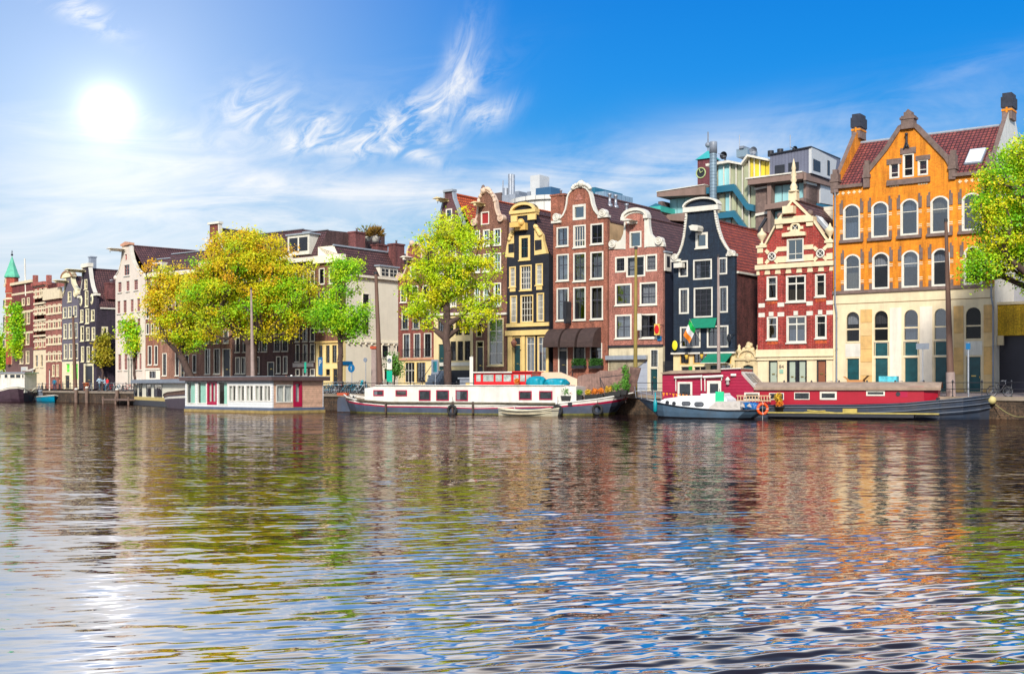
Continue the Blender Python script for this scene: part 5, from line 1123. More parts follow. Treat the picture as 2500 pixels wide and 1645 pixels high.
# quay wall with stone coping
qb = brick('quay_brick', (.13, .075, .04), (.08, .05, .03), (.06, .045, .03), w=.5, h=.16, blotch=.8, var=.6)
q = MB(); vs = []
for p in ed0: vs += [(p[0], p[1], -1.5), (p[0], p[1], QZ - .2)]
q.add(vs, [(2 * i, 2 * i + 1, 2 * i + 3, 2 * i + 2) for i in range(len(ed0) - 1)], qb)
cp = [inl(i, -.12) for i in range(len(QL))]; cq = [inl(i, .5) for i in range(len(QL))]; vs = []; fs = []
for a, b in zip(cp, cq): vs += [(a[0], a[1], QZ - .22), (a[0], a[1], QZ + .03), (b[0], b[1], QZ + .03), (b[0], b[1], QZ - .22)]
for i in range(len(cp) - 1):
    for j in range(4): fs.append((4 * i + j, 4 * i + (j + 1) % 4, 4 * i + 4 + (j + 1) % 4, 4 * i + 4 + j))
q.add(vs, fs, plain('coping_stone', (.30, .24, .18), .8, .3, 1, stain=.4))
tag(q.build('quay_wall'), 'long mossy brown brick quay wall along the water with stone coping', 'wall')
# ---------- water ----------
def water():
    nr, nc = 1400, 1000
    t = np.linspace(0, 1, nr)
    inv = 1 / 5.0 + (1 / 230.0 - 1 / 5.0) * t; Yr = 1 / inv
    u = np.linspace(-0.55, 0.55, nc)
    Y = Yr[:, None] * np.ones(nc)[None, :]; X = Y * u[None, :]
    Z = np.zeros_like(X); rng = np.random.RandomState(4)
    dY = np.gradient(Yr)[:, None]; dX = Y * (u[1] - u[0])
    swell = 1.0 + .45 * np.sin(X * .21 + Y * .16 + 1.3) * np.sin(X * -.09 + Y * .23)
    patch = np.clip(.55 + .5 * np.sin(X * .13 - Y * .11 + .4) + .35 * np.sin(X * .31 + Y * .07), .12, 1.3) 
    calm = 1 - .72 * np.exp(-(((X + 6.5) / 5.0) ** 2 + ((Y - 9.5) / 7.0) ** 2))
    for k in range(58):
        lam = rng.uniform(.15, .43) if k < 40 else (rng.uniform(.5, 1.0) if k < 44 else 1.2 * 4 ** rng.rand())
        th = R(90 + 15) + rng.normal(0, R(11) if lam < 1.15 else R(34)); kx, ky = math.cos(th), math.sin(th); kk = 2 * math.pi / lam
        slope = .044 if lam < .45 else (.015 if lam < 1.15 else .005)
        a = slope / kk
        samp = np.hypot(dY * abs(ky), dX * abs(kx)); att = np.clip(1.7 - samp * 2.4 / lam, 0, 1)
        ph = rng.rand() * 6.28; arg = kk * (X * kx + Y * ky) + ph + .9 * np.sin(X * .5 / (lam + .4) * .35 + Y * .22 + ph)
        s_ = np.sin(arg) + .28 * np.sin(2 * arg + .6)
        Z += a * s_ * att * (patch * swell * calm if lam < 1.15 else calm ** .5)
    Z *= np.clip(1.25 - (Y - 8) / 15, .30, 1.15)
    v = np.stack([X, Y, Z], -1).reshape(-1, 3).astype(np.float32)
    idx = np.arange(nr * nc).reshape(nr, nc); f = np.stack([idx[:-1, :-1], idx[:-1, 1:], idx[1:, 1:], idx[1:, :-1]], -1).reshape(-1, 4)
    me = bpy.data.meshes.new('water'); me.vertices.add(len(v)); me.vertices.foreach_set('co', v.ravel()); me.loops.add(f.size); me.loops.foreach_set('vertex_index', f.ravel().astype(np.int32))
    me.polygons.add(len(f)); me.polygons.foreach_set('loop_start', np.arange(0, f.size, 4, dtype=np.int32)); me.polygons.foreach_set('loop_total', np.full(len(f), 4, dtype=np.int32)); me.polygons.foreach_set('use_smooth', np.ones(len(f), dtype=bool))
    me.update(calc_edges=True)
    bm = bmesh.new(); bm.from_mesh(me)
    W0 = [(-400, -60), (400, -60), (400, 260), (-400, 260)]; y0, y1 = 5.0, 230.0; k = .55
    P = [bm.verts.new((x, y, -.004)) for x, y in ((-400, -60), (400, -60), (400, 5), (k * 5, 5), (-k * 5, 5), (-400, 5), (400, 230), (k * 230, 230), (-k * 230, 230), (-400, 230), (400, 420), (-400, 420))]
    for f_ in ((0, 1, 2, 3, 4, 5), (2, 6, 7, 3), (5, 4, 8, 9), (9, 8, 7, 6, 10, 11)): bm.faces.new([P[i] for i in f_])
    bm.to_mesh(me); bm.free()
    m, nt, out = newmat('canal_water'); tc = N(nt, 'ShaderNodeTexCoord'); geo = nt.nodes.new('ShaderNodeNewGeometry')
    # fine ripple slopes, scale by scale
    def slope(sc_, k, det):
        mp = N(nt, 'ShaderNodeMapping'); mp.inputs['Scale'].default_value = (sc_ * .38, sc_, 1); mp.inputs['Rotation'].default_value = (0, 0, R(-14)); L(nt, tc.outputs['Object'], mp.inputs[0])
        n = N(nt, 'ShaderNodeTexNoise', Scale=1.0, Detail=det, Roughness=.55); L(nt, mp.outputs[0], n.inputs['Vector'])
        s_ = nt.nodes.new('ShaderNodeVectorMath'); s_.operation = 'SUBTRACT'; L(nt, n.outputs[1], s_.inputs[0]); s_.inputs[1].default_value = (.5, .5, .5)
        q_ = nt.nodes.new('ShaderNodeVectorMath'); q_.operation = 'MULTIPLY'; L(nt, s_.outputs[0], q_.inputs[0]); q_.inputs[1].default_value = (k * .95, k, 0); return q_
    sp_ = nt.nodes.new('ShaderNodeSeparateXYZ'); L(nt, tc.outputs['Object'], sp_.inputs[0])
    mr = nt.nodes.new('ShaderNodeMapRange'); L(nt, sp_.outputs[1], mr.inputs[0]); mr.inputs[1].default_value = 12; mr.inputs[2].default_value = 45; mr.inputs[3].default_value = .65; mr.inputs[4].default_value = 1.0
    a = slope(2.2, .25, 3.0); b = slope(9.0, .17, 2.0)
    ab = nt.nodes.new('ShaderNodeVectorMath'); ab.operation = 'ADD'; L(nt, a.outputs[0], ab.inputs[0]); L(nt, b.outputs[0], ab.inputs[1])
    abs_ = nt.nodes.new('ShaderNodeVectorMath'); abs_.operation = 'SCALE'; L(nt, ab.outputs[0], abs_.inputs[0]); L(nt, mr.outputs[0], abs_.inputs['Scale'])
    ad = nt.nodes.new('ShaderNodeVectorMath'); ad.operation = 'ADD'; L(nt, geo.outputs['Normal'], ad.inputs[0]); L(nt, abs_.outputs[0], ad.inputs[1])
    nm = nt.nodes.new('ShaderNodeVectorMath'); nm.operation = 'NORMALIZE'; L(nt, ad.outputs[0], nm.inputs[0])
    d = N(nt, 'ShaderNodeBsdfDiffuse'); d.inputs[0].default_value = (.014, .008, .009, 1)
    g = N(nt, 'ShaderNodeBsdfGlossy', Roughness=.02); g.inputs[0].default_value = (.96, .85, .78, 1); L(nt, nm.outputs[0], g.inputs['Normal'])
    lw = nt.nodes.new('ShaderNodeLayerWeight'); lw.inputs[0].default_value = .5; L(nt, nm.outputs[0], lw.inputs['Normal'])
    mx = N(nt, 'ShaderNodeMixShader'); fm_ = N(nt, 'ShaderNodeMath', _operation='MULTIPLY'); fm_.use_clamp = True; L(nt, ramp(nt, lw.outputs[1], [(.30, (.03,) * 3), (.52, (.08,) * 3), (.64, (.24,) * 3), (.735, (.92,) * 3), (.80, (.88,) * 3), (.90, (.70,) * 3), (1.0, (.62,) * 3)]), fm_.inputs[0]); fm_.inputs[1].default_value = 1.0
    L(nt, fm_.outputs[0], mx.inputs[0]); L(nt, d.outputs[0], mx.inputs[1]); L(nt, g.outputs[0], mx.inputs[2]); L(nt, mx.outputs[0], out.inputs[0])
    me.materials.append(m); o = link_mesh('water', me); o['kind'] = 'structure'
water()
d1 = crop(780, 880, 5.174); d2 = crop(1100, 880, 4.76); d3 = crop(1540, 880, 5.174); d4 = crop(1940, 860, 4.25); e1 = crop(0, 860, 7); e2 = crop(320, 880, 7); e3 = crop(640, 840, 7)
# ---------- boats ----------
class Boat(House):
    """a local frame along the boat's near side; crop pixels map onto it"""
    def __init__(s, name, label, pA, pB, c, cat='boat', group=None):
        A_, B2 = Vector(pA), Vector(pB); d = (B2 - A_).normalized()
        s.c = c; s.pl = Plane(A_, d, 0.0); s.w = (B2 - A_).length; s.holes = []; s.bands = {}
        s.root = empty(name, (A_[0], A_[1], 0), s.pl.rz, label, cat, group)
def wpt(px, Y): return ((px - CX) / F * Y, Y)
def hull(b, st, mats, deckm, levels=(0, .22, .45, .62, .8, 1.0), beam=4.4, rake0=0.0, rake1=0.0, deck=True, name='hull', bulw=.12):
    """st: (a, half width at deck, half width at water, sheer height); y centre = beam / 2"""
    q = MB(); yc = beam / 2; n = len(st); lv = list(levels); vs = []; fs = []; k = len(lv) + 1
    for i, (a, bd, bw, zs) in enumerate(st):
        t_ = i / (n - 1); rk = rake0 * max(0, 1 - t_ * n / 3) - rake1 * max(0, 1 - (1 - t_) * n / 3)
        for sg in (-1, 1):
            col = [(a + rk, yc + sg * bw * .8, -.4)]
            for l in lv: col.append((a + rk * (1 - l), yc + sg * (bw + (bd - bw) * l ** .7), zs * l + .0))
            vs += col
    for i in range(n - 1):
        for s_ in (0, 1):
            o = (2 * i + s_) * k; o2 = (2 * (i + 1) + s_) * k
            for j in range(k - 1): fs.append(((o + j, o2 + j, o2 + j + 1, o + j + 1), j))
    for e in (0, n - 1):
        o = 2 * e * k; o2 = (2 * e + 1) * k
        for j in range(k - 1): fs.append(((o + j, o2 + j, o2 + j + 1, o + j + 1), j))
    for f, j in fs: q.add([vs[i] for i in f], [(0, 1, 2, 3)], mats[min(j, len(mats) - 1)], True)
    bm = q.build(name, b.root)
    if deck:
        q = MB()
        for i in range(n - 1):
            (a, bd, _, z), (a2, bd2, _, z2) = st[i], st[i + 1]
            q.add([(a, yc - bd + .03, z - bulw), (a2, yc - bd2 + .03, z2 - bulw), (a2, yc + bd2 - .03, z2 - bulw), (a, yc + bd - .03, z - bulw)], [(0, 1, 2, 3)], deckm)
        q.build('deck', b.root, fixn=False)
        q = MB()
        for sg in (-1, 1): q.path([(a, yc + sg * bd, z) for a, bd, _, z in st], .055, mats[-1] if len(mats) < 99 else iron, 6)
        q.build('gunwale', b.root)
    return bm
weed = plain('weedy_waterline', (.16, .15, .03), .7, .5, 3)
slatehull = plain('slate_hull', (.055, .075, .12), .45, .3, 1.5, stain=.35)
crim = plain('crimson_paint', (.42, .005, .05), .35, .15, 2); redp = plain('bright_red_paint', (.62, .01, .015), .35, .12, 2)
offw = plain('off_white_steel', (.80, .76, .68), .45, .14, 1.2, stain=.3); rubber = plain('rubber', (.02, .02, .02), .8, .3, 5)
teakdeck = boards('deck_boards', (.36, .25, .15), (.08, .05, .03), .12, vertical=True)
def tyre(b, a, z, r=.33, y=-.16): q = MB(); q.torus((a, y, z), r, .1, rubber); q.rod((a, y, z + r), (a, y + .12, z + 1.0), .015, rubber, 4); q.build('tyre_fender', b.root)
def boxwin(b, r, fm, f=.07, y=0.0, pane=None, cur=0, name='window'):
    a0, a1, z0, z1 = b.rect(*r) if len(r) == 4 else r[:4]
    q = MB(); q.prism([(a0, z0), (a1, z0), (a1, z1), (a0, z1)], y - .05, y - .002, fm, holes=[[(a0 + f, z0 + f), (a1 - f, z0 + f), (a1 - f, z1 - f), (a0 + f, z1 - f)]]); w_ = q.build(name, b.root)
    q = MB(); q.box(a0 + f, a1 - f, y - .025, y - .02, z0 + f, z1 - f, pane or glass); q.build('pane', w_)
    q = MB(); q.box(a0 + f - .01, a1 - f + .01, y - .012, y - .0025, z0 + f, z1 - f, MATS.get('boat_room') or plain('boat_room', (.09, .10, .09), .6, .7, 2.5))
    if cur:
        for (u0, u1) in {1: ((.0, .35),), 2: ((0, .3), (.7, 1)), 3: ((0, 1),)}[cur]: q.box(a0 + f + (a1 - a0 - 2 * f) * u0, a0 + f + (a1 - a0 - 2 * f) * u1, y - .018, y - .013, z0 + f, z1 - f, curtain_m)
    q.build('room_behind', w_); return w_

# -- long white barge with red wheelhouse
b = Boat('houseboat', 'long white barge with crimson stripe, red wheelhouse and potted plants on its bow', wpt(822, 93.5), wpt(1552, 85.0), d1); Wb = b.w; BW_ = 4.4
P = lambda c, x, y, yy=0.0: (setattr(b, 'c', c), b.p(x, y, yy))[1]
st = []
for c, x, y, bd, bw in ((d1, 310, 430, .5, .3), (d1, 345, 462, 1.4, .9), (d1, 430, 485, 1.95, 1.6), (d1, 560, 508, 2.15, 2.0), (d1, 850, 545, 2.2, 2.15), (d1, 1500, 555, 2.2, 2.2), (d2, 300, 530, 2.2, 2.2), (d2, 1200, 505, 2.2, 2.15), (d2, 1500, 470, 2.15, 2.0), (d2, 1700, 447, 1.95, 1.6), (d2, 1900, 415, 1.5, .9), (d2, 2040, 390, .85, .4), (d2, 2135, 372, .12, .05)):
    a, z = P(c, x, y, 2.2 - bd); st.append((a, bd, bw, z))
hull(b, st, [weed, weed, slatehull, slatehull, crim, offw, offw], teakdeck, levels=(0, .12, .45, .66, .78, 1.0), rake1=2.2, rake0=.5)
a0, z0 = P(d1, 515, 505); a1, z1 = P(d2, 1262, 300); zc = P(d1, 1500, 318)[1]; zl = P(d1, 560, 350)[1]
q = MB(); q.prism([(a0 + .2, .6), (a1, .6), (a1 + 1.2, 1.0), (a1 + 1.2, zc - .06), (a1, zc), (a0 + 1.6, zc), (a0 + .2, zl - .0)], .35, BW_ - .35, offw); q.build('cabin', b.root)
q = MB(); q.box(a0 + 1.2, a1 + .3, .25, BW_ - .25, zc + .003, zc + .06, offw); q.build('cabin_roof', b.root)
b.c = d1; off_ = .35
def bw(c, r, **k): b.c = c; a0_, z1_ = b.p(r[0], r[1], off_); a1_, z0_ = b.p(r[2], r[3], off_); boxwin(b, (a0_, a1_, z0_, z1_, 0), crim, .07, off_, **k)
olive = glassmat('olive_glass', (.5, .5, .3), .25)
for r, cu in (((682, 372, 812, 446), 1), ((963, 372, 1107, 449), 0), ((1257, 373, 1405, 506), 0), ((1476, 373, 1637, 506), 0), ((1721, 373, 1877, 509), 1)): bw(d1, r, cur=cu, pane=olive if cu == 0 and r[0] < 1000 else None)
for r in ((795, 353, 945, 456), (1030, 353, 1185, 456)): bw(d2, r)
# wheelhouse
a0, z1 = P(d2, 275, 135, 1.0); a1, _ = P(d2, 942, 135, 1.0); am, _ = P(d2, 722, 135, 1.0); z1 -= .06
q = MB(); q.box(a0, a1, 1.0, 3.4, zc + .07, z1, redp); wh = q.build('wheelhouse', b.root)
q = MB(); q.box(a0 - .2, am, .8, 3.6, z1, z1 + .09, offw); q.box(am + .003, a1 + .1, .85, 3.5, z1 + .03, z1 + .12, redp); q.build('wheelhouse_roof', b.root)
for x0, x1 in ((300, 352), (380, 500), (525, 595), (618, 705), (735, 790), (810, 865), (880, 935)):
    b.c = d2; u0, t_ = b.p(x0, 165, 1.0); u1, bb = b.p(x1, 243, 1.0); q = MB(); q.box(u0, u1, .975, .997, bb, t_, plain('pale_window', (.42, .46, .42), .2, .5, 3)); q.build('wheelhouse_window', wh)
# beige screen, bundles, flowerpot
a0, z1 = P(d2, 945, 138, 3.0); q = MB(); pts = [P(d2, 945, 300, 3.0), P(d2, 1470, 305, 3.0), P(d2, 1470, 215, 3.0), P(d2, 1270, 135, 3.0), P(d2, 945, 135, 3.0)]; q.prism(pts, 3.0, 3.3, plain('beige_panel', (.74, .52, .36), .6, .1, 1)); q.build('side_screen', b.root)
# helm of rubbing strakes, rusty fender posts, rudder
zs_ = P(d1, 1500, 530)[1]; q = MB(); q.path([P(d1, 350, 455, .9)[:1] + (.85, P(d1, 350, 475, .9)[1]), (P(d1, 520, 505)[0], 0.02, P(d1, 520, 505)[1]), (P(d1, 850, 532)[0], -.05, P(d1, 850, 532)[1]), (P(d2, 1220, 500)[0], -.05, P(d2, 1220, 503)[1])], .1, plain('mossy_strake', (.12, .10, .06), .7, .6, 2.5), 6); q.build('rubbing_strake', b.root)
for c, x in ((d1, 845), (d1, 1690), (d1, 1945), (d2, 1250)): a, z = P(c, x, 560); q = MB(); q.box(a - .07, a + .07, -.17, -.03, .05, z + .25, plain('rusty_post', (.08, .05, .04), .8, .4, 5)); q.build('fender_post', b.root)
tyre(b, P(d1, 1685, 660)[0], .3); tyre(b, P(d2, 1250, 610)[0], .35); tyre(b, P(d2, 1705, 605, .2)[0], .42, y=.25)
q = MB(); u = [P(d1, 232, 500, 2.2), P(d1, 325, 455, 2.2), P(d1, 370, 660, 2.2), P(d1, 232, 645, 2.2)]; q.prism([(u[0][0], .05), (u[2][0] + .3, .05), (u[1][0] + .35, u[1][1]), (u[0][0] + .1, u[1][1] - .05), (u[0][0], u[0][1])], 2.1, 2.3, slatehull); q.build('rudder', b.root)
q = MB(); a, z = P(d1, 290, 430, 2.2); q.box(a - .4, a + .5, 2.0, 2.4, z - .05, z + .15, plain('rust_red', (.5, .08, .03))); q.build('tiller_box', b.root)
a, z = P(d1, 432, 470, 1.0); q = MB(); q.rod((a, 1.0, z - .25), (a, 1.0, z + .15), .09, iron); q.rod((a - .2, 1.0, z + .1), (a + .2, 1.0, z + .1), .06, offw); q.build('bollard', b.root)
a, z = P(d2, 1390, 505, .05); q = MB(); q.box(a - .16, a + .16, -.02, .12, z - .14, z + .14, iron); q.build('hawse_pipe', b.root)
BARGE = b
bagm = plain('teal_tarpaulin', (.0, .28, .38), .4, .35, 3, bump=.8, bscale=6)
def bundle(label, x0, x1, yt, yb, yy, seed, name='tarpaulin_bundle', mat=None, pl=None):
    pl = pl or b; a0, z1 = pl.p(x0, yt, yy); a1, z0 = pl.p(x1, yb, yy); q = MB(); rr = random.Random(seed); vs = []; fs = []; nu, nv = 26, 14
    ph = [rr.uniform(0, 6) for _ in range(6)]
    for j in range(nv + 1):
        v = math.pi * j / nv
        for i in range(nu):
            t = 2 * math.pi * i / nu; k = 1 + .12 * math.sin(5 * t + ph[0] + v * 2) + .10 * math.sin(9 * t - 3 * v + ph[1]) + .07 * math.sin(14 * t + 7 * v + ph[2])
            se = lambda x: math.copysign(abs(x) ** .6, x); s_ = se(math.sin(v)) * k
            vs.append((s_ * se(math.cos(t)) * (a1 - a0) / 2, s_ * se(math.sin(t)) * .5, (z1 - z0) / 2 * (1 + se(math.cos(v)) * (1 + .15 * math.sin(3 * t + ph[3])))))
    for j in range(nv):
        for i in range(nu): fs.append((j * nu + i, (j + 1) * nu + i, (j + 1) * nu + (i + 1) % nu, j * nu + (i + 1) % nu))
    o = q.add(vs, fs, mat or bagm, True).build(name); x, y, z = pl.pl.world((a0 + a1) / 2, yy, z0); o.location = (x, y, z); o.rotation_euler = (0, 0, pl.pl.rz); return tag(o, label, 'bundle')
b.c = d2
bundle('tall crumpled teal tarpaulin bundle beside the red wheelhouse', 902, 1090, 188, 304, 1.2, 2); bundle('long low teal tarpaulin bundle on the white barge roof', 1102, 1352, 212, 304, 1.2, 5)
def placed(b, px, py, yy, name, label, cat, group=None): a, z = b.p(px, py, yy); x, y, zz = b.pl.world(a, yy, z); return empty(name, (x, y, zz), b.pl.rz, label, cat, group)
def leaves(q, n, c, r, m, sz=.06, seed=0, flat=1.0):
    rr = random.Random(seed)
    for k in range(n):
        v = Vector((rr.gauss(0, 1), rr.gauss(0, 1), rr.gauss(0, 1))).normalized(); p_ = Vector(c) + Vector((v[0] * r, v[1] * r, v[2] * r * flat)) * rr.uniform(.4, 1.0); u = v.orthogonal().normalized() * sz; u.rotate(Matrix.Rotation(rr.uniform(0, 6), 3, v)); w_ = Vector((rr.gauss(0, 1), rr.gauss(0, 1), rr.gauss(0, 1))).normalized() * sz
        q.add([p_ - u, p_ - w_, p_ + u, p_ + w_], [(0, 1, 2, 3)], m)
terra = plain('terracotta', (.65, .17, .05), .7, .2, 3)
leafg = plain('fresh_leaf', (.10, .30, .02), .7, .4, 8); leafo = plain('orange_flower', (.80, .22, .01), .6, .3, 8); leafy = plain('yellow_leaf', (.70, .42, .02), .6, .3, 8); leafr = plain('red_flower', (.5, .02, .01), .6, .3, 8)
def pot(b, px, py, yy, w_, hgt, leaf, label, potm=rubber, lr=.3, seed=1, square=True, grp='potted plants on the white barge bow'):
    r = placed(b, px, py, yy, 'potted_plant', label, 'plant', grp); q = MB()
    if square: q.prism([(-w_ * .42, 0), (w_ * .42, 0), (w_ * .5, hgt), (-w_ * .5, hgt)], -w_ * .3, w_ * .3, potm)
    else: q.lathe([(w_ * .3, 0), (w_ * .42, hgt * .85), (w_ * .48, hgt * .87), (w_ * .48, hgt)], (0, 0, 0), potm, 12)
    q.build('pot', r); q = MB(); leaves(q, 260, (0, 0, hgt + lr * .7), lr, leaf, .05, seed, .9); q.build('foliage', r, fixn=False); return r
r = pot(b, 770, 312, .6, .42, .34, leafo, 'small terracotta pot of orange flowers on the wheelhouse ledge', terra, .22, 3, False)
for i, (x, y, lf, w_, lr, l) in enumerate(((1350, 462, leafg, .8, .42, 'dark box of bright green grass below the white barge stairs'), (1410, 458, leafr, .4, .26, 'small pot of red flowers beside the green grass box'), (1500, 455, leafg, .5, .28, 'low dark pot with green leaves, third from the stairs'), (1600, 452, leafy, .5, .26, 'pot of pale yellow flowers in the row on the bow'), (1672, 447, leafo, .6, .3, 'pot of orange flowers at the middle of the bow row'), (1745, 438, leafo, .45, .28, 'second pot of orange flowers by the iron frame'), (1840, 428, leafy, .6, .34, 'pot with round yellow bush on the barge bow'), (1920, 415, leafg, .85, .45, 'large dark tub with yellow green shrub near the reed screen'), (2000, 395, leafg, .75, .5, 'large dark tub with bright green shrub against the reed screen'))):
    pot(b, x, y, .5 + .06 * i, w_, .34, lf, l, rubber, lr, i)
r = placed(b, 2035, 300, 1.6, 'climbing_plant', 'bright green climbing plant on the upright of the reed screen', 'plant'); q = MB()
for k in range(7): leaves(q, 110, (.1 * math.sin(k * 2), 0, -.3 + k * .27), .3, leafg, .06, 40 + k)
q.build('foliage', r, fixn=False); MB().rod((0, 0, -1.2), (0, 0, 1.6), .03, stone, 6).build('cane', r)
# wooden steps, iron frame, reed screen
r = placed(b, 1345, 400, 1.2, 'deck_stairs', 'weathered wooden steps leaning on the end of the white cabin', 'stairs'); q = MB(); wd = plain('weathered_wood', (.2, .13, .1), .8, .4, 3)
for y in (0, .8):
    q = MB(); q.add([(0, y, .75), (.16, y, .75), (1.3, y, -.3), (1.14, y, -.3), (0, y + .06, .75), (.16, y + .06, .75), (1.3, y + .06, -.3), (1.14, y + .06, -.3)], [(0, 1, 2, 3), (4, 5, 6, 7), (0, 1, 5, 4), (1, 2, 6, 5), (2, 3, 7, 6), (3, 0, 4, 7)], wd); q.build('stringer', r)
for k in range(4): q = MB(); q.box(.12 + .26 * k, .4 + .26 * k, .06, .8, .55 - .24 * k, .59 - .24 * k, wd); q.build('step', r)
reed = boards('split_reed', (.30, .17, .13), (.10, .05, .045), .035, vertical=True, var=.5)
rf = placed(b, 1490, 400, 2.9, 'reed_screen', 'big weathered brown reed screen standing over the bow of the white barge', 'screen')
def rloc(x, y, yy): a, z = b.p(x, y, yy); a0, z0 = b.p(1490, 400, 2.9); return (a - a0, yy - 2.9, z - z0)
tops = [(1478, 185), (1560, 158), (1680, 150), (1740, 115), (1850, 120), (1940, 108), (1950, 85), (2075, 70)]; bots = [(1485, 330), (1560, 385), (1680, 410), (1740, 400), (1850, 385), (1940, 380), (1950, 380), (2080, 370)]
q = MB(); vs = []
for (x, y), (x2, y2) in zip(tops, bots): vs += [rloc(x, y, 2.9), rloc(x2, y2, 2.7)]
n_ = len(vs); vs += [(v[0], v[1] + .05, v[2]) for v in vs]
q.add(vs, [(2 * i, 2 * i + 2, 2 * i + 3, 2 * i + 1) for i in range(len(tops) - 1)] + [(n_ + 2 * i, n_ + 2 * i + 2, n_ + 2 * i + 3, n_ + 2 * i + 1) for i in range(len(tops) - 1)] + [(2 * i, 2 * i + 2, n_ + 2 * i + 2, n_ + 2 * i) for i in range(len(tops) - 1)], reed); q.build('reed_mat', rf)
q = MB(); a = rloc(2085, 72, 2.9); a2 = rloc(2210, 85, 1.8); a3 = rloc(2130, 372, 1.9); a4 = rloc(2070, 370, 2.6); vs = [a, a2, a3, a4]; vs += [(v[0] + .03, v[1] + .06, v[2]) for v in vs]; q.add(vs, [(0, 1, 2, 3), (4, 5, 6, 7), (0, 1, 5, 4), (1, 2, 6, 5)], reed); q.build('reed_mat', rf)
q = MB()
for x, y, x2, y2, yy in ((2065, 80, 2060, 380, 2.6), (1600, 160, 1600, 380, 2.98), (1850, 120, 1850, 380, 2.98)): q.rod(rloc(x, y, yy), rloc(x2, y2, yy), .04, wd, 6)
q.build('post', rf)
r = placed(b, 1760, 400, 1.6, 'iron_frame', 'thin black iron frame in front of the reed screen', 'frame'); q = MB(); o = Vector(b.p(1760, 400, 1.6)); fl = lambda x, y: (b.p(x, y, 1.6)[0] - o[0], 0, b.p(x, y, 1.6)[1] - o[1])
q.path([fl(1765, 400), fl(1735, 200), fl(2010, 168)], .03, iron); q.path([fl(1735, 200), fl(1800, 330), fl(1960, 320)], .025, iron); q.build('tubes', r)
# rowing boat alongside
rb = Boat('rowing_boat', 'small cream rowing boat moored against the white barge', wpt(1216, 85.4), wpt(1347, 83.0), d2)
st = []
for x, y, bd, bw_ in ((555, 556, .05, .02), (590, 562, .38, .2), (660, 575, .62, .4), (780, 583, .72, .5), (900, 581, .74, .52), (1040, 572, .7, .5), (1170, 556, .55, .35)):
    a, z = rb.p(x, y, .72 - bd); st.append((a, bd, bw_, z))
crw = plain('cream_boat', (.78, .70, .50), .5, .15, 3, stain=.2)
hull(rb, st, [weed, crw, crw, iron, crw], teakdeck, levels=(0, .3, .62, .72, 1.0), beam=1.44, bulw=.28)
a, z = rb.p(1075, 590); q = MB(); 
for x in (800, 990): a, z = rb.p(x, 565, .7); q = MB(); q.box(a - .14, a + .14, .08, 1.36, z - .08, z - .03, crw); q.build('thwart', rb.root)
a, z = rb.p(860, 548, .5); q = MB(); q.rod((a - .9, .4, z + .12), (a + .4, .5, z + .1), .025, offw, 6); q.rod((a - 1.0, .5, z - .2), (a - .7, .5, z + .15), .025, offw, 6); q.build('oar', rb.root)

# -- grey white cabin cruiser
s2 = Boat('cabin_cruiser', 'grey blue steel cruiser with white cabin moored in front of the dark red houseboat', wpt(1556, 79.5), wpt(1862, 75.5), d3)
b = s2; st = []
for x, y, bd, bw_ in ((80, 470, .06, .02), (150, 488, .6, .15), (260, 516, 1.05, .5), (400, 545, 1.3, .85), (600, 580, 1.4, 1.05), (900, 612, 1.4, 1.15), (1200, 632, 1.35, 1.15), (1450, 630, 1.2, 1.0), (1665, 615, .95, .5)):
    a, z = b.p(x, y, 1.4 - bd); st.append((a, bd, bw_, z))
ghull = plain('blue_grey_hull', (.10, .17, .25), .4, .2, 1.5, stain=.3)
hull(b, st, [iron, iron, ghull, ghull, ghull, ghull, iron], offw, levels=(0, .12, .5, .8, .97, 1.0), beam=2.8, rake0=1.6, rake1=1.0, bulw=.03)
cabw = plain('cabin_white', (.82, .84, .84), .35, .08, 2)
def PR(pts, yy): return [b.p(x, y, yy) for x, y in pts]
q = MB(); q.prism(PR([(370, 555), (380, 505), (430, 480), (600, 458), (600, 590)], .45), .45, 2.35, cabw); q.build('fore_cabin', b.root)
q = MB(); q.prism(PR([(603, 592), (603, 462), (640, 445), (1150, 440), (1215, 490), (1215, 560), (1000, 625)], .4), .4, 2.4, cabw); cb = q.build('main_cabin', b.root)
q = MB(); q.prism(PR([(880, 438), (885, 418), (1160, 410), (1170, 440)], .6), .6, 2.2, cabw); q.build('hatch', b.root)
canv = plain('grey_canvas', (.60, .55, .50), .85, .15, 2, bump=.8, bscale=3)
q = MB(); p0 = PR([(985, 590), (1080, 515), (1380, 515), (1380, 630), (990, 620)], .25); q.prism(p0, .25, 2.55, canv)
for k in range(6): a_ = p0[0][0] + .3 + k * .45; q.add([(a_, .24, p0[0][1] + .1), (a_ + .2, .2, p0[1][1] - .1), (a_ + .35, .24, p0[0][1])], [(0, 1, 2)], canv)
q.build('canvas_cover', b.root)
for x, y, rx, ry in ((463, 530, .1, .1), (547, 541, .1, .1)):
    a, z = b.p(x, y, .45); q = MB(); q.rod((a, .40, z), (a, .449, z), .13, iron, 14); q.build('porthole', b.root)
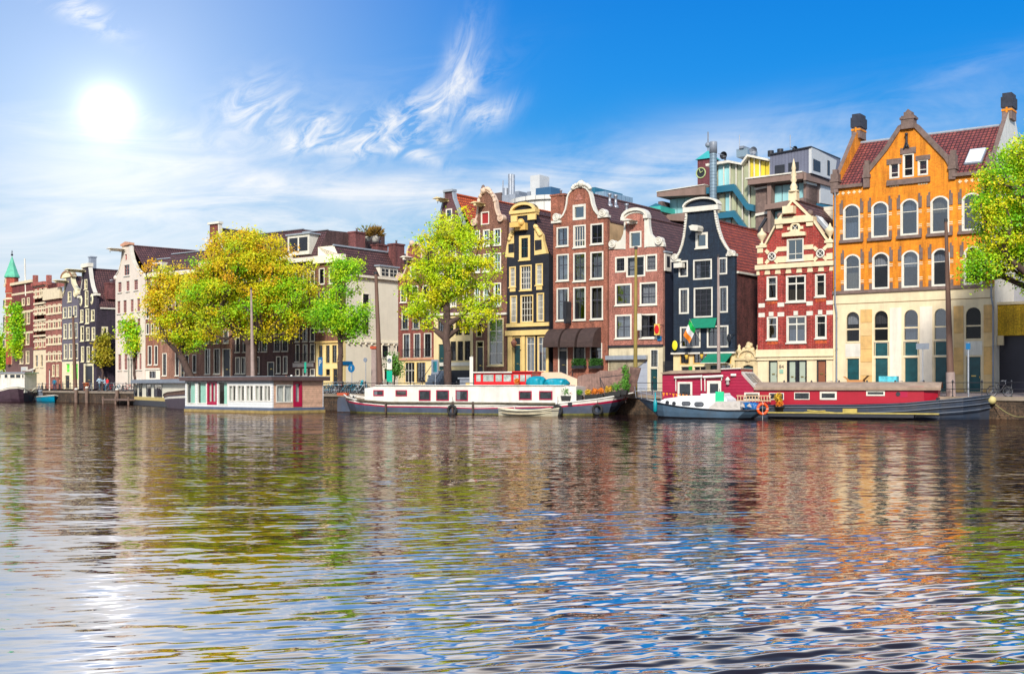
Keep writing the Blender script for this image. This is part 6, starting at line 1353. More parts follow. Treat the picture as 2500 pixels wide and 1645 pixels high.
for x0, x1, y0_, y1_ in ((643, 757, 515, 570), (803, 923, 522, 583)):
    a0, z1 = b.p(x0, y0_, .4); a1, z0 = b.p(x1, y1_, .4); r_ = (z1 - z0) / 2; zc = (z0 + z1) / 2; pts = [(a1 - r_ + r_ * math.cos(t), zc + r_ * math.sin(t)) for t in np.linspace(-1.57, 1.57, 7)] + [(a0 + r_ - r_ * math.cos(t), zc - r_ * math.sin(t)) for t in np.linspace(-1.57, 1.57, 7)]
    q = MB(); q.prism(pts, .36, .397, iron); w_ = q.build('window', b.root); ins = [((p_[0] - (a0 + a1) / 2) * .88 + (a0 + a1) / 2, (p_[1] - zc) * .75 + zc) for p_ in pts]; q = MB(); q.prism(ins, .345, .357, plain('dusk_glass', (.12, .13, .15), .1, .6, 3)); q.build('pane', w_)
a, z = b.p(1122, 465, .3); q = MB(); q.box(a - .28, a + .28, .28, .36, z - .38, z + .38, plain('mint_sign', (.02, .62, .28), .5, .1, 3)); q.rod((a, .3, z + .38), (a, .3, z + .55), .02, iron); q.build('green_board', b.root)
a, z = b.p(308, 570, .1); q = MB(); q.lathe([(.02, -.45), (.13, -.35), (.13, .3), (.05, .42), (.04, .9)], (a, .12, z), plain('teal_fender', (.0, .3, .35), .4), 10); q.build('fender', b.root)
q = MB()
pr = [(80, 470), (160, 400), (330, 440), (560, 470)]
for x, y in ((60, 470), (130, 480), (200, 490), (290, 505), (380, 520)):
    a, z = b.p(x, y, .5); q.rod((a, .6, z), (a - .06, .5, z + .75), .018, steel, 5)
a0_, z0_ = b.p(50, 380, .5); a1_, z1_ = b.p(380, 460, .5); q.rod((a0_, .5, z0_), (a1_, .5, z1_), .018, steel, 5); q.build('bow_rail', b.root)
q = MB(); a0_, z0_ = b.p(390, 400, 1.4); a1_, z1_ = b.p(765, 435, 1.4); lm = plain('bunting_orange', (.85, .25, .01), .6, .2, 3); q.rod((a0_, 1.4, z0_), (a1_, 1.4, z1_), .012, iron, 4)
for k in range(9):
    t = (k + .2) / 9; a = a0_ + (a1_ - a0_) * t; z = z0_ + (z1_ - z0_) * t; s_ = .17; q.add([(a, 1.4, z), (a + s_, 1.4, z - .01), (a + s_ * .6, 1.42, z - .32 + .1 * (k % 3))], [(0, 1, 2)], lm)
q.build('bunting', b.root, fixn=False)
a, z = b.p(1490, 575, .8); bundle('crumpled blue tarpaulin heap in the stern of the grey cruiser', 1428, 1620, 530, 625, 1.0, 8, 'tarpaulin_heap', plain('blue_tarp', (.0, .12, .38), .4, .5, 5, bump=.8, bscale=7), pl=s2)
q = MB(); a, z = 0, 0
r = placed(b, 1665, 610, -.15, 'life_ring', 'bright orange life ring hanging at the stern of the grey cruiser', 'life ring'); MB().torus((0, 0, 0), .32, .09, plain('lifering_orange', (.80, .09, .01), .5, .1, 3), 'y', 24, 10).build('ring', r); r.rotation_euler[2] += R(35)
q = MB()
for t in (0, 1.57, 3.14, 4.71): q.torus((.32 * math.cos(t), 0, .32 * math.sin(t)), .095, .02, offw, 'z' if abs(math.cos(t)) > .5 else 'x', 12, 4)
q.rod((0, 0, .5), (0, 0, -1.1), .012, offw, 4); q.build('rope', r)
a, z = b.p(1440, 560, 2.0); q = MB(); q.rod((a, .6, z + .2), (a + .8, .8, z - .2), .03, plain('varnished', (.7, .35, .08)), 6); q.build('oar', b.root)

# -- dark red houseboat barge
b = Boat('houseboat', 'long dark red houseboat with boarded upper cabin, white windows and slate hull', wpt(1612, 82.5), wpt(2425, 74.0), d4); RB = b
st = []; BM = 4.6
def add_st(c, x, y, bd, bw_, zz=None): b.c = c; a, z = b.p(x, y, 2.3 - bd); st.append((a, bd, bw_, z if zz is None else zz))
add_st(d3, 330, 590, 1.2, 1.0); add_st(d3, 430, 590, 2.0, 1.8); add_st(d3, 800, 578, 2.3, 2.25); add_st(d4, 0, 548, 2.3, 2.25); add_st(d4, 700, 548, 2.3, 2.25); add_st(d4, 1150, 530, 2.25, 2.2); add_st(d4, 1500, 498, 2.1, 1.8); add_st(d4, 1750, 478, 1.7, 1.3); add_st(d4, 1930, 458, 1.0, .6); add_st(d4, 2035, 442, .12, .08)
hullb = plain('barge_slate', (.03, .045, .075), .4, .3, 1.2, stain=.3)
hull(b, st, [weed, hullb, hullb, hullb, hullb], teakdeck, levels=(0, .1, .5, .8, 1.0), beam=BM, rake1=.1)
q = MB()
for ofs in (.0, .38, .75): q.path([(s_[0], 2.3 - s_[1] - .03, s_[3] - .14 - ofs * (1 if s_[0] < b.w * .7 else .9)) for s_ in st[2:]], .04, plain('strake_grey', (.10, .12, .16), .5), 6)
q.build('rubbing_strake', b.root)
mar = boards('maroon_boards', (.36, .006, .045), (.14, .003, .02), .21, var=.15, rough=.4); marp = plain('red_cabin', (.38, .004, .022), .4, .12, 1.2); rub_ = plain('tan_roofing_felt', (.36, .26, .19), .9, .3, 1.5, bump=.4)
pq = lambda c, pts, yy: (setattr(b, 'c', c), [b.p(x, y, yy) for x, y in pts])[1]
q = MB(); q.prism(pq(d3, [(398, 610), (398, 165), (1130, 148), (1135, 110), (1365, 102), (1375, 150), (1550, 360), (1550, 600)], .4), .4, 4.2, mar); q.build('upper_cabin', b.root)
ea = pq(d3, [(1372, 150), (1372, 104)], .4); q = MB(); q.box(ea[0][0] + .003, ea[0][0] + .12, .42, 4.18, ea[0][1] - .1, ea[1][1], marp); q.build('upper_cabin_end', b.root)
q = MB(); pts = pq(d3, [(365, 160), (500, 128), (1132, 112), (1135, 150), (400, 170)], .2); q.prism(pts, .2, 4.4, rub_); q.build('felt_roof', b.root)
q = MB(); pts = pq(d3, [(1135, 112), (1135, 100), (1392, 92), (1392, 102)], .2); q.prism(pts, .2, 4.4, offw); q.build('upper_roof', b.root)
# sloping glazing
G0 = pq(d3, [(1378, 150), (1566, 356)], .4)
q = MB(); g_ = [(G0[0][0] + .13, .38, G0[0][1] + .06), (G0[0][0] + .13, 4.22, G0[0][1] + .06), (G0[1][0] + .13, 4.22, G0[1][1] + .06), (G0[1][0] + .13, .38, G0[1][1] + .06)]
Q_ = [Vector(v) for v in g_]
q.add([v for v in Q_] + [v + Vector((-.1, .12, -.15)) for v in Q_], [(0, 1, 2, 3), (4, 5, 6, 7), (0, 1, 5, 4), (1, 2, 6, 5), (2, 3, 7, 6), (3, 0, 4, 7)], offw); sg_ = q.build('sloping_glazing', b.root)
for k in range(3):
    q = MB(); u0, u1 = .12 + .28 * k, .34 + .28 * k; bl = lambda u, v: Q_[0].lerp(Q_[1], u).lerp(Q_[3].lerp(Q_[2], u), v); nn = (Q_[1] - Q_[0]).cross(Q_[3] - Q_[0]).normalized(); nn = nn if nn[2] > 0 else -nn
    q.add([bl(u0, .1) + nn * .03, bl(u1, .1) + nn * .03, bl(u1, .68) + nn * .03, bl(u0, .68) + nn * .03], [(0, 1, 2, 3)], plain('dim_glass', (.30, .28, .22), .15, .5, 3)); q.build('pane', sg_, fixn=False)
# lower cabin
q = MB(); q.prism(pq(d4, [(-480, 565), (-480, 374), (1335, 352), (1345, 520)], .45), .45, 4.15, marp); q.build('lower_cabin', b.root)
e = pq(d4, [(1345, 520), (1335, 352)], .45); a2, _ = b.p(1505, 400, 2.3); q = MB(); q.add([(e[0][0], .45, e[0][1] - .3), (a2 - .1, 1.3, e[0][1] - .3), (a2 - .1, 3.3, e[0][1] - .3), (e[0][0], 4.15, e[0][1] - .3), (e[1][0], .45, e[1][1]), (a2, 1.3, e[1][1] + .05), (a2, 3.3, e[1][1] + .05), (e[1][0], 4.15, e[1][1])], [(0, 1, 5, 4), (1, 2, 6, 5), (2, 3, 7, 6), (4, 5, 6, 7)], marp); q.build('cabin_end', b.root)
b.c = d3; a0, z0 = b.p(1555, 358, .3); b.c = d4; a1, z1 = b.p(1345, 352, .3); zt = (z0 + z1) / 2; q = MB(); n = 10; prof = [(.28 + (BM - .56) * k / n, zt + .38 * math.sin(math.pi * k / n) ** .7) for k in range(n + 1)]
vs = [(a0, y, z) for y, z in prof] + [(a1 + .1, y, z) for y, z in prof] + [(a2 + .15, BM / 2 + (y - BM / 2) * .6, z - .02) for y, z in prof]; m_ = n + 1
fs = [(j, j + 1, m_ + j + 1, m_ + j) for j in range(n)] + [(m_ + j, m_ + j + 1, 2 * m_ + j + 1, 2 * m_ + j) for j in range(n)]
q.add(vs, fs, rub_, True); q.add([(a0, .28, zt - .16), (a1 + .1, .28, zt - .16), (a1 + .1, .28, zt), (a0, .28, zt), (a2 + .15, 1.05, zt - .16), (a2 + .15, 1.05, zt), (a0, BM - .28, zt), (a0, BM - .28, zt - .16)], [(0, 1, 2, 3), (1, 4, 5, 2), (0, 3, 6, 7)], rub_); q.build('lower_roof', b.root, fixn=False)
def rw(c, r, yy=.45, fm=white, **k): b.c = c; a0_, z1_ = b.p(r[0], r[1], yy); a1_, z0_ = b.p(r[2], r[3], yy); return boxwin(b, (a0_, a1_, z0_, z1_, 0), fm, k.pop('f', .1), yy, **k)
rw(d3, (593, 268, 778, 470), .4, f=.14, cur=0); rw(d3, (965, 255, 1143, 470), .4, f=.2, cur=0); rw(d3, (1435, 402, 1628, 500), .38, f=.1); rw(d3, (1748, 408, 1935, 495), f=.05); rw(d3, (2065, 400, 2260, 493), f=.05); rw(d4, (262, 406, 438, 492), f=.12); rw(d4, (743, 396, 937, 451), f=.09)
b.c = d4; a, z = b.p(1074, 432, .45); q = MB(); q.rod((a, .40, z), (a, .448, z), .14, iron, 14); q.build('porthole', b.root)
q = MB(); a0_, z1_ = b.p(1095, 402, .45); a1_, z0_ = b.p(1172, 465, .45); q.box(a0_, a1_, .43, .448, z0_, z1_, crim); q.build('patch_panel', b.root)
# awning cases
b.c = d3
for x0, x1, y0_, y1_ in ((548, 905, 215, 200), (915, 1165, 208, 195)): p0 = b.p(x0, y0_, .2); p1_ = b.p(x1, y1_, .2); q = MB(); q.rod((p0[0], .22, p0[1]), (p1_[0], .22, p1_[1]), .09, offw, 8); p2 = b.p(x0 + 22, 385, .3); q.rod((p0[0] + .1, .25, p0[1]), (p2[0], .3, p2[1]), .04, offw, 6); p3 = b.p(x1 - (0 if x1 > 1000 else -5), 380 if x1 < 1000 else 250, .3); q.rod((p1_[0] - .1, .25, p1_[1]), (p3[0] - .1, .3, p3[1]), .04, offw, 6); q.build('awning_case', b.root)
a, z = b.p(1222, 262, .2); q = MB(); q.lathe([(.05, -.25), (.13, -.2), (.11, .05), (.2, .08), (.04, .3)], (a, .25, z), offw, 8); q.box(a - .06, a + .06, .3, .399, z - .2, z + .2, offw); q.build('lantern', b.root)
a, z = b.p(1300, 183, .3); q = MB(); q.rod((a - .2, .25, z), (a + .15, .35, z), .1, offw, 10); q.build('flood_lamp', b.root)
# walkway plank, yellow poles, flower pot, railing box
b.c = d4; a0_, z_ = b.p(-260, 640, -.55); a1_, _ = b.p(1500, 640, -.55)
r = empty('mooring_raft', b.pl.world(a0_, -.6, 0), b.pl.rz, 'long low yellow edged raft floating beside the dark red houseboat', 'raft'); ok = plain('yellow_plank', (.46, .36, .09), .6, .35, 2)
Lr = a1_ - a0_; q = MB(); q.box(0, Lr * .86, -.35, .5, .12, .34, iron); q.build('float', r); q = MB(); q.box(-.1, Lr, -.4, .5, .343, .42, ok); q.build('plank', r)
b.c = d4
for x0, y0_, x1, y1_ in ((130, 600, 410, 625), (95, 622, 320, 605)): p0 = b.p(x0, y0_, -.2); p1_ = b.p(x1, y1_, -.2); o = MB().rod((p0[0], -.15, p0[1]), (p1_[0], -.25, p1_[1]), .045, ok, 6).build('boat_pole'); o.location = (b.pl.p[0], b.pl.p[1], 0); o.rotation_euler = (0, 0, b.pl.rz); tag(o, 'yellow boat pole lying along the houseboat side, %s one' % ('longer' if x1 > 400 else 'shorter'), 'pole')
p0 = b.p(575, 610, -.2); r = placed(b, 575, 615, -.2, 'float_buoy', 'yellow fender buoy on the side of the dark red houseboat', 'fender'); MB().box(-.45, .45, -.15, .15, -.05, .2, ok).build('buoy_body', r)
b.c = d3; r = pot(b, 1878, 660, -.75, .75, .42, leafo, 'black pot of orange and yellow flowers on the raft', rubber, .28, 77, False, None); q = MB(); leaves(q, 240, (-.08, 0, 1.0), .3, leafy, .06, 78, 1.4); q.build('foliage', r, fixn=False)
r = placed(b, 1345, 520, .1, 'wooden_rack', 'pale slatted wooden rack beside the stern of the cruiser', 'rack'); q = MB()
for k in range(12): q.box(k * .2, k * .2 + .06, 0, .06, 0, .45, plain('pale_wood', (.62, .42, .25), .7, .2, 3))
q.box(-.05, 2.3, -.02, -.002, .38, .45, MATS['pale_wood']); q.box(-.05, 2.3, -.02, -.002, .05, .12, MATS['pale_wood']); q.build('slats', r)
b.c = d4; a, z = b.p(2028, 497, 2.0); q = MB(); q.ball((a + .1, 2.2, z), .28, plain('cream_fender', (.6, .5, .2))); q.build('bow_fender', b.root)
a, z = b.p(1465, 470, 1.3); q = MB(); q.rod((a, 1.3, z - .35), (a, 1.3, z), .12, iron, 10); q.rod((a - .25, 1.3, z - .05), (a + .25, 1.3, z - .05), .06, iron, 8); q.build('bollard', b.root)
# -- white wooden houseboat, corner towards the camera
pc = Vector(wpt(665, 92.0)); pl_ = Vector(wpt(452, 99.6)); dA = (pc - pl_).normalized(); nA = Vector((-dA[1], dA[0]))
b = Boat('houseboat', 'flat roofed white and bare wood houseboat with red doors and mint curtains', pl_, pc, e2); WA = b.w
b2p = Plane(pc, nA, 0.0); pr_, _ = b2p.at(790, HY); DW = pr_
whb = boards('white_boards', (.80, .80, .78), (.35, .35, .35), .22, var=.12); pinkb = boards('bare_boards', (.74, .45, .30), (.30, .13, .08), .17, var=.25)
_, ztp = b.p(1500, 345); ztp = b.p(1500, 345)[1]; zbt = b.p(1700, 790)[1]; 
q = MB(); q.box(-.1, WA + .1, -.05, DW + .1, -.4, .2, plain('ochre_float', (.38, .27, .09), .8, .4, 2, stain=.3)); q.box(-.05, WA + .05, -.02, DW + .05, .203, .42, plain('slate_band', (.10, .13, .20), .6, .2, 2)); q.build('float', b.root)
zr_ = ztp
holes = []
q = MB()
# shell: near side white, right end bare boards
E = [(1300, 1465, 345, 755, 'door'), ]
def hole(x0, x1, y0_, y1_): a0, z1 = b.p(x0, y0_); a1, z0 = b.p(x1, y1_); return [(a0, max(z0, .5)), (a1, max(z0, .5)), (a1, min(z1, zr_ - .06)), (a0, min(z1, zr_ - .06))]
specs = [(952, 1105, 345, 745, 'mint'), (1138, 1292, 345, 745, 'mintfull'), (1302, 1465, 350, 755, 'door'), (1490, 1655, 352, 765, 'mint2'), (1668, 1800, 420, 705, 'w'), (1818, 1945, 420, 705, 'w'), (1965, 2095, 420, 705, 'w'), (2118, 2262, 420, 705, 'w'), (2275, 2385, 420, 705, 'w')]
mint = plain('mint_curtain', (.34, .62, .50), .9, .2, 4, stretch=(4, 1, .2)); HL = []
for x0, x1, y0_, y1_, k in specs:
    H_ = hole(x0, x1, y0_, y1_)
    if H_[1][0] > WA - .15: H_ = [(min(p[0], WA - .16), p[1]) for p in H_]
    if k == 'door': H_ = [(p[0], max(p[1], .46)) for p in H_]
    HL.append(H_)
q.prism([(0, .422), (WA, .422), (WA, zr_), (0, zr_)], 0, .12, whb, holes=HL); q.build('wall', b.root)
for (x0, x1, y0_, y1_, k), H_ in zip(specs, HL):
    (a0, z0), (a1, _), (_, z1), _ = H_; fm = crim if k == 'door' else offw; f = .16 if k == 'door' else .07
    q = MB(); q.prism([(a0, z0), (a1, z0), (a1, z1), (a0, z1)], -.03, .1, fm, holes=[[(a0 + f, z0 + f * 1.6), (a1 - f, z0 + f * 1.6), (a1 - f, z1 - f), (a0 + f, z1 - f)]])
    if k in ('w', 'door'): q.box((a0 + a1) / 2 - .05, (a0 + a1) / 2 + .05, -.02, .08, z0 + f, z1 - f, fm)
    w_ = q.build('door' if k == 'door' else 'window', b.root); q = MB(); q.box(a0 + f, a1 - f, .05, .058, z0 + f, z1 - f, glass_clear); q.build('pane', w_)
    cm_ = {'mint': mint, 'mint2': mint, 'mintfull': mint, 'door': curtain_m, 'w': curtain_m}[k]; wv = a1 - a0; segs = {'mint': ((.3, 1),), 'mint2': ((.45, 1),), 'mintfull': ((.15, 1),), 'door': ((.1, .9),), 'w': ((0, .35), (.62, 1))}[k]
    q = MB()
    for s0, s1 in segs:
        n = 14; vs = []
        for j in range(n + 1): u = a0 + wv * (s0 + (s1 - s0) * j / n); vs += [(u, .16 + .03 * (j % 2), z0 + .05), (u, .16 + .03 * (j % 2), z1)]
        q.add(vs, [(2 * j, 2 * j + 2, 2 * j + 3, 2 * j + 1) for j in range(n)], cm_)
    q.build('curtain', w_, fixn=False)
# inner walls and end
q = MB(); q.box(.02, WA - .02, DW - .1, DW, .422, zr_ - .003, whb); q.box(0, .1, .122, DW - .102, .422, zr_ - .003, whb); q.box(.1, WA - .13, 1.2, 1.25, .422, zr_ - .003, plain('cabin_interior', (.10, .08, .07), .8, .4, 2)); q.box(.1, WA - .1, .2, DW - .1, .423, .46, wd); q.build('rear_wall', b.root)
er = MB(); e_c = e3
def ep(x, y): px, py = e3(x, y); return b2p.at(px, py)
hw_ = [ep(235, 1000), ep(520, 690)]; hd = [ep(530, 1070), ep(680, 625)]
Hs = [[(hw_[0][0], hw_[0][1]), (hw_[1][0], hw_[0][1]), (hw_[1][0], hw_[1][1]), (hw_[0][0], hw_[1][1])], [(hd[0][0], max(.46, hd[0][1])), (hd[1][0], max(.46, hd[0][1])), (hd[1][0], min(hd[1][1], zr_ - .05)), (hd[0][0], min(hd[1][1], zr_ - .05))]]
def endm(q, name, par=None, fx=True):
    o = q.build(name, par or b.root, fixn=fx)
    for v in o.data.vertices: x, y, z = v.co; v.co = (WA - y, x, z)
    return o
q = MB(); q.prism([(.13, .422), (DW - .11, .422), (DW - .11, zr_ - .004), (.13, zr_ - .004)], 0, .12, pinkb, holes=Hs); endm(q, 'end_wall')
q = MB(); (a0, z0), (a1, _), (_, z1), _ = Hs[0]; q.prism([(a0, z0), (a1, z0), (a1, z1), (a0, z1)], -.03, .1, white, holes=[[(a0 + .1, z0 + .1), (a1 - .1, z0 + .1), (a1 - .1, z1 - .1), (a0 + .1, z1 - .1)]]); q.box((a0 + a1) / 2 - .05, (a0 + a1) / 2 + .05, -.02, .08, z0 + .1, z1 - .1, white); w_ = endm(q, 'window'); q = MB(); q.box(a0 + .1, a1 - .1, .05, .056, z0 + .1, z1 - .1, glass_clear); endm(q, 'pane', w_); q = MB(); q.box(a0 + .1, a1 - .1, .12, .16, z0, z1, curtain_m); endm(q, 'curtain', w_)
q = MB(); (a0, z0), (a1, _), (_, z1), _ = Hs[1]; q.prism([(a0, z0), (a1, z0), (a1, z1), (a0, z1)], -.04, .1, crim, holes=[[(a0 + .24, z0 + .4), (a1 - .24, z0 + .4), (a1 - .24, z1 - .2), (a0 + .24, z1 - .2)]]); w_ = endm(q, 'door'); q = MB(); q.box(a0 + .2, a1 - .2, .05, .056, z0 + .3, z1 - .1, glass_clear); endm(q, 'pane', w_); q = MB(); q.box(a0 + .2, a1 - .2, .12, .16, z0 + .3, z1, curtain_m); endm(q, 'curtain', w_)
zt_ = b.p(1500, 272)[1]; q = MB(); q.box(-.35, WA + .35, -.35, DW + .4, zr_ - .0, zt_ - .04, plain('umber_fascia', (.10, .06, .055), .6, .3, 2)); q.box(-.38, WA + .38, -.38, DW + .43, zt_ - .037, zt_, lead); q.build('flat_roof', b.root)
# -- cream cabin houseboat behind it, and its dark round stern
b = Boat('houseboat', 'cream cabin houseboat with dark upturned hull partly behind the wooden houseboat', wpt(325, 134), wpt(462, 112), e2); WC = b.w
q = MB(); q.box(0, WC, 0, 4.5, -.4, .55, iron); q.box(.1, WC - .1, .1, 4.4, .553, .9, plain('ochre_step', (.6, .45, .15))); q.build('float', b.root)
zt_ = b.p(500, 385)[1]; z0 = b.p(500, 700)[1]; q = MB(); q.box(.3, WC - .2, .3, 4.2, .9, zt_, plain('cream_cabin', (.80, .74, .58), .5, .1, 2)); q.build('cabin', b.root)
q = MB(); zr2 = b.p(500, 320)[1]; q.box(-.4, WC, -.2, 4.7, zt_ + .003, zr2, greyblue); q.build('flat_roof', b.root)
for r in ((50, 410, 110, 700), (140, 400, 190, 635), (265, 400, 345, 615), (400, 402, 532, 660)): a0, z1 = b.p(r[0], r[1], .3); a1, z0 = b.p(r[2], r[3], .3); boxwin(b, (a0, a1, max(z0, .95), z1, 0), iron, .08, .3, cur=1)
st = []
for x, y, bd, bw_ in ((578, 615, .3, .1), (620, 600, 1.2, .7), (700, 570, 1.6, 1.3), (800, 545, 1.8, 1.6), (930, 530, 1.8, 1.7), (1200, 500, 1.8, 1.7)): a, z = b.p(x, y, -.3); st.append((a, bd, bw_, z))
hull(b, st, [plain('rust_black', (.05, .025, .04), .5, .4, 2), MATS['rust_black'], MATS['rust_black'], wf, MATS['rust_black'], plain('rust_brown', (.13, .06, .03), .6, .4, 2)], wd, levels=(0, .2, .6, .72, .8, 1.0), beam=1.0, name='hull')
# -- far left black barge and blue tender
b = Boat('moored_barge', 'black barge seen bow on with cream gunwale and white wheelhouse', wpt(-95, 158.5), wpt(75, 156), e1); WD = b.w
st = []
for x, y, bd, bw_ in ((-700, 560, 2.3, 2.2), (-300, 600, 2.4, 2.2), (0, 640, 2.4, 2.2), (150, 595, 2.3, 1.8), (300, 585, 2.0, 1.3), (400, 605, 1.4, .8), (520, 660, .15, .05)): a, z = b.p(x, y, 2.4 - bd); st.append((a, bd, bw_, z))
hull(b, st, [iron, MATS['rust_black'], MATS['rust_black'], MATS['rust_black'], wf], wd, levels=(0, .2, .5, .88, 1.0), beam=4.8, rake1=.5)
a0, z1 = b.p(-560, 360, 1.2); a1, z0 = b.p(420, 580, 1.2); q = MB(); q.box(a0, a1, 1.2, 3.8, 1.2, z1, offw); q.box(a0 - .2, a1 + .2, 1.0, 4.0, z1 + .002, z1 + .15, steel); cbn = q.build('wheelhouse', b.root)
for x0, x1 in ((75, 138), (170, 262), (270, 358), (375, 412), (-200, -100), (-80, 20)): u0, t_ = b.p(x0, 372, 1.2); u1, bb = b.p(x1, 442, 1.2); boxwin(b, (u0, u1, bb, t_, 0), wf, .06, 1.2)
b = Boat('blue_tender', 'small turquoise open boat lying against the quay wall', wpt(82, 160), wpt(145, 154), e1)
st = []
for x, y, bd, bw_ in ((585, 760, .7, .45), (700, 752, .95, .7), (820, 738, .95, .65), (930, 728, .6, .3), (1000, 745, .05, .02)): a, z = b.p(x, y, 1 - bd); st.append((a, bd, bw_, z))
turq = plain('turquoise_hull', (.0, .32, .52), .35, .15, 3); hull(b, st, [iron, turq, turq, turq, wf], iron, levels=(0, .12, .5, .85, 1.0), beam=2.0, rake1=1.0, bulw=.2)
a, z = b.p(675, 715, .9); q = MB(); q.box(a - .3, a + .35, .7, 1.2, z - .5, z + .35, greyblue); q.ball((a + .1, .95, z + .4), .4, greyblue, sz=.6); q.build('outboard_motor', b.root)
# small wooden sheds and stage at the quay, left of the cream houseboat
r = empty('landing_stage', quay_pt(305, -1.2)[0].to_tuple() + (0,), quay_pt(305)[1], 'low weathered wooden landing stage against the quay wall', 'landing stage'); q = MB(); q.box(-4, 4, -1.2, 1.0, .45, .6, wd); q.build('planks', r)
for x in (-3.8, 0, 3.8): MB().rod((x, -1.1, -.5), (x, -1.1, .9), .12, wd, 8).build('pile', r)
# ---------- trees ----------
def leafmat(name):
    m, nt, out = newmat(name); a = nt.nodes.new('ShaderNodeVertexColor'); a.layer_name = 'leafcol'
    d = N(nt, 'ShaderNodeBsdfPrincipled', Roughness=.6); L(nt, a.outputs[0], d.inputs['Base Color']); t = N(nt, 'ShaderNodeBsdfTranslucent'); L(nt, a.outputs[0], t.inputs[0])
    mx = N(nt, 'ShaderNodeMixShader'); mx.inputs[0].default_value = .35; L(nt, d.outputs[0], mx.inputs[1]); L(nt, t.outputs[0], mx.inputs[2]); L(nt, mx.outputs[0], out.inputs[0]); return m
LM = leafmat('leaf'); bark = plain('bark', (.09, .055, .045), .9, .4, 6, bump=.8, stretch=(1, 1, .3))
GREEN = [(.52, .80, .01), (.36, .74, .012), (.66, .82, .015), (.24, .60, .01)]
YEL = [(.86, .78, .01), (.68, .74, .012), (.90, .68, .01), (.50, .68, .01)]
ORA = [(.94, .56, .01), (.90, .48, .01), (.92, .70, .01)]
def tree(label, px, off, ells, zfork, tr, ncl, nlf, sz, pal, seed, spread=.55, trunk_lean=(0, 0), gap=.0, top=None, name='street_tree', P=None, group='trees along the quay', hi=None, hicut=9):
    """ells: crown ellipsoids (px, py, rx_px, ry_px[, depth factor]) read in the photo at the trunk's distance"""
    if P is None: P, _, _ = quay_pt(px, off)
    Y0 = P[1]; k = Y0 / F; rng = np.random.RandomState(seed)
    E_ = [((ex - px) * k, EYE + (HY - ey) * k, rx * k, ry * k, (e[0] if e else 1.0)) for ex, ey, rx, ry, *e in ells]
    z0 = 1.45; pts = []; vol = np.array([e[2] * e[2] * e[3] for e in E_]); vol = vol / vol.sum()
    while len(pts) < ncl:
        e = E_[rng.choice(len(E_), p=vol)]; v = rng.normal(size=3); v /= np.linalg.norm(v); r = rng.uniform(.12, 1) ** .42
        p = np.array([e[0] + v[0] * e[2] * r, v[1] * e[2] * r * .85 * e[4], e[1] - z0 + v[2] * e[3] * r])
        s_ = math.sin(p[0] * 1.3 + seed) * math.sin(p[1] * 1.1 + 2) * math.sin(p[2] * 1.2 + seed * 2)
        if s_ < -.2 and rng.rand() < .75 + gap: continue
        pts.append(p)
    pts = sorted(pts, key=lambda p: np.linalg.norm(p - np.array([trunk_lean[0], trunk_lean[1], zfork])))
    nodes = [np.array([0, 0, -.1])]; par = [-1]; plen = [0]
    nst = 6
    for i in range(1, nst + 1):
        t = i / nst; nodes.append(np.array([trunk_lean[0] * t + rng.normal() * .04, trunk_lean[1] * t, zfork * t])); par.append(i - 1); plen.append(0)
    if top:
        for i in range(1, 7): nodes.append(np.array([trunk_lean[0] + rng.normal() * .12, rng.normal() * .1, zfork + (top - zfork) * i / 6])); par.append(len(nodes) - 2); plen.append(i * (top - zfork) / 6 * .5)
    start = nst
    for p in pts:
        A_ = np.array(nodes[start:]); d = np.linalg.norm(A_ - p, axis=1) + .35 * np.array(plen[start:]) + 1.5 * np.maximum(0, A_[:, 2] - p[2] + .2)
        j = int(np.argmin(d)) + start; q0 = nodes[j]; dist = np.linalg.norm(p - q0); n = max(1, int(dist / 1.1)); prev = j
        for i in range(1, n + 1):
            t = i / n; x = q0 + (p - q0) * t; x = x + rng.normal(size=3) * .08 * dist * (1 - t) * t * 4 + np.array([0, 0, .10 * dist * math.sin(math.pi * t)]); nodes.append(x); par.append(prev); plen.append(plen[j] + dist * t); prev = len(nodes) - 1
    nch = [0.0] * len(nodes); has = [False] * len(nodes)
    for i in range(len(nodes) - 1, 0, -1):
        if not has[i]: nch[i] = 1.0
        nch[par[i]] += nch[i]; has[par[i]] = True
    rad = [tr * (c / nch[0]) ** .46 for c in nch]
    q = MB()
    for i in range(1, len(nodes)):
        if rad[i] < .012: continue
        r0 = rad[par[i]] if par[i] < nst or (top and par[i] < nst + 6) else min(rad[par[i]], rad[i] * 1.35); q.rod(nodes[par[i]], nodes[i], r0, bark, 8 if rad[i] > .08 else 4, r2=rad[i], cap=False)
    root = empty(name, (P[0], P[1], z0), 0, label, 'tree', group); q.build('trunk', root, fixn=False)
    # leaves
    C_ = np.array(pts); nC = len(C_); tot = nC * nlf; ci = np.repeat(np.arange(nC), nlf)
    o = rng.normal(size=(tot, 3)) * np.array([spread, spread, spread * .7]); c = C_[ci] + o
    nv = rng.normal(size=(tot, 3)) * .75 + np.array([0, -.55, .65]); u = np.cross(nv, rng.normal(size=(tot, 3))); u /= np.linalg.norm(u, axis=1)[:, None]; w_ = np.cross(nv, u); w_ /= np.linalg.norm(w_, axis=1)[:, None]
    s_ = (sz * rng.uniform(.6, 1.25, size=tot))[:, None]; a = c - u * s_; b_ = c + w_ * s_ * .55; d_ = c + u * s_; e_ = c - w_ * s_ * .55
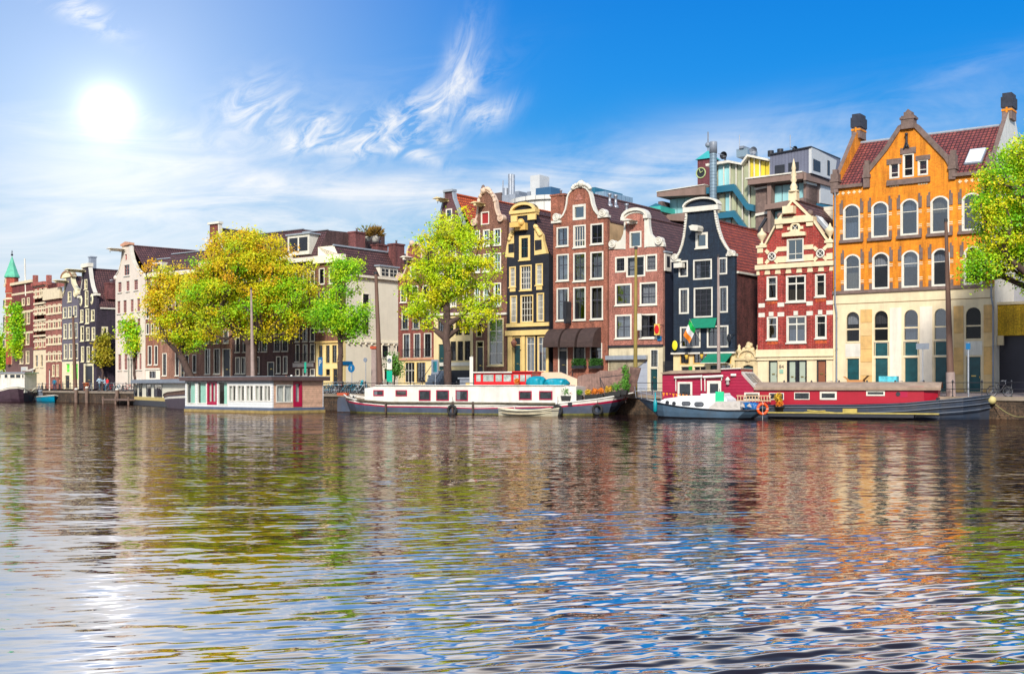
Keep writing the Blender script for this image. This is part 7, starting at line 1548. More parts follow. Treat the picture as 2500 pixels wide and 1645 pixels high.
    V = np.stack([a, b_, d_, e_], 1).reshape(-1, 3).astype(np.float32); me = bpy.data.meshes.new('crown'); me.vertices.add(len(V)); me.vertices.foreach_set('co', V.ravel()); me.loops.add(tot * 4); me.loops.foreach_set('vertex_index', np.arange(tot * 4, dtype=np.int32)); me.polygons.add(tot); me.polygons.foreach_set('loop_start', np.arange(0, tot * 4, 4, dtype=np.int32)); me.polygons.foreach_set('loop_total', np.full(tot, 4, dtype=np.int32)); me.update(calc_edges=True)
    pal_ = np.array(pal); base = pal_[rng.randint(len(pal_), size=nC)]
    if hi is not None:
        hi_ = np.array(hi); zt = C_[:, 2] + rng.normal(size=nC) * 1.6 - .35 * C_[:, 0] * 0; m_ = zt > hicut; base[m_] = hi_[rng.randint(len(hi_), size=int(m_.sum()))]
    col = base[ci] * rng.uniform(.74, 1.12, size=(tot, 1)); col4 = np.concatenate([col, np.ones((tot, 1))], 1); ca = me.color_attributes.new('leafcol', 'FLOAT_COLOR', 'POINT'); ca.data.foreach_set('color', np.repeat(col4, 4, axis=0).astype(np.float32).ravel())
    me.materials.append(LM); link_mesh('crown', me, root); return root
tree('great spreading elm with yellow and orange crown behind the wooden houseboat', 614, 4.0, [(590, 690, 130, 110), (600, 620, 110, 62), (540, 740, 95, 85), (690, 720, 90, 90), (650, 780, 110, 50), (500, 690, 70, 70), (730, 690, 50, 60)], 5.0, .62, 500, 120, .125, YEL + GREEN[:2], 11, spread=.50, hi=YEL + YEL + ORA, hicut=12.5, gap=.2)
tree('leaning elm with orange tinted open crown left of the great elm', 482, 4.0, [(440, 740, 80, 75), (395, 690, 50, 60), (470, 800, 65, 55), (430, 830, 45, 35), (375, 780, 32, 50)], 4.2, .42, 240, 85, .13, YEL + GREEN[:2], 12, spread=.48, trunk_lean=(-1.9, 0), hi=ORA + YEL, hicut=8.5, gap=.2)
tree('slender bright green tree before the white corner building', 831, 4.5, [(840, 690, 45, 60), (835, 760, 68, 55), (800, 790, 45, 40), (868, 800, 38, 28), (845, 650, 30, 32)], 3.6, .26, 180, 75, .115, GREEN, 13, spread=.4, top=12.5, gap=.25)
tree('tall lime green tree in front of the orange roofed house', 1093, 4.2, [(1095, 640, 88, 110), (1110, 560, 55, 55), (1040, 700, 65, 80), (1165, 700, 60, 70), (1030, 760, 50, 40), (1180, 765, 50, 35), (1130, 780, 55, 30), (1180, 620, 38, 50)], 3.7, .34, 290, 80, .115, [(.66, .84, .01), (.76, .84, .015), (.50, .76, .01)] + YEL[:1], 14, spread=.36, gap=.25, top=10.5)
tree('large yellow green tree reaching in from the right edge of the scene', 2585, 5.0, [(2500, 470, 115, 90), (2460, 560, 85, 80), (2420, 500, 55, 60), (2440, 640, 85, 50), (2520, 650, 80, 60), (2530, 380, 90, 80), (2400, 650, 40, 35), (2600, 500, 100, 140)], 6.5, .55, 430, 110, .10, GREEN + YEL[:2], 15, spread=.4, P=Vector(wpt(2585, 74.0)), gap=.1)
tree('round fresh green tree beside the turret building', 57, 5.0, [(58, 800, 32, 45), (62, 840, 30, 30), (50, 760, 18, 20)], 3.4, .28, 120, 55, .24, GREEN, 16, spread=.7)
tree('thin young yellowish tree in front of the striped house', 124, 5.0, [(124, 855, 13, 28), (130, 875, 14, 18)], 2.6, .16, 40, 45, .2, YEL, 17, spread=.5, top=7.0)
tree('slim pointed golden tree beside the black side wall', 250, 4.5, [(250, 830, 12, 32), (252, 870, 22, 18), (248, 890, 15, 12)], 2.4, .14, 55, 38, .2, [(.5, .40, .02), (.42, .42, .02)], 18, spread=.42, top=8.2, gap=.2)
tree('airy young green tree in front of the pinkish white house', 328, 4.0, [(325, 800, 28, 30), (320, 835, 36, 26), (340, 820, 25, 40)], 3.2, .15, 90, 30, .19, GREEN + YEL[:1], 19, spread=.5, top=9, gap=.4)
tree('bright green tree cut by the left edge', -8, 5.0, [(-5, 850, 20, 45), (0, 880, 18, 25)], 3.0, .3, 70, 60, .25, GREEN, 20, spread=.7)
tree('small leafy sapling in a planter by the white side wall', 962, 4.0, [(962, 885, 14, 28), (965, 905, 13, 16)], 1.2, .06, 45, 28, .11, [(.10, .30, .03), (.16, .36, .04)], 21, spread=.3, top=4.2, name='sapling', group=None)
# ---------- background buildings ----------
BK = 26.0
def bgbox(h, c, pts, y0, y1, m, name): h.c = c; return h.poly(pts, y0, y1, m, name) if y0 >= 0 or True else None
conc = plain('brown_concrete', (.26, .17, .14), .8, .2, .8, stain=.35); concd = plain('dark_concrete', (.14, .09, .08), .8, .2, .8)
h = House('modern_building', 'modern brown concrete and glass building with blue stair bands rising behind the gabled houses', 'building', MAIN, 1608, 2040, c5, None, off=BK)
W = h.w
tq = plain('turquoise_glazing', (.32, .60, .62), .15, .35, .6, stretch=(1, 1, .15)); olv = plain('olive_glazing', (.42, .44, .28), .15, .4, .8, stretch=(1, 1, .2)); ygl = plain('yellow_glazing', (.70, .54, .04), .2, .5, .8, stretch=(1, 1, .3)); bluem = plain('petrol_blue_panel', (.02, .14, .22), .4, .1, 1); ribm = boards('ribbed_grey_cladding', (.15, .16, .22), (.08, .08, .12), .35, vertical=True, var=.1); lightc = plain('light_cladding', (.55, .56, .56), .5, .1, 1)  # ygl is a plain yellow glazing tone
def BP(pts, y0, y1, m, name, label=None): return h.poly(pts, y0, y1, m, name, label=label)
# left wing
BP([(120, 565), (590, 490), (1060, 420), (1060, 1700), (120, 1700)], 3.0, 16, conc, 'rear_block')
BP([(120, 560), (590, 490), (590, 590), (120, 612)], -.6, 2.99, conc, 'roof_band'); BP([(118, 560), (590, 488), (590, 496), (118, 567)], -.7, 3.0, white, 'roof_edge')
BP([(165, 792), (400, 765), (400, 850), (165, 835)], -.6, 2.99, conc, 'floor_band'); BP([(120, 655), (162, 650), (170, 800), (125, 780)], -.3, 2.99, concd, 'pier')
for k in range(4): x0 = 180 + 73 * k; BP([(x0, 622 - 10 * k / 1.2), (x0 + 68, 614 - 10 * k / 1.2), (x0 + 68, 775 - 5 * k), (x0, 782 - 5 * k)], 1.0, 1.1, tq, 'window')
BP([(170, 860), (390, 850), (390, 1000), (170, 1000)], 1.0, 2.9, concd, 'recess')
# glazed stair tower
BP([(590, 300), (800, 262), (925, 300), (985, 210), (1190, 255), (1195, 440), (1040, 470), (1050, 1100), (590, 1100)], .6, 2.95, plain('stair_tower_wall', (.35, .33, .24), .6, .3, .8), 'stair_tower')
BP([(470, 580), (590, 575), (590, 620), (470, 640)], .3, 2.9, MATS['stone'] if 'stone' in MATS else stone, 'panel')
for x0, x1, yt, yb, m_ in ((680, 735, 290, 495, tq), (742, 795, 282, 490, tq), (806, 855, 285, 480, olv), (866, 915, 292, 560, olv), (930, 982, 300, 660, olv), (995, 1035, 225, 425, ygl), (1042, 1085, 235, 422, ygl), (1100, 1140, 250, 415, ygl), (1147, 1190, 258, 408, ygl), (600, 618, 310, 520, olv), (690, 740, 575, 745, olv), (750, 800, 565, 740, tq), (815, 855, 560, 735, olv), (870, 920, 590, 830, olv), (935, 985, 665, 905, olv), (1000, 1045, 500, 680, olv), (1002, 1048, 755, 905, olv), (750, 800, 820, 870, tq), (815, 860, 820, 880, olv)):
    BP([(x0, yt), (x1, yt), (x1, yb), (x0, yb)], .45, .59, m_, 'window')
for x, yt, yb in ((738, 285, 495), (800, 275, 740), (860, 280, 600), (922, 290, 830), (988, 210, 910), (1038, 225, 430), (1092, 240, 425), (1194, 250, 440)): BP([(x - 4, yt), (x + 4, yt), (x + 4, yb), (x - 4, yb)], .25, .44, white, 'mullion')
BP([(580, 285), (800, 248), (925, 275), (985, 190), (1195, 235), (1195, 255), (990, 212), (930, 295), (805, 272), (582, 308)], -.2, 3.0, white, 'roof_edge')
BP([(820, 245), (980, 200), (925, 262)], 3.0, 6, concd, 'roof_slope')
for o in (0, 258): BP([(585 + (o > 0) * 105, 520 + o * .98), (860, 482 + o), (985, 670 + o * .93), (1055, 685 + o * .93), (1055, 750 + o * .95), (985, 735 + o * .95), (850, 550 + o), (585 + (o > 0) * 105, 580 + o * .94)], -.3, .24, bluem, 'stair_band')
# right wing
BP([(1055, 500), (1200, 470), (1200, 1000), (1055, 1000)], .2, 2.96, MATS['brown_sandstone'], 'panel'); BP([(1060, 770), (1205, 742), (1205, 765), (1060, 795)], -.0, .19, white, 'white_band'); BP([(1050, 520), (1190, 495), (1190, 515), (1050, 540)], -.0, .19, white, 'white_band')
BP([(1195, 480), (1235, 475), (1225, 1000), (1200, 1000)], -.5, 2.9, conc, 'pier'); BP([(1180, 690), (1560, 620), (1560, 690), (1180, 740)], -.7, 2.9, conc, 'floor_band')
BP([(1020, 450), (1560, 370), (1560, 440), (1020, 500)], -.9, 3.2, conc, 'roof_band'); BP([(1000, 432), (1555, 365), (1555, 378), (1000, 447)], -1.0, 3.4, white, 'roof_edge')
for x0, x1 in ((1228, 1300), (1308, 1380), (1386, 1460), (1468, 1540)): BP([(x0, 495 - (x0 - 1228) * .13), (x1, 490 - (x0 - 1228) * .13), (x1, 655 - (x0 - 1228) * .1), (x0, 662 - (x0 - 1228) * .1)], .5, .6, tq, 'window')
BP([(1235, 745), (1440, 715), (1440, 900), (1235, 900)], .5, .6, tq, 'window'); BP([(1195, 480), (1560, 430), (1560, 1000), (1195, 1000)], .62, 3, concd, 'wall')
# right face turning back
aR = h.p(1560, 500)[0]
def side_q(pts, m, name, th=.3, o=0.0): v = [h.sd(aR + o, x, y) for x, y in pts]; q = MB(); vs = [(aR + o, y, z) for y, z in v] + [(aR + o - th, y, z) for y, z in v]; n = len(v); q.add(vs, [tuple(range(n)), tuple(range(n, 2 * n))[::-1]] + [(i, (i + 1) % n, n + (i + 1) % n, n + i) for i in range(n)], m); return q.build(name, h.root)
side_q([(1560, 370), (1830, 465), (1830, 510), (1560, 440)], conc, 'roof_band', o=.4); side_q([(1560, 442), (1830, 512), (1830, 720), (1560, 720)], conc, 'wall'); side_q([(1560, 440), (1665, 475), (1665, 500), (1560, 475)], white, 'white_band', o=.1); side_q([(1700, 480), (1830, 518), (1830, 690), (1700, 665)], lightc, 'window', o=.15); side_q([(1670, 668), (1830, 700), (1830, 720), (1670, 715)], bluem, 'panel', o=.12)
# ribbed box on the roof
BP([(1205, 195), (1612, 118), (1612, 372), (1205, 408)], .0, 8, ribm, 'plant_room'); BP([(1200, 188), (1615, 110), (1615, 122), (1200, 200)], -.2, 8, iron, 'roof_edge')
for x0, x1, y0_, y1_ in ((1255, 1348, 295, 375), (1388, 1487, 270, 352)): BP([(x0, y0_ + 6), (x1, y0_ - 6), (x1, y1_ - 8), (x0, y1_ + 4)], -.1, -.003, iron, 'window')
aR = h.p(1612, 300)[0]; side_q([(1612, 114), (1860, 250), (1830, 440), (1612, 372)], lightc, 'plant_room_side', o=.02); side_q([(1632, 232), (1700, 262), (1700, 365), (1632, 345)], iron, 'window', o=.06); side_q([(1770, 245), (1792, 255), (1792, 400), (1770, 390)], iron, 'window', o=.06)
# roof kit
def rod_(x0, y0_, x1, y1_, r, m, name, yy=-1.2, seg=14): a0, z0 = h.p(x0, y0_, yy); a1, z1 = h.p(x1, y1_, yy); q = MB(); q.rod((a0, yy, z0), (a1, yy, z1), r, m, seg); return q, name, (a1, yy, z1)
duct = plain('ribbed_duct', (.24, .33, .40), .4, .2, 1, metal=.3)
q, n_, e = rod_(648, 650, 648, 180, .38, duct, ''); 
for k in range(14): z = h.p(648, 200 + 32 * k, -1.2)[1]; q.torus((e[0], -1.2, z), .38, .04, duct, 'z', 14, 4)
q.lathe([(.42, 0), (.42, 1.2), (.38, 1.25)], e, greyblue, 14); q.build('ventilation_duct', h.root)
for x, y, r in ((747, 200, 36), (1040, 155, 38), (1448, 135, 26)):
    a, z = h.p(x, y, 1.0); rr_ = abs(h.p(x + r, y, 1.0)[0] - a); q = MB(); prof = [(rr_ * k / 5, -.4 * (1 - (k / 5) ** 2)) for k in range(6)]; vs = []
    for rd_, d_ in prof:
        for i in range(16): t = 2 * math.pi * i / 16; vs.append((a + rd_ * math.cos(t), 1.0 - d_, z + rd_ * math.sin(t)))
    q.add(vs, [(j * 16 + i, j * 16 + (i + 1) % 16, (j + 1) * 16 + (i + 1) % 16, (j + 1) * 16 + i) for j in range(5) for i in range(16)], iron if r != 38 else greyblue, True); q.rod((a, 1.5, z), (a, 1.2, z - 2.2), .12, steel, 6); q.rod((a, 1.0, z), (a, -.2, z), .05, steel, 5); q.build('satellite_dish', h.root, fixn=False)
a0, z1 = h.p(875, 140, 1.5); a1, z0 = h.p(985, 205, 1.5); q = MB(); q.box(a0, a1, 1.5, 4, z0, z1, duct); q.box(a0 + .4, a1 - .4, 1.3, 4.2, z1, z1 + .25, greyblue); q.build('air_unit', h.root)
for x, y0_, y1_ in ((1212, 190, 155), (1305, 170, 138), (905, 135, 0), (1403, 120, 0)): a, z0 = h.p(x, y0_ + 20, 1.5); _, z1 = h.p(x, y1_, 1.5); q = MB(); q.rod((a, 1.5, z0), (a, 1.5, z1), .35 if y0_ - y1_ < 60 else .05, iron if y0_ - y1_ < 60 else steel, 8); q.build('roof_pipe', h.root)
h.finish()
# clock tower
h = House('clock_tower', 'dark red brick clock tower with turquoise pointed roof behind the silver duct', 'tower', MAIN, 1703, 1737, c5, None, off=BK + 170); W = h.w
zt = h.p(560, 235)[1]; q = MB(); q.box(0, W, 0, W, 0, zt, brick('tower_brick', (.20, .035, .05), (.14, .025, .04), (.2, .1, .1))); q.build('wall', h.root)
q = MB(); m_ = W / 2; za = h.p(588, 135)[1]; q.add([(-.5, -.5, zt), (W + .5, -.5, zt), (W + .5, W + .5, zt), (-.5, W + .5, zt), (m_, m_, za)], [(0, 1, 4), (1, 2, 4), (2, 3, 4), (3, 0, 4), (3, 2, 1, 0)], plain('verdigris', (.04, .38, .38), .6, .2, 2)); q.build('roof', h.root)
q = MB(); q.rod((m_, m_, za - .2), (m_, m_, za + 5), .2, greyblue); q.ball((m_, m_, za + 1.5), .8, greyblue); q.build('weather_vane', h.root)
a, z = h.p(528, 372); cy = plain('clock_yellow', (.42, .50, .22), .5, .1, 3); q = MB(); q.torus((a, -.1, z), 1.35, .18, cy); q.rod((a, -.1, z), (a, 0, z), 1.3, iron, 20); q.rod((a, -.4, z), (a + .8, -.4, z + .4), .12, cy, 5); q.rod((a, -.4, z), (a - .3, -.4, z + 1.0), .12, cy, 5); q.build('clock_face', h.root); h.finish()
# round white building, blue tower, copper roof
h = House('round_building', 'round white panelled building with roof machinery behind the black and ochre house', 'building', MAIN, 1210, 1345, c3, None, off=20); W = h.w
rc = W * .62; q = MB(); a, z1 = h.p(900, 190, .5); q.lathe([(rc, 0), (rc, z1), (rc + .3, z1 + .02), (rc + .3, z1 + .5), (rc - 1, z1 + .7)], (rc, rc, 0), boards('white_panels', (.72, .70, .64), (.3, .3, .3), 1.4, vertical=True, var=.06), 48, smooth=False); q.build('drum', h.root)
def rbox(x0, y0_, x1, y1_, m, name, d=2.0, yy=3.0): a0, z1 = h.p(x0, y0_, yy); a1, z0 = h.p(x1, y1_, yy); q = MB(); q.box(a0, a1, yy, yy + d, z0 - .8, z1, m); q.build(name, h.root)
rbox(925, 25, 985, 130, lightc, 'lift_housing'); rbox(960, 105, 1057, 140, plain('dark_blue_panel', (.03, .10, .2), .5, .1, 1), 'plant_box', yy=2.0); rbox(822, 125, 852, 152, greyblue, 'plant_box'); rbox(905, 127, 930, 145, greyblue, 'plant_box'); rbox(745, 150, 830, 165, steel, 'roof_platform', yy=2.0); rbox(675, 138, 740, 158, concd, 'roof_platform', yy=4.0)
for x, y, w_ in ((800, 15, .25), (815, 18, .2), (752, 55, .07), (770, 105, .3), (1038, 65, .08)): a, z1 = h.p(x, y, 3.5); _, z0 = h.p(x, 165, 3.5); q = MB(); q.rod((a, 3.5, z0), (a, 3.5, z1), w_ * 1.2, steel, 8); q.build('antenna', h.root)
h.finish()
h = House('office_block', 'distant small blue office block seen above the rust red gable roof', 'building', MAIN, 1442, 1478, c4, None, off=60); W = h.w
q = MB(); q.box(0, W * .3, 0, 8, 0, h.p(335, 98)[1], bluem); q.box(W * .3 + .003, W, 0, 8, 0, h.p(380, 125)[1], boards('blue_grey_ribs', (.25, .38, .5), (.1, .15, .25), 1.2, vertical=True)); q.build('wall', h.root); h.finish()
h = House('low_hall', 'low building with turquoise copper roof edge beside the concrete building', 'building', MAIN, 1558, 1612, c4, None, off=24); W = h.w
q = MB(); z1 = h.p(700, 225)[1]; q.box(0, W, 0, 8, 0, z1 - .6, conc); q.build('wall', h.root); q = MB(); q.box(-.2, W + .2, -.3, 8, z1 - .597, z1, plain('copper_turquoise', (.05, .45, .38), .6, .2, 1)); q.prism([(0, z1 + .003), (W, z1 + .003), (W * .6, h.p(680, 195)[1])], 1, 7, MATS['petrol_blue_panel']); q.build('roof', h.root); h.finish()
h = House('white_annex', 'plain white boarded annex between the narrow red house and the orange building', 'building', MAIN, 1980, 2032, c5, None, off=6); W = h.w
q = MB(); q.box(0, W + 1, 0, 8, 0, h.p(1740, 705)[1], boards('annex_boards', (.78, .72, .58), (.5, .42, .3), .4, var=.08)); q.build('wall', h.root); h.finish()
# ornamental gate between pub and number 84
h = House('alley_gate', 'ornate cream stone gateway with carved arch between the pub and number 84', 'gate', MAIN, 1796, 1849, c6, None); W = h.w
arch_ = [h.p(x, y) for x, y in ((990, 1100), (990, 905), (1040, 890), (1095, 905), (1095, 1100))]
top = [(0, 0), (W, 0), (W, h.p(1140, 825)[1]), (W - .35, h.p(1140, 820)[1])]; ax, az_ = h.p(1035, 745); r_ = W * .36; zb = h.p(1035, 820)[1]
top += [(ax + r_ * math.cos(t), zb + (az_ - zb) * math.sin(t)) for t in np.linspace(0, math.pi, 11)] + [(.35, zb), (0, zb)]
ga = plain('gate_stone', (.74, .58, .32), .7, .3, 3, bump=.6, stain=.3); q = MB(); q.prism([(p_[0], max(p_[1], 0)) for p_ in top], 0, .5, ga, holes=[[(arch_[0][0], .02), (arch_[4][0], .02), arch_[3], arch_[2], arch_[1]]]); q.build('arch_wall', h.root)
q = MB(); q.strip([(ax + r_ * math.cos(t), zb + (az_ - zb) * math.sin(t)) for t in np.linspace(0, math.pi, 11)], .16, -.15, .55, ga, -1); q.box(-.05, W + .05, -.12, .55, zb - .18, zb + .003, ga); q.build('cornice', h.root)
for x in (940, 1135): a, z = h.p(x, 820); q = MB(); q.lathe([(.2, 0), (.08, .25), (.2, .5), (.24, .62), (.1, .8), (.13, 1.0), (.02, 1.15)], (a, .2, z), ga, 10); q.build('urn', h.root)
a, z = h.p(1040, 725); q = MB(); [q.ball((a + dx, .1, z + dz), r, ga, jit=.3, seg=8, rings=6) for dx, dz, r in ((0, .1, .3), (-.35, -.1, .22), (.35, -.1, .22), (0, .4, .18), (.2, .3, .2))]; q.ball((a, -.02, z - .75), .35, ga, sy=.4, jit=.4); q.build('carving', h.root)
q = MB(); q.box(arch_[0][0] + .02, arch_[4][0] - .02, .2, .26, .02, arch_[1][1], darkgreen); q.build('gate_leaf', h.root); h.finish()
h = House('alley_fence', 'dark iron gate closing the alley left of the blue pub', 'gate', MAIN, 1620, 1643, c6, None); q = MB()
for k in range(10): q.rod((h.w * k / 9, 0, 0), (h.w * k / 9, 0, 2.6), .03, iron, 5)
for z in (.3, 2.2): q.rod((0, 0, z), (h.w, 0, z), .03, iron, 5)
q.build('bars', h.root)
# right end: yellow walled car entrance and grey block behind
h = House('parking_entrance', 'low yellow brick wall above a wide black garage opening at the right edge', 'building', MAIN, 2432, 2760, c8, None, off=1.2); W = h.w
z0, z1 = h.p(1600, 762)[1], h.p(1600, 500)[1]; q = MB(); q.box(0, W, 0, .4, z0, z1, br_yellow); q.build('wall', h.root); q = MB(); q.box(-.05, W, -.1, .5, z1 + .002, z1 + .2, pale); q.build('coping', h.root); q = MB(); q.box(0, W, .5, .6, 0, z0, plain('black_garage_door', (.015, .015, .03), .4, .3, 1)); q.build('garage_door', h.root); q = MB(); q.box(0, W, .42, 9, z0, z1 - .1, concd); q.build('roof_slab', h.root)
a, z = h.p(1540, 810); q = MB(); q.box(a - .15, a + .25, -.3, -.003, z - .3, z + .4, pale); q.build('alarm_box', h.root); h.finish()
h = House('grey_block', 'plain grey rendered block rising behind the yellow wall and the right hand tree', 'building', MAIN, 2432, 2800, c8, None, off=6); W = h.w; q = MB(); q.box(0, W, 0, 10, 0, h.p(1600, -600)[1], plain('grey_render', (.30, .30, .33), .8, .15, .5, stain=.3)); q.build('wall', h.root)
q = MB()
for k in range(3):
    for j in range(4): q = MB(); q.box(3 + 3.5 * k, 4.6 + 3.5 * k, -.02, -.003, 4 + 3 * j, 5.8 + 3 * j, iron); q.build('window', h.root)
h.finish()

# ---------- street furniture ----------
def gp(px, off): P_, a_, n_ = quay_pt(px, off); return P_, a_
# railing: one long fence
q0 = MB(); Pp, Pa = gp(2700, .35); r = empty('quay_railing', (Pp[0], Pp[1], QZ), 0, 'long dark iron railing with ball topped posts along the quay edge', 'railing')
pts = []; px = 2700.0
while px > -20: P_, _ = gp(px, .35); pts.append(P_); px -= 34 if px < 700 else (2.05 * F / P_[1] * .93)
pts = pts[:90]
pm = MB(); pm.lathe([(.07, 0), (.06, .08), (.035, .12), (.035, .5), (.06, .53), (.035, .56), (.035, .92), (.07, .97), (.075, 1.02), (.04, 1.08), (.0, 1.12)], (0, 0, 0), iron, 6); po = pm.build('post', r)
for i, P_ in enumerate(pts):
    o = po if i == 0 else po.copy()
    if i: COL.objects.link(o); o.parent = r
    o.location = (P_[0] - Pp[0], P_[1] - Pp[1], .02)
for z in (.95, .52): q = MB(); q.path([(p[0] - Pp[0], p[1] - Pp[1], z) for p in pts], .022, iron, 4); q.build('rail', r)
# bicycles
def bicycle(col, label):
    r = empty('bicycle', (0, 0, 0), 0, label, 'bicycle', 'bicycles parked along the quay'); fm = plain('bike_paint_%d' % (col[0] * 100 + col[2] * 10), col, .35, .1, 3)
    for x in (-.52, .52):
        q = MB(); q.torus((x, 0, .34), .33, .03, rubber, 'y', 20, 5); q.torus((x, 0, .34), .30, .010, steel, 'y', 20, 4)
        for k in range(9): t = math.pi * k / 9; q.rod((x - .3 * math.cos(t), 0, .34 - .3 * math.sin(t)), (x + .3 * math.cos(t), 0, .34 + .3 * math.sin(t)), .004, steel, 3)
        q.build('wheel', r)
    q = MB(); A_, B2, C2, D_, E2 = (-.52, 0, .34), (-.05, 0, .28), (-.16, 0, .80), (.38, 0, .85), (.52, 0, .34)
    for a, b_ in ((A_, B2), (B2, C2), (B2, D_), (A_, (-.14, 0, .70)), (C2, (.36, 0, .78)), (D_, E2)): q.rod(a, b_, .024, fm, 5)
    q.build('frame', r); q = MB(); q.ball((-.18, 0, .92), .14, rubber, sy=.7, sz=.3); q.rod((-.16, 0, .8), (-.18, 0, .9), .014, steel, 4); q.build('saddle', r)
    q = MB(); q.rod(D_, (.34, 0, 1.02), .014, steel, 4); q.path([(.18, -.28, 1.04), (.34, -.2, 1.06), (.36, 0, 1.03), (.34, .2, 1.06), (.18, .28, 1.04)], .013, steel, 4); q.build('handlebar', r)
    q = MB(); q.rod((-.7, 0, .68), (-.3, 0, .72), .012, iron, 4); q.box(-.72, -.32, -.06, .06, .69, .71, iron); q.build('carrier', r); return r
bk = [bicycle((.02, .02, .03), 'black bicycle'), bicycle((.03, .22, .35), 'blue bicycle'), bicycle((.45, .48, .5), 'silver bicycle'), bicycle((.4, .02, .03), 'red bicycle')]
rr = random.Random(9); names = ['black', 'blue', 'silver', 'dark red']; used_ = [0] * 4
def park(k, px, off, ang, label, z=QZ + .02, sc_=1.0):
    P_, a_ = gp(px, off); o = bk[k] if not used_[k] else copy_tree(bk[k]); used_[k] = 1; o.location = (P_[0], P_[1], z); o.rotation_euler = (rr.uniform(-.08, .08), 0, a_ + ang); o['label'] = label; return o
park(0, 2441, 1.1, .5, 'dark bicycle leaning at the right railing before the garage opening'); park(2, 2240, 1.2, .1, 'grey bicycle behind the bow of the dark red houseboat'); park(0, 2530, 1.0, -.1, 'dark bicycle half cut by the right edge'); park(1, 2018, 1.2, .6, 'bicycle seen over the red roof before the copper coloured door'); park(0, 2180, 2.4, .3, 'dark bicycle standing by the corner of the long red cabin'); park(1, 2190, 1.0, .05, 'bicycle with painted crate behind the dark red cabin')
ks = ['by the end of the wooden houseboat', 'in the crowded rack right of the wooden houseboat']
for i in range(18):
    px = 797 + 5.4 * i; k = [1, 2, 0, 1, 2, 3, 2, 1, 0][i % 9]; o = park(k, px, .8 + .35 * (i % 3), 1.2 + rr.uniform(-.5, .4) if i % 4 else .2, '%s bicycle in the crowded rack between the wooden houseboat and the white barge' % names[k])
for o in [o for o in COL.objects if o.type == 'EMPTY' and o.get('label', '').endswith('white barge') and o.get('category') == 'bicycle']: o['group'] = o['label'].split(' in the')[0] + 's in the quay rack'
for i, px in enumerate((205, 214, 222, 243, 262, 270, 278, 288, 300, 312, 95, 103, 112)):
    k = [0, 3, 2, 1][i % 4]; o = park(k, px, 1.6 + .4 * (i % 2), rr.uniform(-.6, .6), '%s bicycle among those parked below the %s' % (names[k], 'dark and white gabled houses' if i < 10 else 'striped houses')); o['group'] = '%s bicycles below the %s' % (names[k], 'gabled houses' if i < 10 else 'striped houses')
for i, px in enumerate((934, 948, 1000, 1016)): k = [2, 0, 2, 0][i]; park(k, px, 1.5, .1 * i, ['silver bicycle beside the leaning mast', 'dark bicycle just left of the planter sapling', 'silver bicycle in front of the cream shop window', 'dark bicycle at the foot of the blue stone stairs'][i])
P_, a_ = gp(872, 1.2); r = empty('scooter', (P_[0], P_[1], QZ + .02), a_, 'teal motor scooter at the end of the bicycle rack', 'scooter'); tl = plain('teal_scooter', (.0, .3, .38), .3, .1, 3)
q = MB()
for x in (-.55, .6): q = MB(); q.torus((x, 0, .25), .19, .06, rubber); q.rod((x, -.04, .25), (x, .04, .25), .13, steel, 10); q.build('wheel', r)
q = MB(); q.prism([(-.8, .3), (-.2, .25), (.3, .2), (.5, .35), (.62, .95), (.5, 1.0), (.3, .4), (-.15, .42), (-.2, .72), (-.8, .72)], -.16, .16, tl); q.build('body', r); q = MB(); q.ball((-.5, 0, .78), .3, rubber, sy=.5, sz=.28, sx=1.2); q.build('seat', r); q = MB(); q.rod((.55, 0, .9), (.48, 0, 1.15), .04, iron); q.rod((.45, -.3, 1.12), (.45, .3, 1.12), .025, iron); q.ball((.55, 0, 1.08), .13, tl); q.build('handlebar', r)
P_, a_ = gp(2208, .9); r = empty('pannier_bag', (P_[0], P_[1], QZ + .3), a_, 'bright pink bag on the bicycle behind the red cabin', 'bag'); bundle('x', 0, 1, 0, 1, 0, 1) if False else None
q = MB(); q.ball((0, 0, .28), .48, plain('pink_bag', (.7, .03, .16), .6, .2, 4), sy=.35, sz=.62, jit=.12); q.build('bag', r)
# masts and lamp posts
def mast(px, off, ytop, r0, r1, label, m, lean=(0, 0), name='wooden_mast', base=None):
    P_, a_ = gp(px, off); zt = EYE + (HY - ytop) / F * P_[1]; r = empty(name, (P_[0], P_[1], QZ), 0, label, 'mast'); q = MB(); q.rod((0, 0, 0), (lean[0], lean[1], zt - QZ), r0, m, 10, r2=r1); q.build('pole', r)
    if base: q = MB(); q.rod((0, 0, 0), (lean[0] * .14, 0, (zt - QZ) * .14), r0 * 1.25, base, 10, r2=r0 * 1.15); q.build('base_sleeve', r)
    q = MB(); q.rod((lean[0], lean[1], zt - QZ - .05), (lean[0], lean[1], zt - QZ + .15), r1 * 1.3, iron, 8); q.build('cap', r); return r
wm = plain('mast_brown', (.16, .085, .06), .7, .3, 2, stretch=(1, 1, .2)); wp = plain('weathered_mast', (.36, .27, .24), .7, .25, 2)
mast(929, 1.8, 668, .26, .14, 'tall brown tapered mast leaning slightly left before the white side wall', wm, (-.4, 0)); mast(2322, 1.6, 540, .25, .10, 'tall thick brown mast in front of the orange building', wm, (-.35, 0), base=wp)
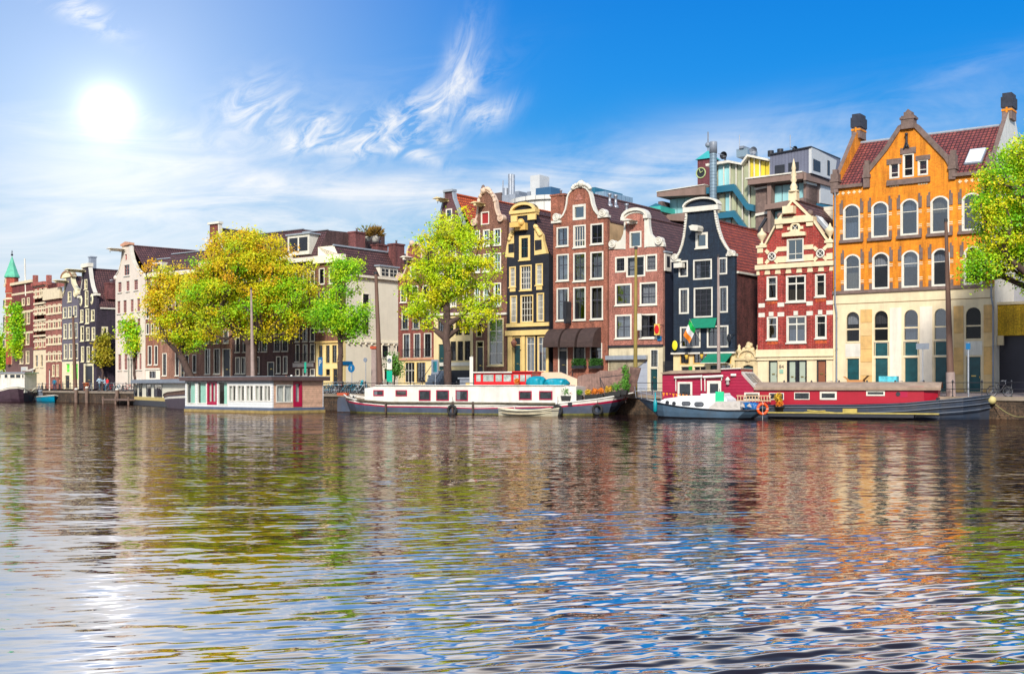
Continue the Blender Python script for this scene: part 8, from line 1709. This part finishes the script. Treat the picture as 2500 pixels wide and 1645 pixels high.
mast(1551, 1.2, 607, .17, .10, 'olive brown mast rising in front of the pinkish neck gable house', plain('olive_mast', (.30, .22, .05), .7, .4, 1.5, stretch=(1, 1, .3)), (.05, 0)); mast(1755, 1.2, 626, .15, .07, 'slim pale grey mast before the dark blue pub', wp, (-.05, 0)); mast(618, 2.0, 706, .24, .09, 'slim mast with ringed base beside the great elm trunk', wp, (-.2, 0), base=plain('mast_base', (.4, .32, .25), .6)); mast(184, 1.5, 772, .28, .14, 'dark mast before the slate grey house', wm, (-.3, 0)); mast(121, 1.0, 903, .09, .05, 'short thin white pole by the quay at the striped houses', white)
def signpost(px, off, ytop, parts, label, name='traffic_sign', r_=.035):
    P_, a_ = gp(px, off); zt = EYE + (HY - ytop) / F * P_[1] - QZ; r = empty(name, (P_[0], P_[1], QZ), a_, label, 'sign' if 'lamp' not in name else 'lamp'); q = MB(); q.rod((0, 0, 0), (0, 0, zt), r_, steel, 6); q.build('pole', r)
    for kind, z, w_, hgt, m, nm in parts:
        q = MB()
        if kind == 'disc': q.rod((0, -.05, zt + z), (0, -.09, zt + z), w_, m, 20)
        else: q.box(-w_, w_, -.09, -.05, zt + z - hgt, zt + z + hgt, m)
        q.build(nm, r)
    return r
def text(s_, loc, rz, size, m, name, parent=None, rx=R(90)):
    cu = bpy.data.curves.new(name, 'FONT'); cu.body = s_; cu.size = size; cu.align_x = 'CENTER'; cu.align_y = 'CENTER'; cu.extrude = .008; o = bpy.data.objects.new(name, cu); COL.objects.link(o); bpy.context.view_layer.update()
    me = bpy.data.meshes.new_from_object(o.evaluated_get(bpy.context.evaluated_depsgraph_get())); bpy.data.objects.remove(o); me.materials.clear(); me.materials.append(m); me.transform(Matrix.Translation(loc) @ Matrix.Rotation(rz, 4, 'Z') @ Matrix.Rotation(rx, 4, 'X')); return link_mesh(name, me, parent)
sb = plain('sign_blue', (.0, .13, .32), .4, .1, 3); sg = plain('sign_green', (.0, .42, .25), .4, .1, 3)
r = signpost(784, 1.5, 872, [('box', -.8, .37, .8, sb, 'sign_plate')], 'tall blue parking sign with white P before the cream shop', r_=.04); zt = [c_ for c_ in r.children if c_.name.startswith('sign')][0].data.vertices[0].co.z; text('P', (0, -.1, max(v.co.z for v in r.children[1].data.vertices) - .55), 0, .8, white, 'lettering', r)
signpost(859, 1.3, 889, [('disc', -.35, .36, 0, sb, 'sign_plate'), ('box', -.35, .05, .18, white, 'arrow')], 'round blue sign on a thin pole before the blank white wall'); signpost(952, 1.5, 868, [('box', -.6, .26, .6, white, 'sign_plate'), ('disc', -.45, .22, 0, sb, 'no_stopping_disc'), ('box', -1.8, .28, .5, sg, 'green_plate')], 'no stopping sign over a green plate beside the sapling')
signpost(747, 1.6, 884, [('box', -.5, .16, .5, sg, 'sign_plate')], 'narrow green and white sign behind the wooden houseboat roof'); signpost(893, 2.2, 873, [('disc', -.2, .2, 0, greyblue, 'mirror')], 'thin pole with small round mirror on the white wall side'); signpost(1063, 1.6, 878, [('box', -.6, .35, .6, greyblue, 'sign_box'), ('box', -.6, .2, .45, tl, 'map_panel')], 'grey pole carrying a teal display box before the cream doorway'); signpost(1152, 1.6, 868, [('box', -1.5, .16, 1.4, white, 'banner')], 'pole with narrow white banner left of the red wheelhouse')
signpost(2364, .9, 836, [('box', -.25, .14, .2, sb, 'sign_plate')], 'pale blue grey sign post in front of the green corner door', r_=.06)
r = signpost(2253, 1.2, 846, [('box', .02, .42, .2, greyblue, 'lamp_head')], 'slim post with wide square floodlight before the white pilasters', name='lamp_post'); 
# signs on houses
def onwall(H_, c_, x, y, yy, w_, hgt, m, name, label, cat='sign', kind='box', col2=None):
    a, z = H_.pl.at(*c_(x, y), yy); X, Y, Z = H_.pl.world(a, yy, z); r = empty(name, (X, Y, Z), H_.pl.rz, label, cat); q = MB()
    if kind == 'box': q.box(-w_, w_, -.06, .06, -hgt, hgt, m)
    elif kind == 'oval': q.ball((0, 0, 0), hgt, m, sx=w_ / hgt, sy=.12, seg=20, rings=10)
    q.build('plate', r); q = MB(); q.rod((w_, 0, hgt * .8), (w_ + .1, -yy, hgt * .8), .025, iron, 5); q.build('bracket', r); return r
r = onwall(HSHUT, c4, 742, 1003, -.5, .26, .48, plain('sign_ochre', (.75, .50, .10), .5, .1, 3), 'hanging_sign', 'square ochre hanging sign with a red oval on the pinkish house'); q = MB(); q.ball((0, -.08, 0), .38, redp, sx=.62, sy=.08, seg=20, rings=10); q.build('red_oval', r)
onwall(HSHUT, c4, 628, 955, -.9, .22, .72, white, 'hanging_sign', 'tall narrow white sign beside the olive brown mast'); onwall(HSHUT, c4, 758, 1060, -.03, .2, .2, sb, 'house_plate', 'small dark blue street plate on the pinkish house corner'); onwall(HCORNER, c2, 1260, 1000, -.05, .05, .05, sb, 'wall_bolt', 'tiny dark bolt on the cream shop corner')
onwall(HPUB, c6, 285, 690, -.6, .26, .42, plain('pub_yellow', (.80, .70, .02), .5, .12, 4), 'pub_sign', 'round yellow pub sign hanging left of the dark blue house', kind='oval'); onwall(HPUB, c6, 846, 612, -.5, .2, .36, black, 'pub_sign', 'round black pub sign at the right of the first floor windows', kind='oval')
a, z = HCORNER.sd(HCORNER.w, 1323, 1130); X, Y, Z = HCORNER.pl.world(HCORNER.w + .06, a, z); r = empty('street_name_plate', (X, Y, Z), HCORNER.pl.rz + R(90), 'blue street name plate on the blank white side wall', 'sign'); q = MB(); q.box(-.85, .85, -.02, .02, -.2, .2, sb); q.build('plate', r)
# flag
a, z = HPUB.pl.at(*c6(552, 650), 0); a2, z2 = HPUB.pl.at(*c6(440, 420), -2.0); X, Y, Z = HPUB.pl.world(a, 0, z); r = empty('flag', (X, Y, Z), HPUB.pl.rz, 'green white and orange flag hanging from a slanted pole on the pub', 'flag'); q = MB(); q.rod((0, 0, 0), (a2 - a, -2.0, z2 - z), .03, white, 6); q.build('pole', r)
fc = [plain('flag_green', (.0, .45, .08), .7, .1, 3), plain('flag_white', (.8, .8, .8), .7, .05, 3), plain('flag_orange', (.85, .22, .01), .7, .1, 3)]
TL, TR, BR_, BL_ = [Vector((HPUB.pl.at(*c6(x, y), yy)[0] - a, yy, HPUB.pl.at(*c6(x, y), yy)[1] - z)) for x, y, yy in ((440, 420, -2.0), (497, 518, -1.25), (437, 672, -1.45), (375, 580, -1.95))]
nn = 12
for k in range(3):
    q = MB(); vs = []
    for j in range(nn + 1):
        for i in range(2):
            v = (k + i) / 3; u = j / nn; p_ = TL.lerp(TR, u).lerp(BL_.lerp(BR_, u), v); p_[1] += .10 * math.sin(u * 7 + v * 3); vs.append(p_)
    q.add(vs, [(2 * j, 2 * j + 2, 2 * j + 3, 2 * j + 1) for j in range(nn)], fc[k], True); q.build(['green_stripe', 'white_stripe', 'orange_stripe'][k], r, fixn=False)
a, z = H84.pl.at(*c6(1388, 912), 0); text('84', (a, -.01, z), 0, .42, iron, 'house_number', H84.root)
# planters, small street things
P_, a_ = gp(962, 4.0); r = empty('planter_box', (P_[0], P_[1], 1.45), a_, 'low dark red planter box under the sapling', 'planter'); q = MB(); q.prism([(-1.5, 0), (1.5, 0), (1.6, .55), (-1.6, .55)], -.5, .5, plain('oxblood', (.16, .03, .03), .7)); q.build('box', r)
P_, a_ = gp(2170, 2.6); r = empty('cargo_crate', (P_[0], P_[1], QZ + .9), a_, 'white and turquoise painted crate behind the red houseboat roof', 'crate'); MB().box(-.6, .6, -.4, .4, -.8, .5, plain('turq_paint', (.1, .55, .65), .5, .6, 3)).build('crate_body', r)
P_, a_ = gp(2090, 3.0); r = empty('cardboard_box', (P_[0], P_[1], QZ + .0), a_, 'open orange brown cardboard box above the red houseboat roof', 'box'); q = MB(); cbm = plain('cardboard', (.6, .26, .08), .8); q.box(-.55, .55, -.4, .4, .3, 1.15, cbm); q.add([(-.55, -.4, 1.15), (-.85, -.4, 1.4), (-.85, .4, 1.4), (-.55, .4, 1.15)], [(0, 1, 2, 3)], cbm); q.add([(.55, -.4, 1.15), (.85, -.4, 1.45), (.85, .4, 1.45), (.55, .4, 1.15)], [(0, 1, 2, 3)], cbm); q.build('carton', r)
P_, a_ = gp(1147, 3.0); r = empty('utility_cabinet', (P_[0], P_[1], QZ), a_, 'grey blue cabinet with flat lid left of the red wheelhouse', 'cabinet'); q = MB(); q.box(-.8, .8, -.3, .3, 0, 1.3, greyblue); q.box(-.95, .95, -.4, .4, 1.303, 1.42, lead); q.build('cabinet_body', r); MB().box(-.2, .3, -.34, -.303, .5, 1.0, yf).build('panel', r)
P_, a_ = gp(880, 3.5); P_, a_ = gp(916, 4.0); r = empty('stone_pillar', (P_[0], P_[1], QZ), a_, 'weathered square pillar standing before the white side wall', 'pillar'); MB().box(-.25, .25, -.25, .25, 0, 4.0, wp).build('shaft', r); MB().box(-.33, .33, -.33, .33, 4.003, 4.25, plain('rust_red')).build('cap', r)
P_, a_ = gp(210, 1.0); r = empty('waste_bin', (P_[0], P_[1], QZ), a_, 'orange red waste bin at the quay railing below the black gabled house', 'bin'); MB().lathe([(.3, 0), (.36, 1.0), (.42, 1.02), (.42, 1.1)], (0, 0, 0), terra, 12).build('bin_body', r)
# kiosk with canopy at far left
P_, a_ = gp(88, 4.0); r = empty('kiosk', (P_[0], P_[1], QZ), a_, 'dark kiosk with white sign board and sloping white canopy near the turret building', 'kiosk'); q = MB(); q.box(-2.0, 2.6, 0, 2.6, 0, 2.9, plain('kiosk_brown', (.07, .045, .04), .6, .3)); q.build('hut', r); q = MB(); q.box(-3.0, -.6, -1.2, -1.0, 2.9, 3.5, white); q.box(-2.85, -.75, -1.215, -1.203, 3.05, 3.35, lightc); q.build('sign_board', r); q = MB(); q.add([(-.5, -1.3, 2.95), (2.0, -1.3, 2.95), (2.0, 1.4, 3.9), (.4, 1.4, 3.9)], [(0, 1, 2, 3)], white); q.add([(2.0, -1.3, 2.85), (2.0, 1.4, 3.8), (.4, 1.4, 3.8), (-.5, -1.3, 2.85)], [(0, 1, 2, 3)], white); q.add([(-.5, -1.3, 2.95), (2.0, -1.3, 2.95), (2.0, -1.3, 2.85), (-.5, -1.3, 2.85)], [(0, 1, 2, 3)], white); q.build('canopy', r)
for x in (-2.9, 1.9): MB().rod((x, -1.1, 0), (x, -1.1, 2.9), .1, steel, 8).build('post', r)
# quay piles and ladder-like fenders at the left wall
for i, (px, hh, l) in enumerate(((186, 1.5, 'left of the waste bin'), (212, 1.7, 'thicker one under the waste bin'), (286, 1.5, 'beside the landing stage'))):
    P_, a_ = gp(px, -.35); r = empty('mooring_pile', (P_[0], P_[1], -.8), a_, 'rough wooden mooring pile against the quay wall, %s' % l, 'pile'); MB().rod((0, 0, 0), (0, 0, hh + .9), .22, wd, 9).build('pile', r); MB().lathe([(.25, 0), (.2, .18), (.0, .25)], (0, 0, hh + .9), offw, 8).build('cap', r)
P_, a_ = gp(2478, -.5); r = empty('mooring_rope', (P_[0], P_[1], 0), a_, 'slack mooring rope looping along the quay wall behind the red houseboat bow', 'rope'); q = MB(); q.path([(-1.6 + .25 * k, 0, .95 - .75 * math.sin(math.pi * k / 16)) for k in range(17)], .03, plain('rope', (.3, .26, .1)), 5); q.build('rope_line', r)

# ---------- people ----------
def person(px, off, label, top, legs, hairc, face=0.0, pose=0, bag=None, hgt=1.74, z=QZ + .02, grp=None):
    P_, a_ = gp(px, off); s_ = hgt / 1.74; J = {}; V = []; Rr = []; Ed = []
    def jn(n, p, r_, pa=None): V.append(Vector(p) * s_); Rr.append(r_ * s_); J[n] = len(V) - 1; (Ed.append((J[pa], J[n])) if pa else None)
    st_ = .16 if pose else .04
    jn('pel', (0, 0, .95), (.15)); jn('wa', (0, .0, 1.1), .125, 'pel'); jn('ch', (0, .0, 1.3), .155, 'wa'); jn('nk', (0, 0, 1.46), .06, 'ch'); jn('hd', (0, -.02, 1.56), .085, 'nk'); jn('tp', (0, -.01, 1.66), .09, 'hd')
    for s in (-1, 1):
        y = st_ * s
        jn('hp%d' % s, (.09 * s, 0, .88), .10, 'pel'); jn('kn%d' % s, (.10 * s, -abs(y) * .4 + y, .50), .068, 'hp%d' % s); jn('an%d' % s, (.10 * s, y * 1.5, .09), .048, 'kn%d' % s); jn('to%d' % s, (.11 * s, y * 1.5 - .16, .045), .04, 'an%d' % s)
        jn('sh%d' % s, (.19 * s, 0, 1.39), .07, 'ch'); jn('el%d' % s, (.25 * s, .05 - y, 1.12), .046, 'sh%d' % s); jn('wr%d' % s, (.24 * s, -.12 - y if pose != 2 else -.2, .90 if pose != 2 else 1.2), .034, 'el%d' % s); jn('ha%d' % s, (.235 * s, -.17 - y if pose != 2 else -.25, .82 if pose != 2 else 1.25), .036, 'wr%d' % s)
        for f in range(4): jn('f%d%d' % (s, f), (.235 * s + (f - 1.5) * .012, -.19 - y - .01 * f if pose != 2 else -.28, (.74 if pose != 2 else 1.30) + .008 * abs(f - 1)), .010, 'ha%d' % s)
        jn('t%d' % s, (.21 * s, -.21 - y if pose != 2 else -.27, .80 if pose != 2 else 1.24), .011, 'ha%d' % s)
    me = bpy.data.meshes.new('body'); me.from_pydata(V, Ed, []); o = bpy.data.objects.new('tmp', me); COL.objects.link(o); md = o.modifiers.new('s', 'SKIN'); 
    for i, r_ in enumerate(Rr): me.skin_vertices[0].data[i].radius = (r_, r_)
    me.skin_vertices[0].data[0].use_root = True; o.modifiers.new('u', 'SUBSURF').levels = 1; bpy.context.view_layer.update()
    m2 = bpy.data.meshes.new_from_object(o.evaluated_get(bpy.context.evaluated_depsgraph_get())); bpy.data.objects.remove(o)
    skin = plain('skin', (.55, .30, .20), .6, .1, 5); m2.materials.clear()
    for m_ in (skin, top, legs, rubber): m2.materials.append(m_)
    for p_ in m2.polygons:
        c_ = p_.center / s_; p_.use_smooth = True; arm = abs(c_[0]) > .2 and c_[2] > .7; p_.material_index = 0 if c_[2] > 1.47 or (arm and c_[2] < .9) else 1 if c_[2] > .93 else 2 if c_[2] > .1 else 3
    r = empty('person', (P_[0], P_[1], z), a_ + face, label, 'person', grp); m2.name = 'body'; link_mesh('body', m2, r)
    q = MB(); q.ball((0, .02 * s_, 1.66 * s_), .112 * s_, plain('hair_%d' % (hairc[0] * 100), hairc, .8), sz=.95, sy=1.1); h_ = q.build('hair', r); q = MB()
    for s in (-1, 1): q.ball((.035 * s * s_, -.105 * s_, 1.60 * s_), .012 * s_, iron, seg=6, rings=4)
    q.lathe([(.018, 0), (.010, .04)], (0, -.115 * s_, 1.56 * s_), skin, 6); q.build('face', r); return r
blu = plain('navy_cloth', (.02, .035, .09), .8); ltb = plain('light_blue_cloth', (.45, .62, .75), .8); redc = plain('red_cloth', (.6, .01, .02), .7); jn_ = plain('denim', (.04, .2, .32), .8); drk = plain('dark_cloth', (.03, .03, .04), .8); tlc = plain('petrol_cloth', (.0, .16, .28), .8)
person(262, 2.2, 'person in bright red jacket and blue jeans walking by the quay railing', redc, jn_, (.05, .03, .02), .4, 1); person(243, 2.6, 'person in light blue coat standing beside the pointed golden tree', ltb, drk, (.04, .03, .02), 2.0, 2, hgt=1.95); person(256, 3.4, 'second person in light blue jacket just behind the golden tree', ltb, blu, (.1, .07, .04), 2.6, 1, hgt=1.85)
person(133, 2.6, 'person in petrol blue jacket below the striped house', tlc, blu, (.05, .03, .02), 1.2, 0); person(146, 3.0, 'person in tan clothes near the slate house shop front', plain('tan_cloth', (.5, .22, .14), .8), drk, (.06, .03, .02), 3.0, 0); person(67, 2.0, 'person in dark coat and white trousers beside the black barge', drk, white, (.35, .18, .1), .3, 1)
person(712, 3.0, 'white haired person seen just above the wooden houseboat roof', plain('peach_cloth', (.6, .3, .2), .8), drk, (.8, .78, .74), 2.8, 1); person(699, 3.2, 'person with reddish hair beside the white haired one', plain('peach_cloth'), drk, (.4, .12, .05), 2.9, 0, hgt=1.68)
# ---------- camera ----------
cam = bpy.data.cameras.new('camera'); co = bpy.data.objects.new('camera', cam); COL.objects.link(co)
co.location = (0, 0, EYE); co.rotation_euler = (R(90), 0, 0)
cam.sensor_width = 36; cam.lens = 36 * F / 2500; cam.shift_y = (HY - 822.5) / 2500.0; cam.clip_end = 3000; cam.clip_start = 0.1
sc = bpy.context.scene; sc.camera = co
# ---------- sun ----------
SAZ, SEL = R(188), R(33)          # azimuth measured from +Y towards +X; sun stands behind the camera, a little to its left
sd = Vector((math.sin(SAZ) * math.cos(SEL), math.cos(SAZ) * math.cos(SEL), math.sin(SEL)))
sl = bpy.data.lights.new('sun', 'SUN'); sl.energy = 4.5; sl.angle = R(8); sl.color = (1.0, 0.95, 0.87)
so = bpy.data.objects.new('sun', sl); COL.objects.link(so); so.rotation_euler = sd.to_track_quat('Z', 'Y').to_euler()
# ---------- sky ----------
w = bpy.data.worlds.new('World'); sc.world = w; w.use_nodes = True; nt = w.node_tree; nt.nodes.clear()
wo = nt.nodes.new('ShaderNodeOutputWorld'); bg = nt.nodes.new('ShaderNodeBackground'); L(nt, bg.outputs[0], wo.inputs[0])
sky = nt.nodes.new('ShaderNodeTexSky'); sky.sky_type = 'NISHITA'; sky.sun_disc = False; sky.sun_elevation = SEL; sky.sun_rotation = SAZ
sky.air_density = 1.0; sky.dust_density = 0.6; sky.ozone_density = 2.5
tc = nt.nodes.new('ShaderNodeTexCoord'); sp = nt.nodes.new('ShaderNodeSeparateXYZ'); L(nt, tc.outputs['Generated'], sp.inputs[0])
def S(v): return v
def mth(op, a, b=None, clamp=False):
    n = nt.nodes.new('ShaderNodeMath'); n.operation = op; n.use_clamp = clamp
    for i, v in enumerate((a, b)):
        if v is None: continue
        if hasattr(v, 'is_output'): L(nt, v, n.inputs[i])
        else: n.inputs[i].default_value = v
    return n.outputs[0]
X_, Y_, Z_ = sp.outputs
az = mth('MULTIPLY', mth('ARCTAN2', X_, Y_), 57.2958); el = mth('MULTIPLY', mth('ARCSINE', Z_), 57.2958)
# sky colour by elevation (degrees / 60)
g = ramp(nt, mth('DIVIDE', el, 60.0, True), [(0.0, (.66, .74, .80)), (0.06, (.42, .62, .76)), (0.115, (.09, .44, .76)), (0.17, (.0, .33, .80)), (0.24, (.0, .265, .78)), (0.305, (.0, .215, .72)), (0.34, (.95, 1.02, 1.12)), (0.46, (1.25, 1.3, 1.35)), (0.62, (.20, .38, .75)), (1.0, (.06, .18, .5))])  # bright pale band above the view added to light fronts and whiten water
# pale veil on the side of the bright haze (left), clearer to the right
veil = ramp(nt, mth('DIVIDE', mth('ADD', az, 40.0), 80.0, True), [(0.12, (.55,) * 3), (0.3, (.50,) * 3), (0.42, (.17,) * 3), (0.5, (.0,) * 3), (1.0, (.0,) * 3)])
lowv = ramp(nt, mth('DIVIDE', el, 30.0, True), [(0.0, (1,) * 3), (0.35, (1.0,) * 3), (0.62, (.75,) * 3), (1.0, (.3,) * 3)])
g = mixc(nt, g, (.62, .74, .88), mth('MULTIPLY', veil, lowv))
hz = mth('MULTIPLY', mth('POWER', 2.718, mth('DIVIDE', mth('ABSOLUTE', el), -4.8)), ramp(nt, mth('DIVIDE', mth('ADD', az, 40.0), 80.0, True), [(0.15, (.97,) * 3), (0.38, (.8,) * 3), (0.55, (.35,) * 3), (0.8, (.25,) * 3)]))
nis = mixc(nt, g, (.90, .86, .80), hz)
# wispy cirrus: stretched noise in azimuth / elevation, thick only where the patches are
def wisps(theta, su, sv, detail=9, dist=1.2, off=0.0):
    ct, st = math.cos(R(theta)), math.sin(R(theta))
    u = mth('ADD', mth('MULTIPLY', az, ct * su), mth('MULTIPLY', el, st * su)); v = mth('ADD', mth('MULTIPLY', az, -st * sv), mth('MULTIPLY', el, ct * sv))
    cb = nt.nodes.new('ShaderNodeCombineXYZ'); L(nt, u, cb.inputs[0]); L(nt, v, cb.inputs[1]); cb.inputs[2].default_value = off
    n = N(nt, 'ShaderNodeTexNoise', Scale=1.0, Detail=float(detail), Roughness=0.62, Distortion=dist); L(nt, cb.outputs[0], n.inputs['Vector']); return n.outputs[0]
def px2(px, py): u = (px - CX) / F; v = (HY - py) / F; return math.degrees(math.atan(u)), math.degrees(math.atan(v / math.sqrt(1 + u * u)))
def blob(px, py, rx, ry, ang=0):
    a0, e0 = px2(px, py); ct, st = math.cos(R(ang)), math.sin(R(ang)); k = 57.2958 / F
    da = mth('SUBTRACT', az, a0); de = mth('SUBTRACT', el, e0)
    u = mth('DIVIDE', mth('ADD', mth('MULTIPLY', da, ct), mth('MULTIPLY', de, st)), rx * k); v = mth('DIVIDE', mth('ADD', mth('MULTIPLY', da, -st), mth('MULTIPLY', de, ct)), ry * k)
    r2 = mth('ADD', mth('MULTIPLY', u, u), mth('MULTIPLY', v, v)); return mth('POWER', 2.718, mth('MULTIPLY', r2, -1.0))
def total(bl):
    t = None
    for b, k in bl: b = mth('MULTIPLY', b, k); t = b if t is None else mth('ADD', t, b)
    return mth('MINIMUM', t, 1.0)
wE = wisps(8, .13, .28, detail=6, dist=.5, off=12.0); wA = wisps(30, .50, 1.0, detail=12, dist=1.1); wB = wisps(3, .09, .55, off=5.0); wC = wisps(70, .35, 1.0, off=9.0)
mA = total([(blob(760, 322, 60, 30, 35), 1.2), (blob(850, 345, 130, 22, 5), 1.1), (blob(1000, 290, 170, 40, 30), .95), (blob(1180, 285, 45, 30, 0), .8), (blob(620, 265, 95, 60, 20), .85), (blob(450, 330, 130, 25, -20), .3), (blob(880, 320, 190, 55, 12), .35), (blob(1000, 370, 110, 18, -20), .8), (blob(1090, 345, 35, 25, 0), .5), (blob(190, 20, 100, 28, -25), .9)])
mC = total([(blob(1125, 190, 42, 110, -18), 1.0), (blob(1225, 270, 50, 28, 30), .7)])
mB = total([(blob(500, 520, 1100, 85, 0), .95), (blob(450, 400, 420, 50, -12), .65), (blob(1450, 440, 600, 60, 3), .5), (blob(1900, 330, 450, 70, 10), .22), (blob(2350, 170, 150, 20, 15), .25), (blob(300, 640, 900, 60), .8), (blob(900, 200, 300, 40, 15), .15)])
def cov(wn, mask, lo, hi): f = ramp(nt, wn, [(lo, (0, 0, 0)), (hi, (1, 1, 1))]); return mth('MULTIPLY', f, mask)
soft = mth('MULTIPLY', cov(wE, total([(blob(1700, 400, 480, 85, 4), .95), (blob(2250, 290, 330, 60, 12), .45), (blob(420, 420, 420, 120, 0), .7), (blob(1000, 480, 500, 70, 0), .6)]), .3, .66), .75)
cloud = mth('ADD', mth('ADD', cov(wA, mA, .40, .62), cov(wC, mC, .34, .66)), mth('ADD', soft, mth('MULTIPLY', cov(wB, mB, .40, .66), .75)), True)
cloud = mth('MULTIPLY', cloud, .85)
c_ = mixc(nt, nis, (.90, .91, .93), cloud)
# unseen broken pale cover added behind the camera to light the fronts
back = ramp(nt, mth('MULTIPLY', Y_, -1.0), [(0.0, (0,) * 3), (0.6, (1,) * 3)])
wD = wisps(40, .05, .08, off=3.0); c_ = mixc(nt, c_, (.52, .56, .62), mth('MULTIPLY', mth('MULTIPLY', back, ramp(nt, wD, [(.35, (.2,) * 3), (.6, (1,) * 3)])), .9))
# the low bright disc behind thin cloud, upper left
a0, e0 = px2(262, 268); dv = Vector((math.sin(R(a0)) * math.cos(R(e0)), math.cos(R(a0)) * math.cos(R(e0)), math.sin(R(e0))))
dot = nt.nodes.new('ShaderNodeVectorMath'); dot.operation = 'DOT_PRODUCT'; L(nt, tc.outputs['Generated'], dot.inputs[0]); dot.inputs[1].default_value = dv
ang = mth('MULTIPLY', mth('ARCCOSINE', dot.outputs['Value']), 57.2958)
halo = mth('ADD', mth('MULTIPLY', mth('POWER', 2.718, mth('MULTIPLY', mth('POWER', mth('DIVIDE', ang, 1.0), 2.0), -1.0)), .8), mth('ADD', mth('MULTIPLY', mth('POWER', 2.718, mth('DIVIDE', ang, -2.0)), .34), mth('MULTIPLY', mth('POWER', 2.718, mth('DIVIDE', ang, -6.0)), .16)))
ad = nt.nodes.new('ShaderNodeVectorMath'); ad.operation = 'SCALE'; ad.inputs[0].default_value = (1.0, .96, .88); L(nt, halo, ad.inputs['Scale'])
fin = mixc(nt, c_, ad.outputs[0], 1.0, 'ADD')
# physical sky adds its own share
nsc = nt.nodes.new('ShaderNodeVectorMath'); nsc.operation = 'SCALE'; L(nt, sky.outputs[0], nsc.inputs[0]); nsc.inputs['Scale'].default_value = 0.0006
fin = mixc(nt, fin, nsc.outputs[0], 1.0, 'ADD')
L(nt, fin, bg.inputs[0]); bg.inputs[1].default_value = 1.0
w.cycles.sampling_method = 'MANUAL'; w.cycles.sample_map_resolution = 512
sc.view_settings.view_transform = 'Standard'; sc.view_settings.look = 'None'; sc.view_settings.exposure = 0.08; sc.view_settings.gamma = 1.0; sc.view_settings.use_curve_mapping = False
sc.cycles.max_bounces = 8; sc.cycles.transparent_max_bounces = 12; sc.cycles.glossy_bounces = 4; sc.cycles.diffuse_bounces = 3; sc.cycles.caustics_reflective = False; sc.cycles.caustics_refractive = False
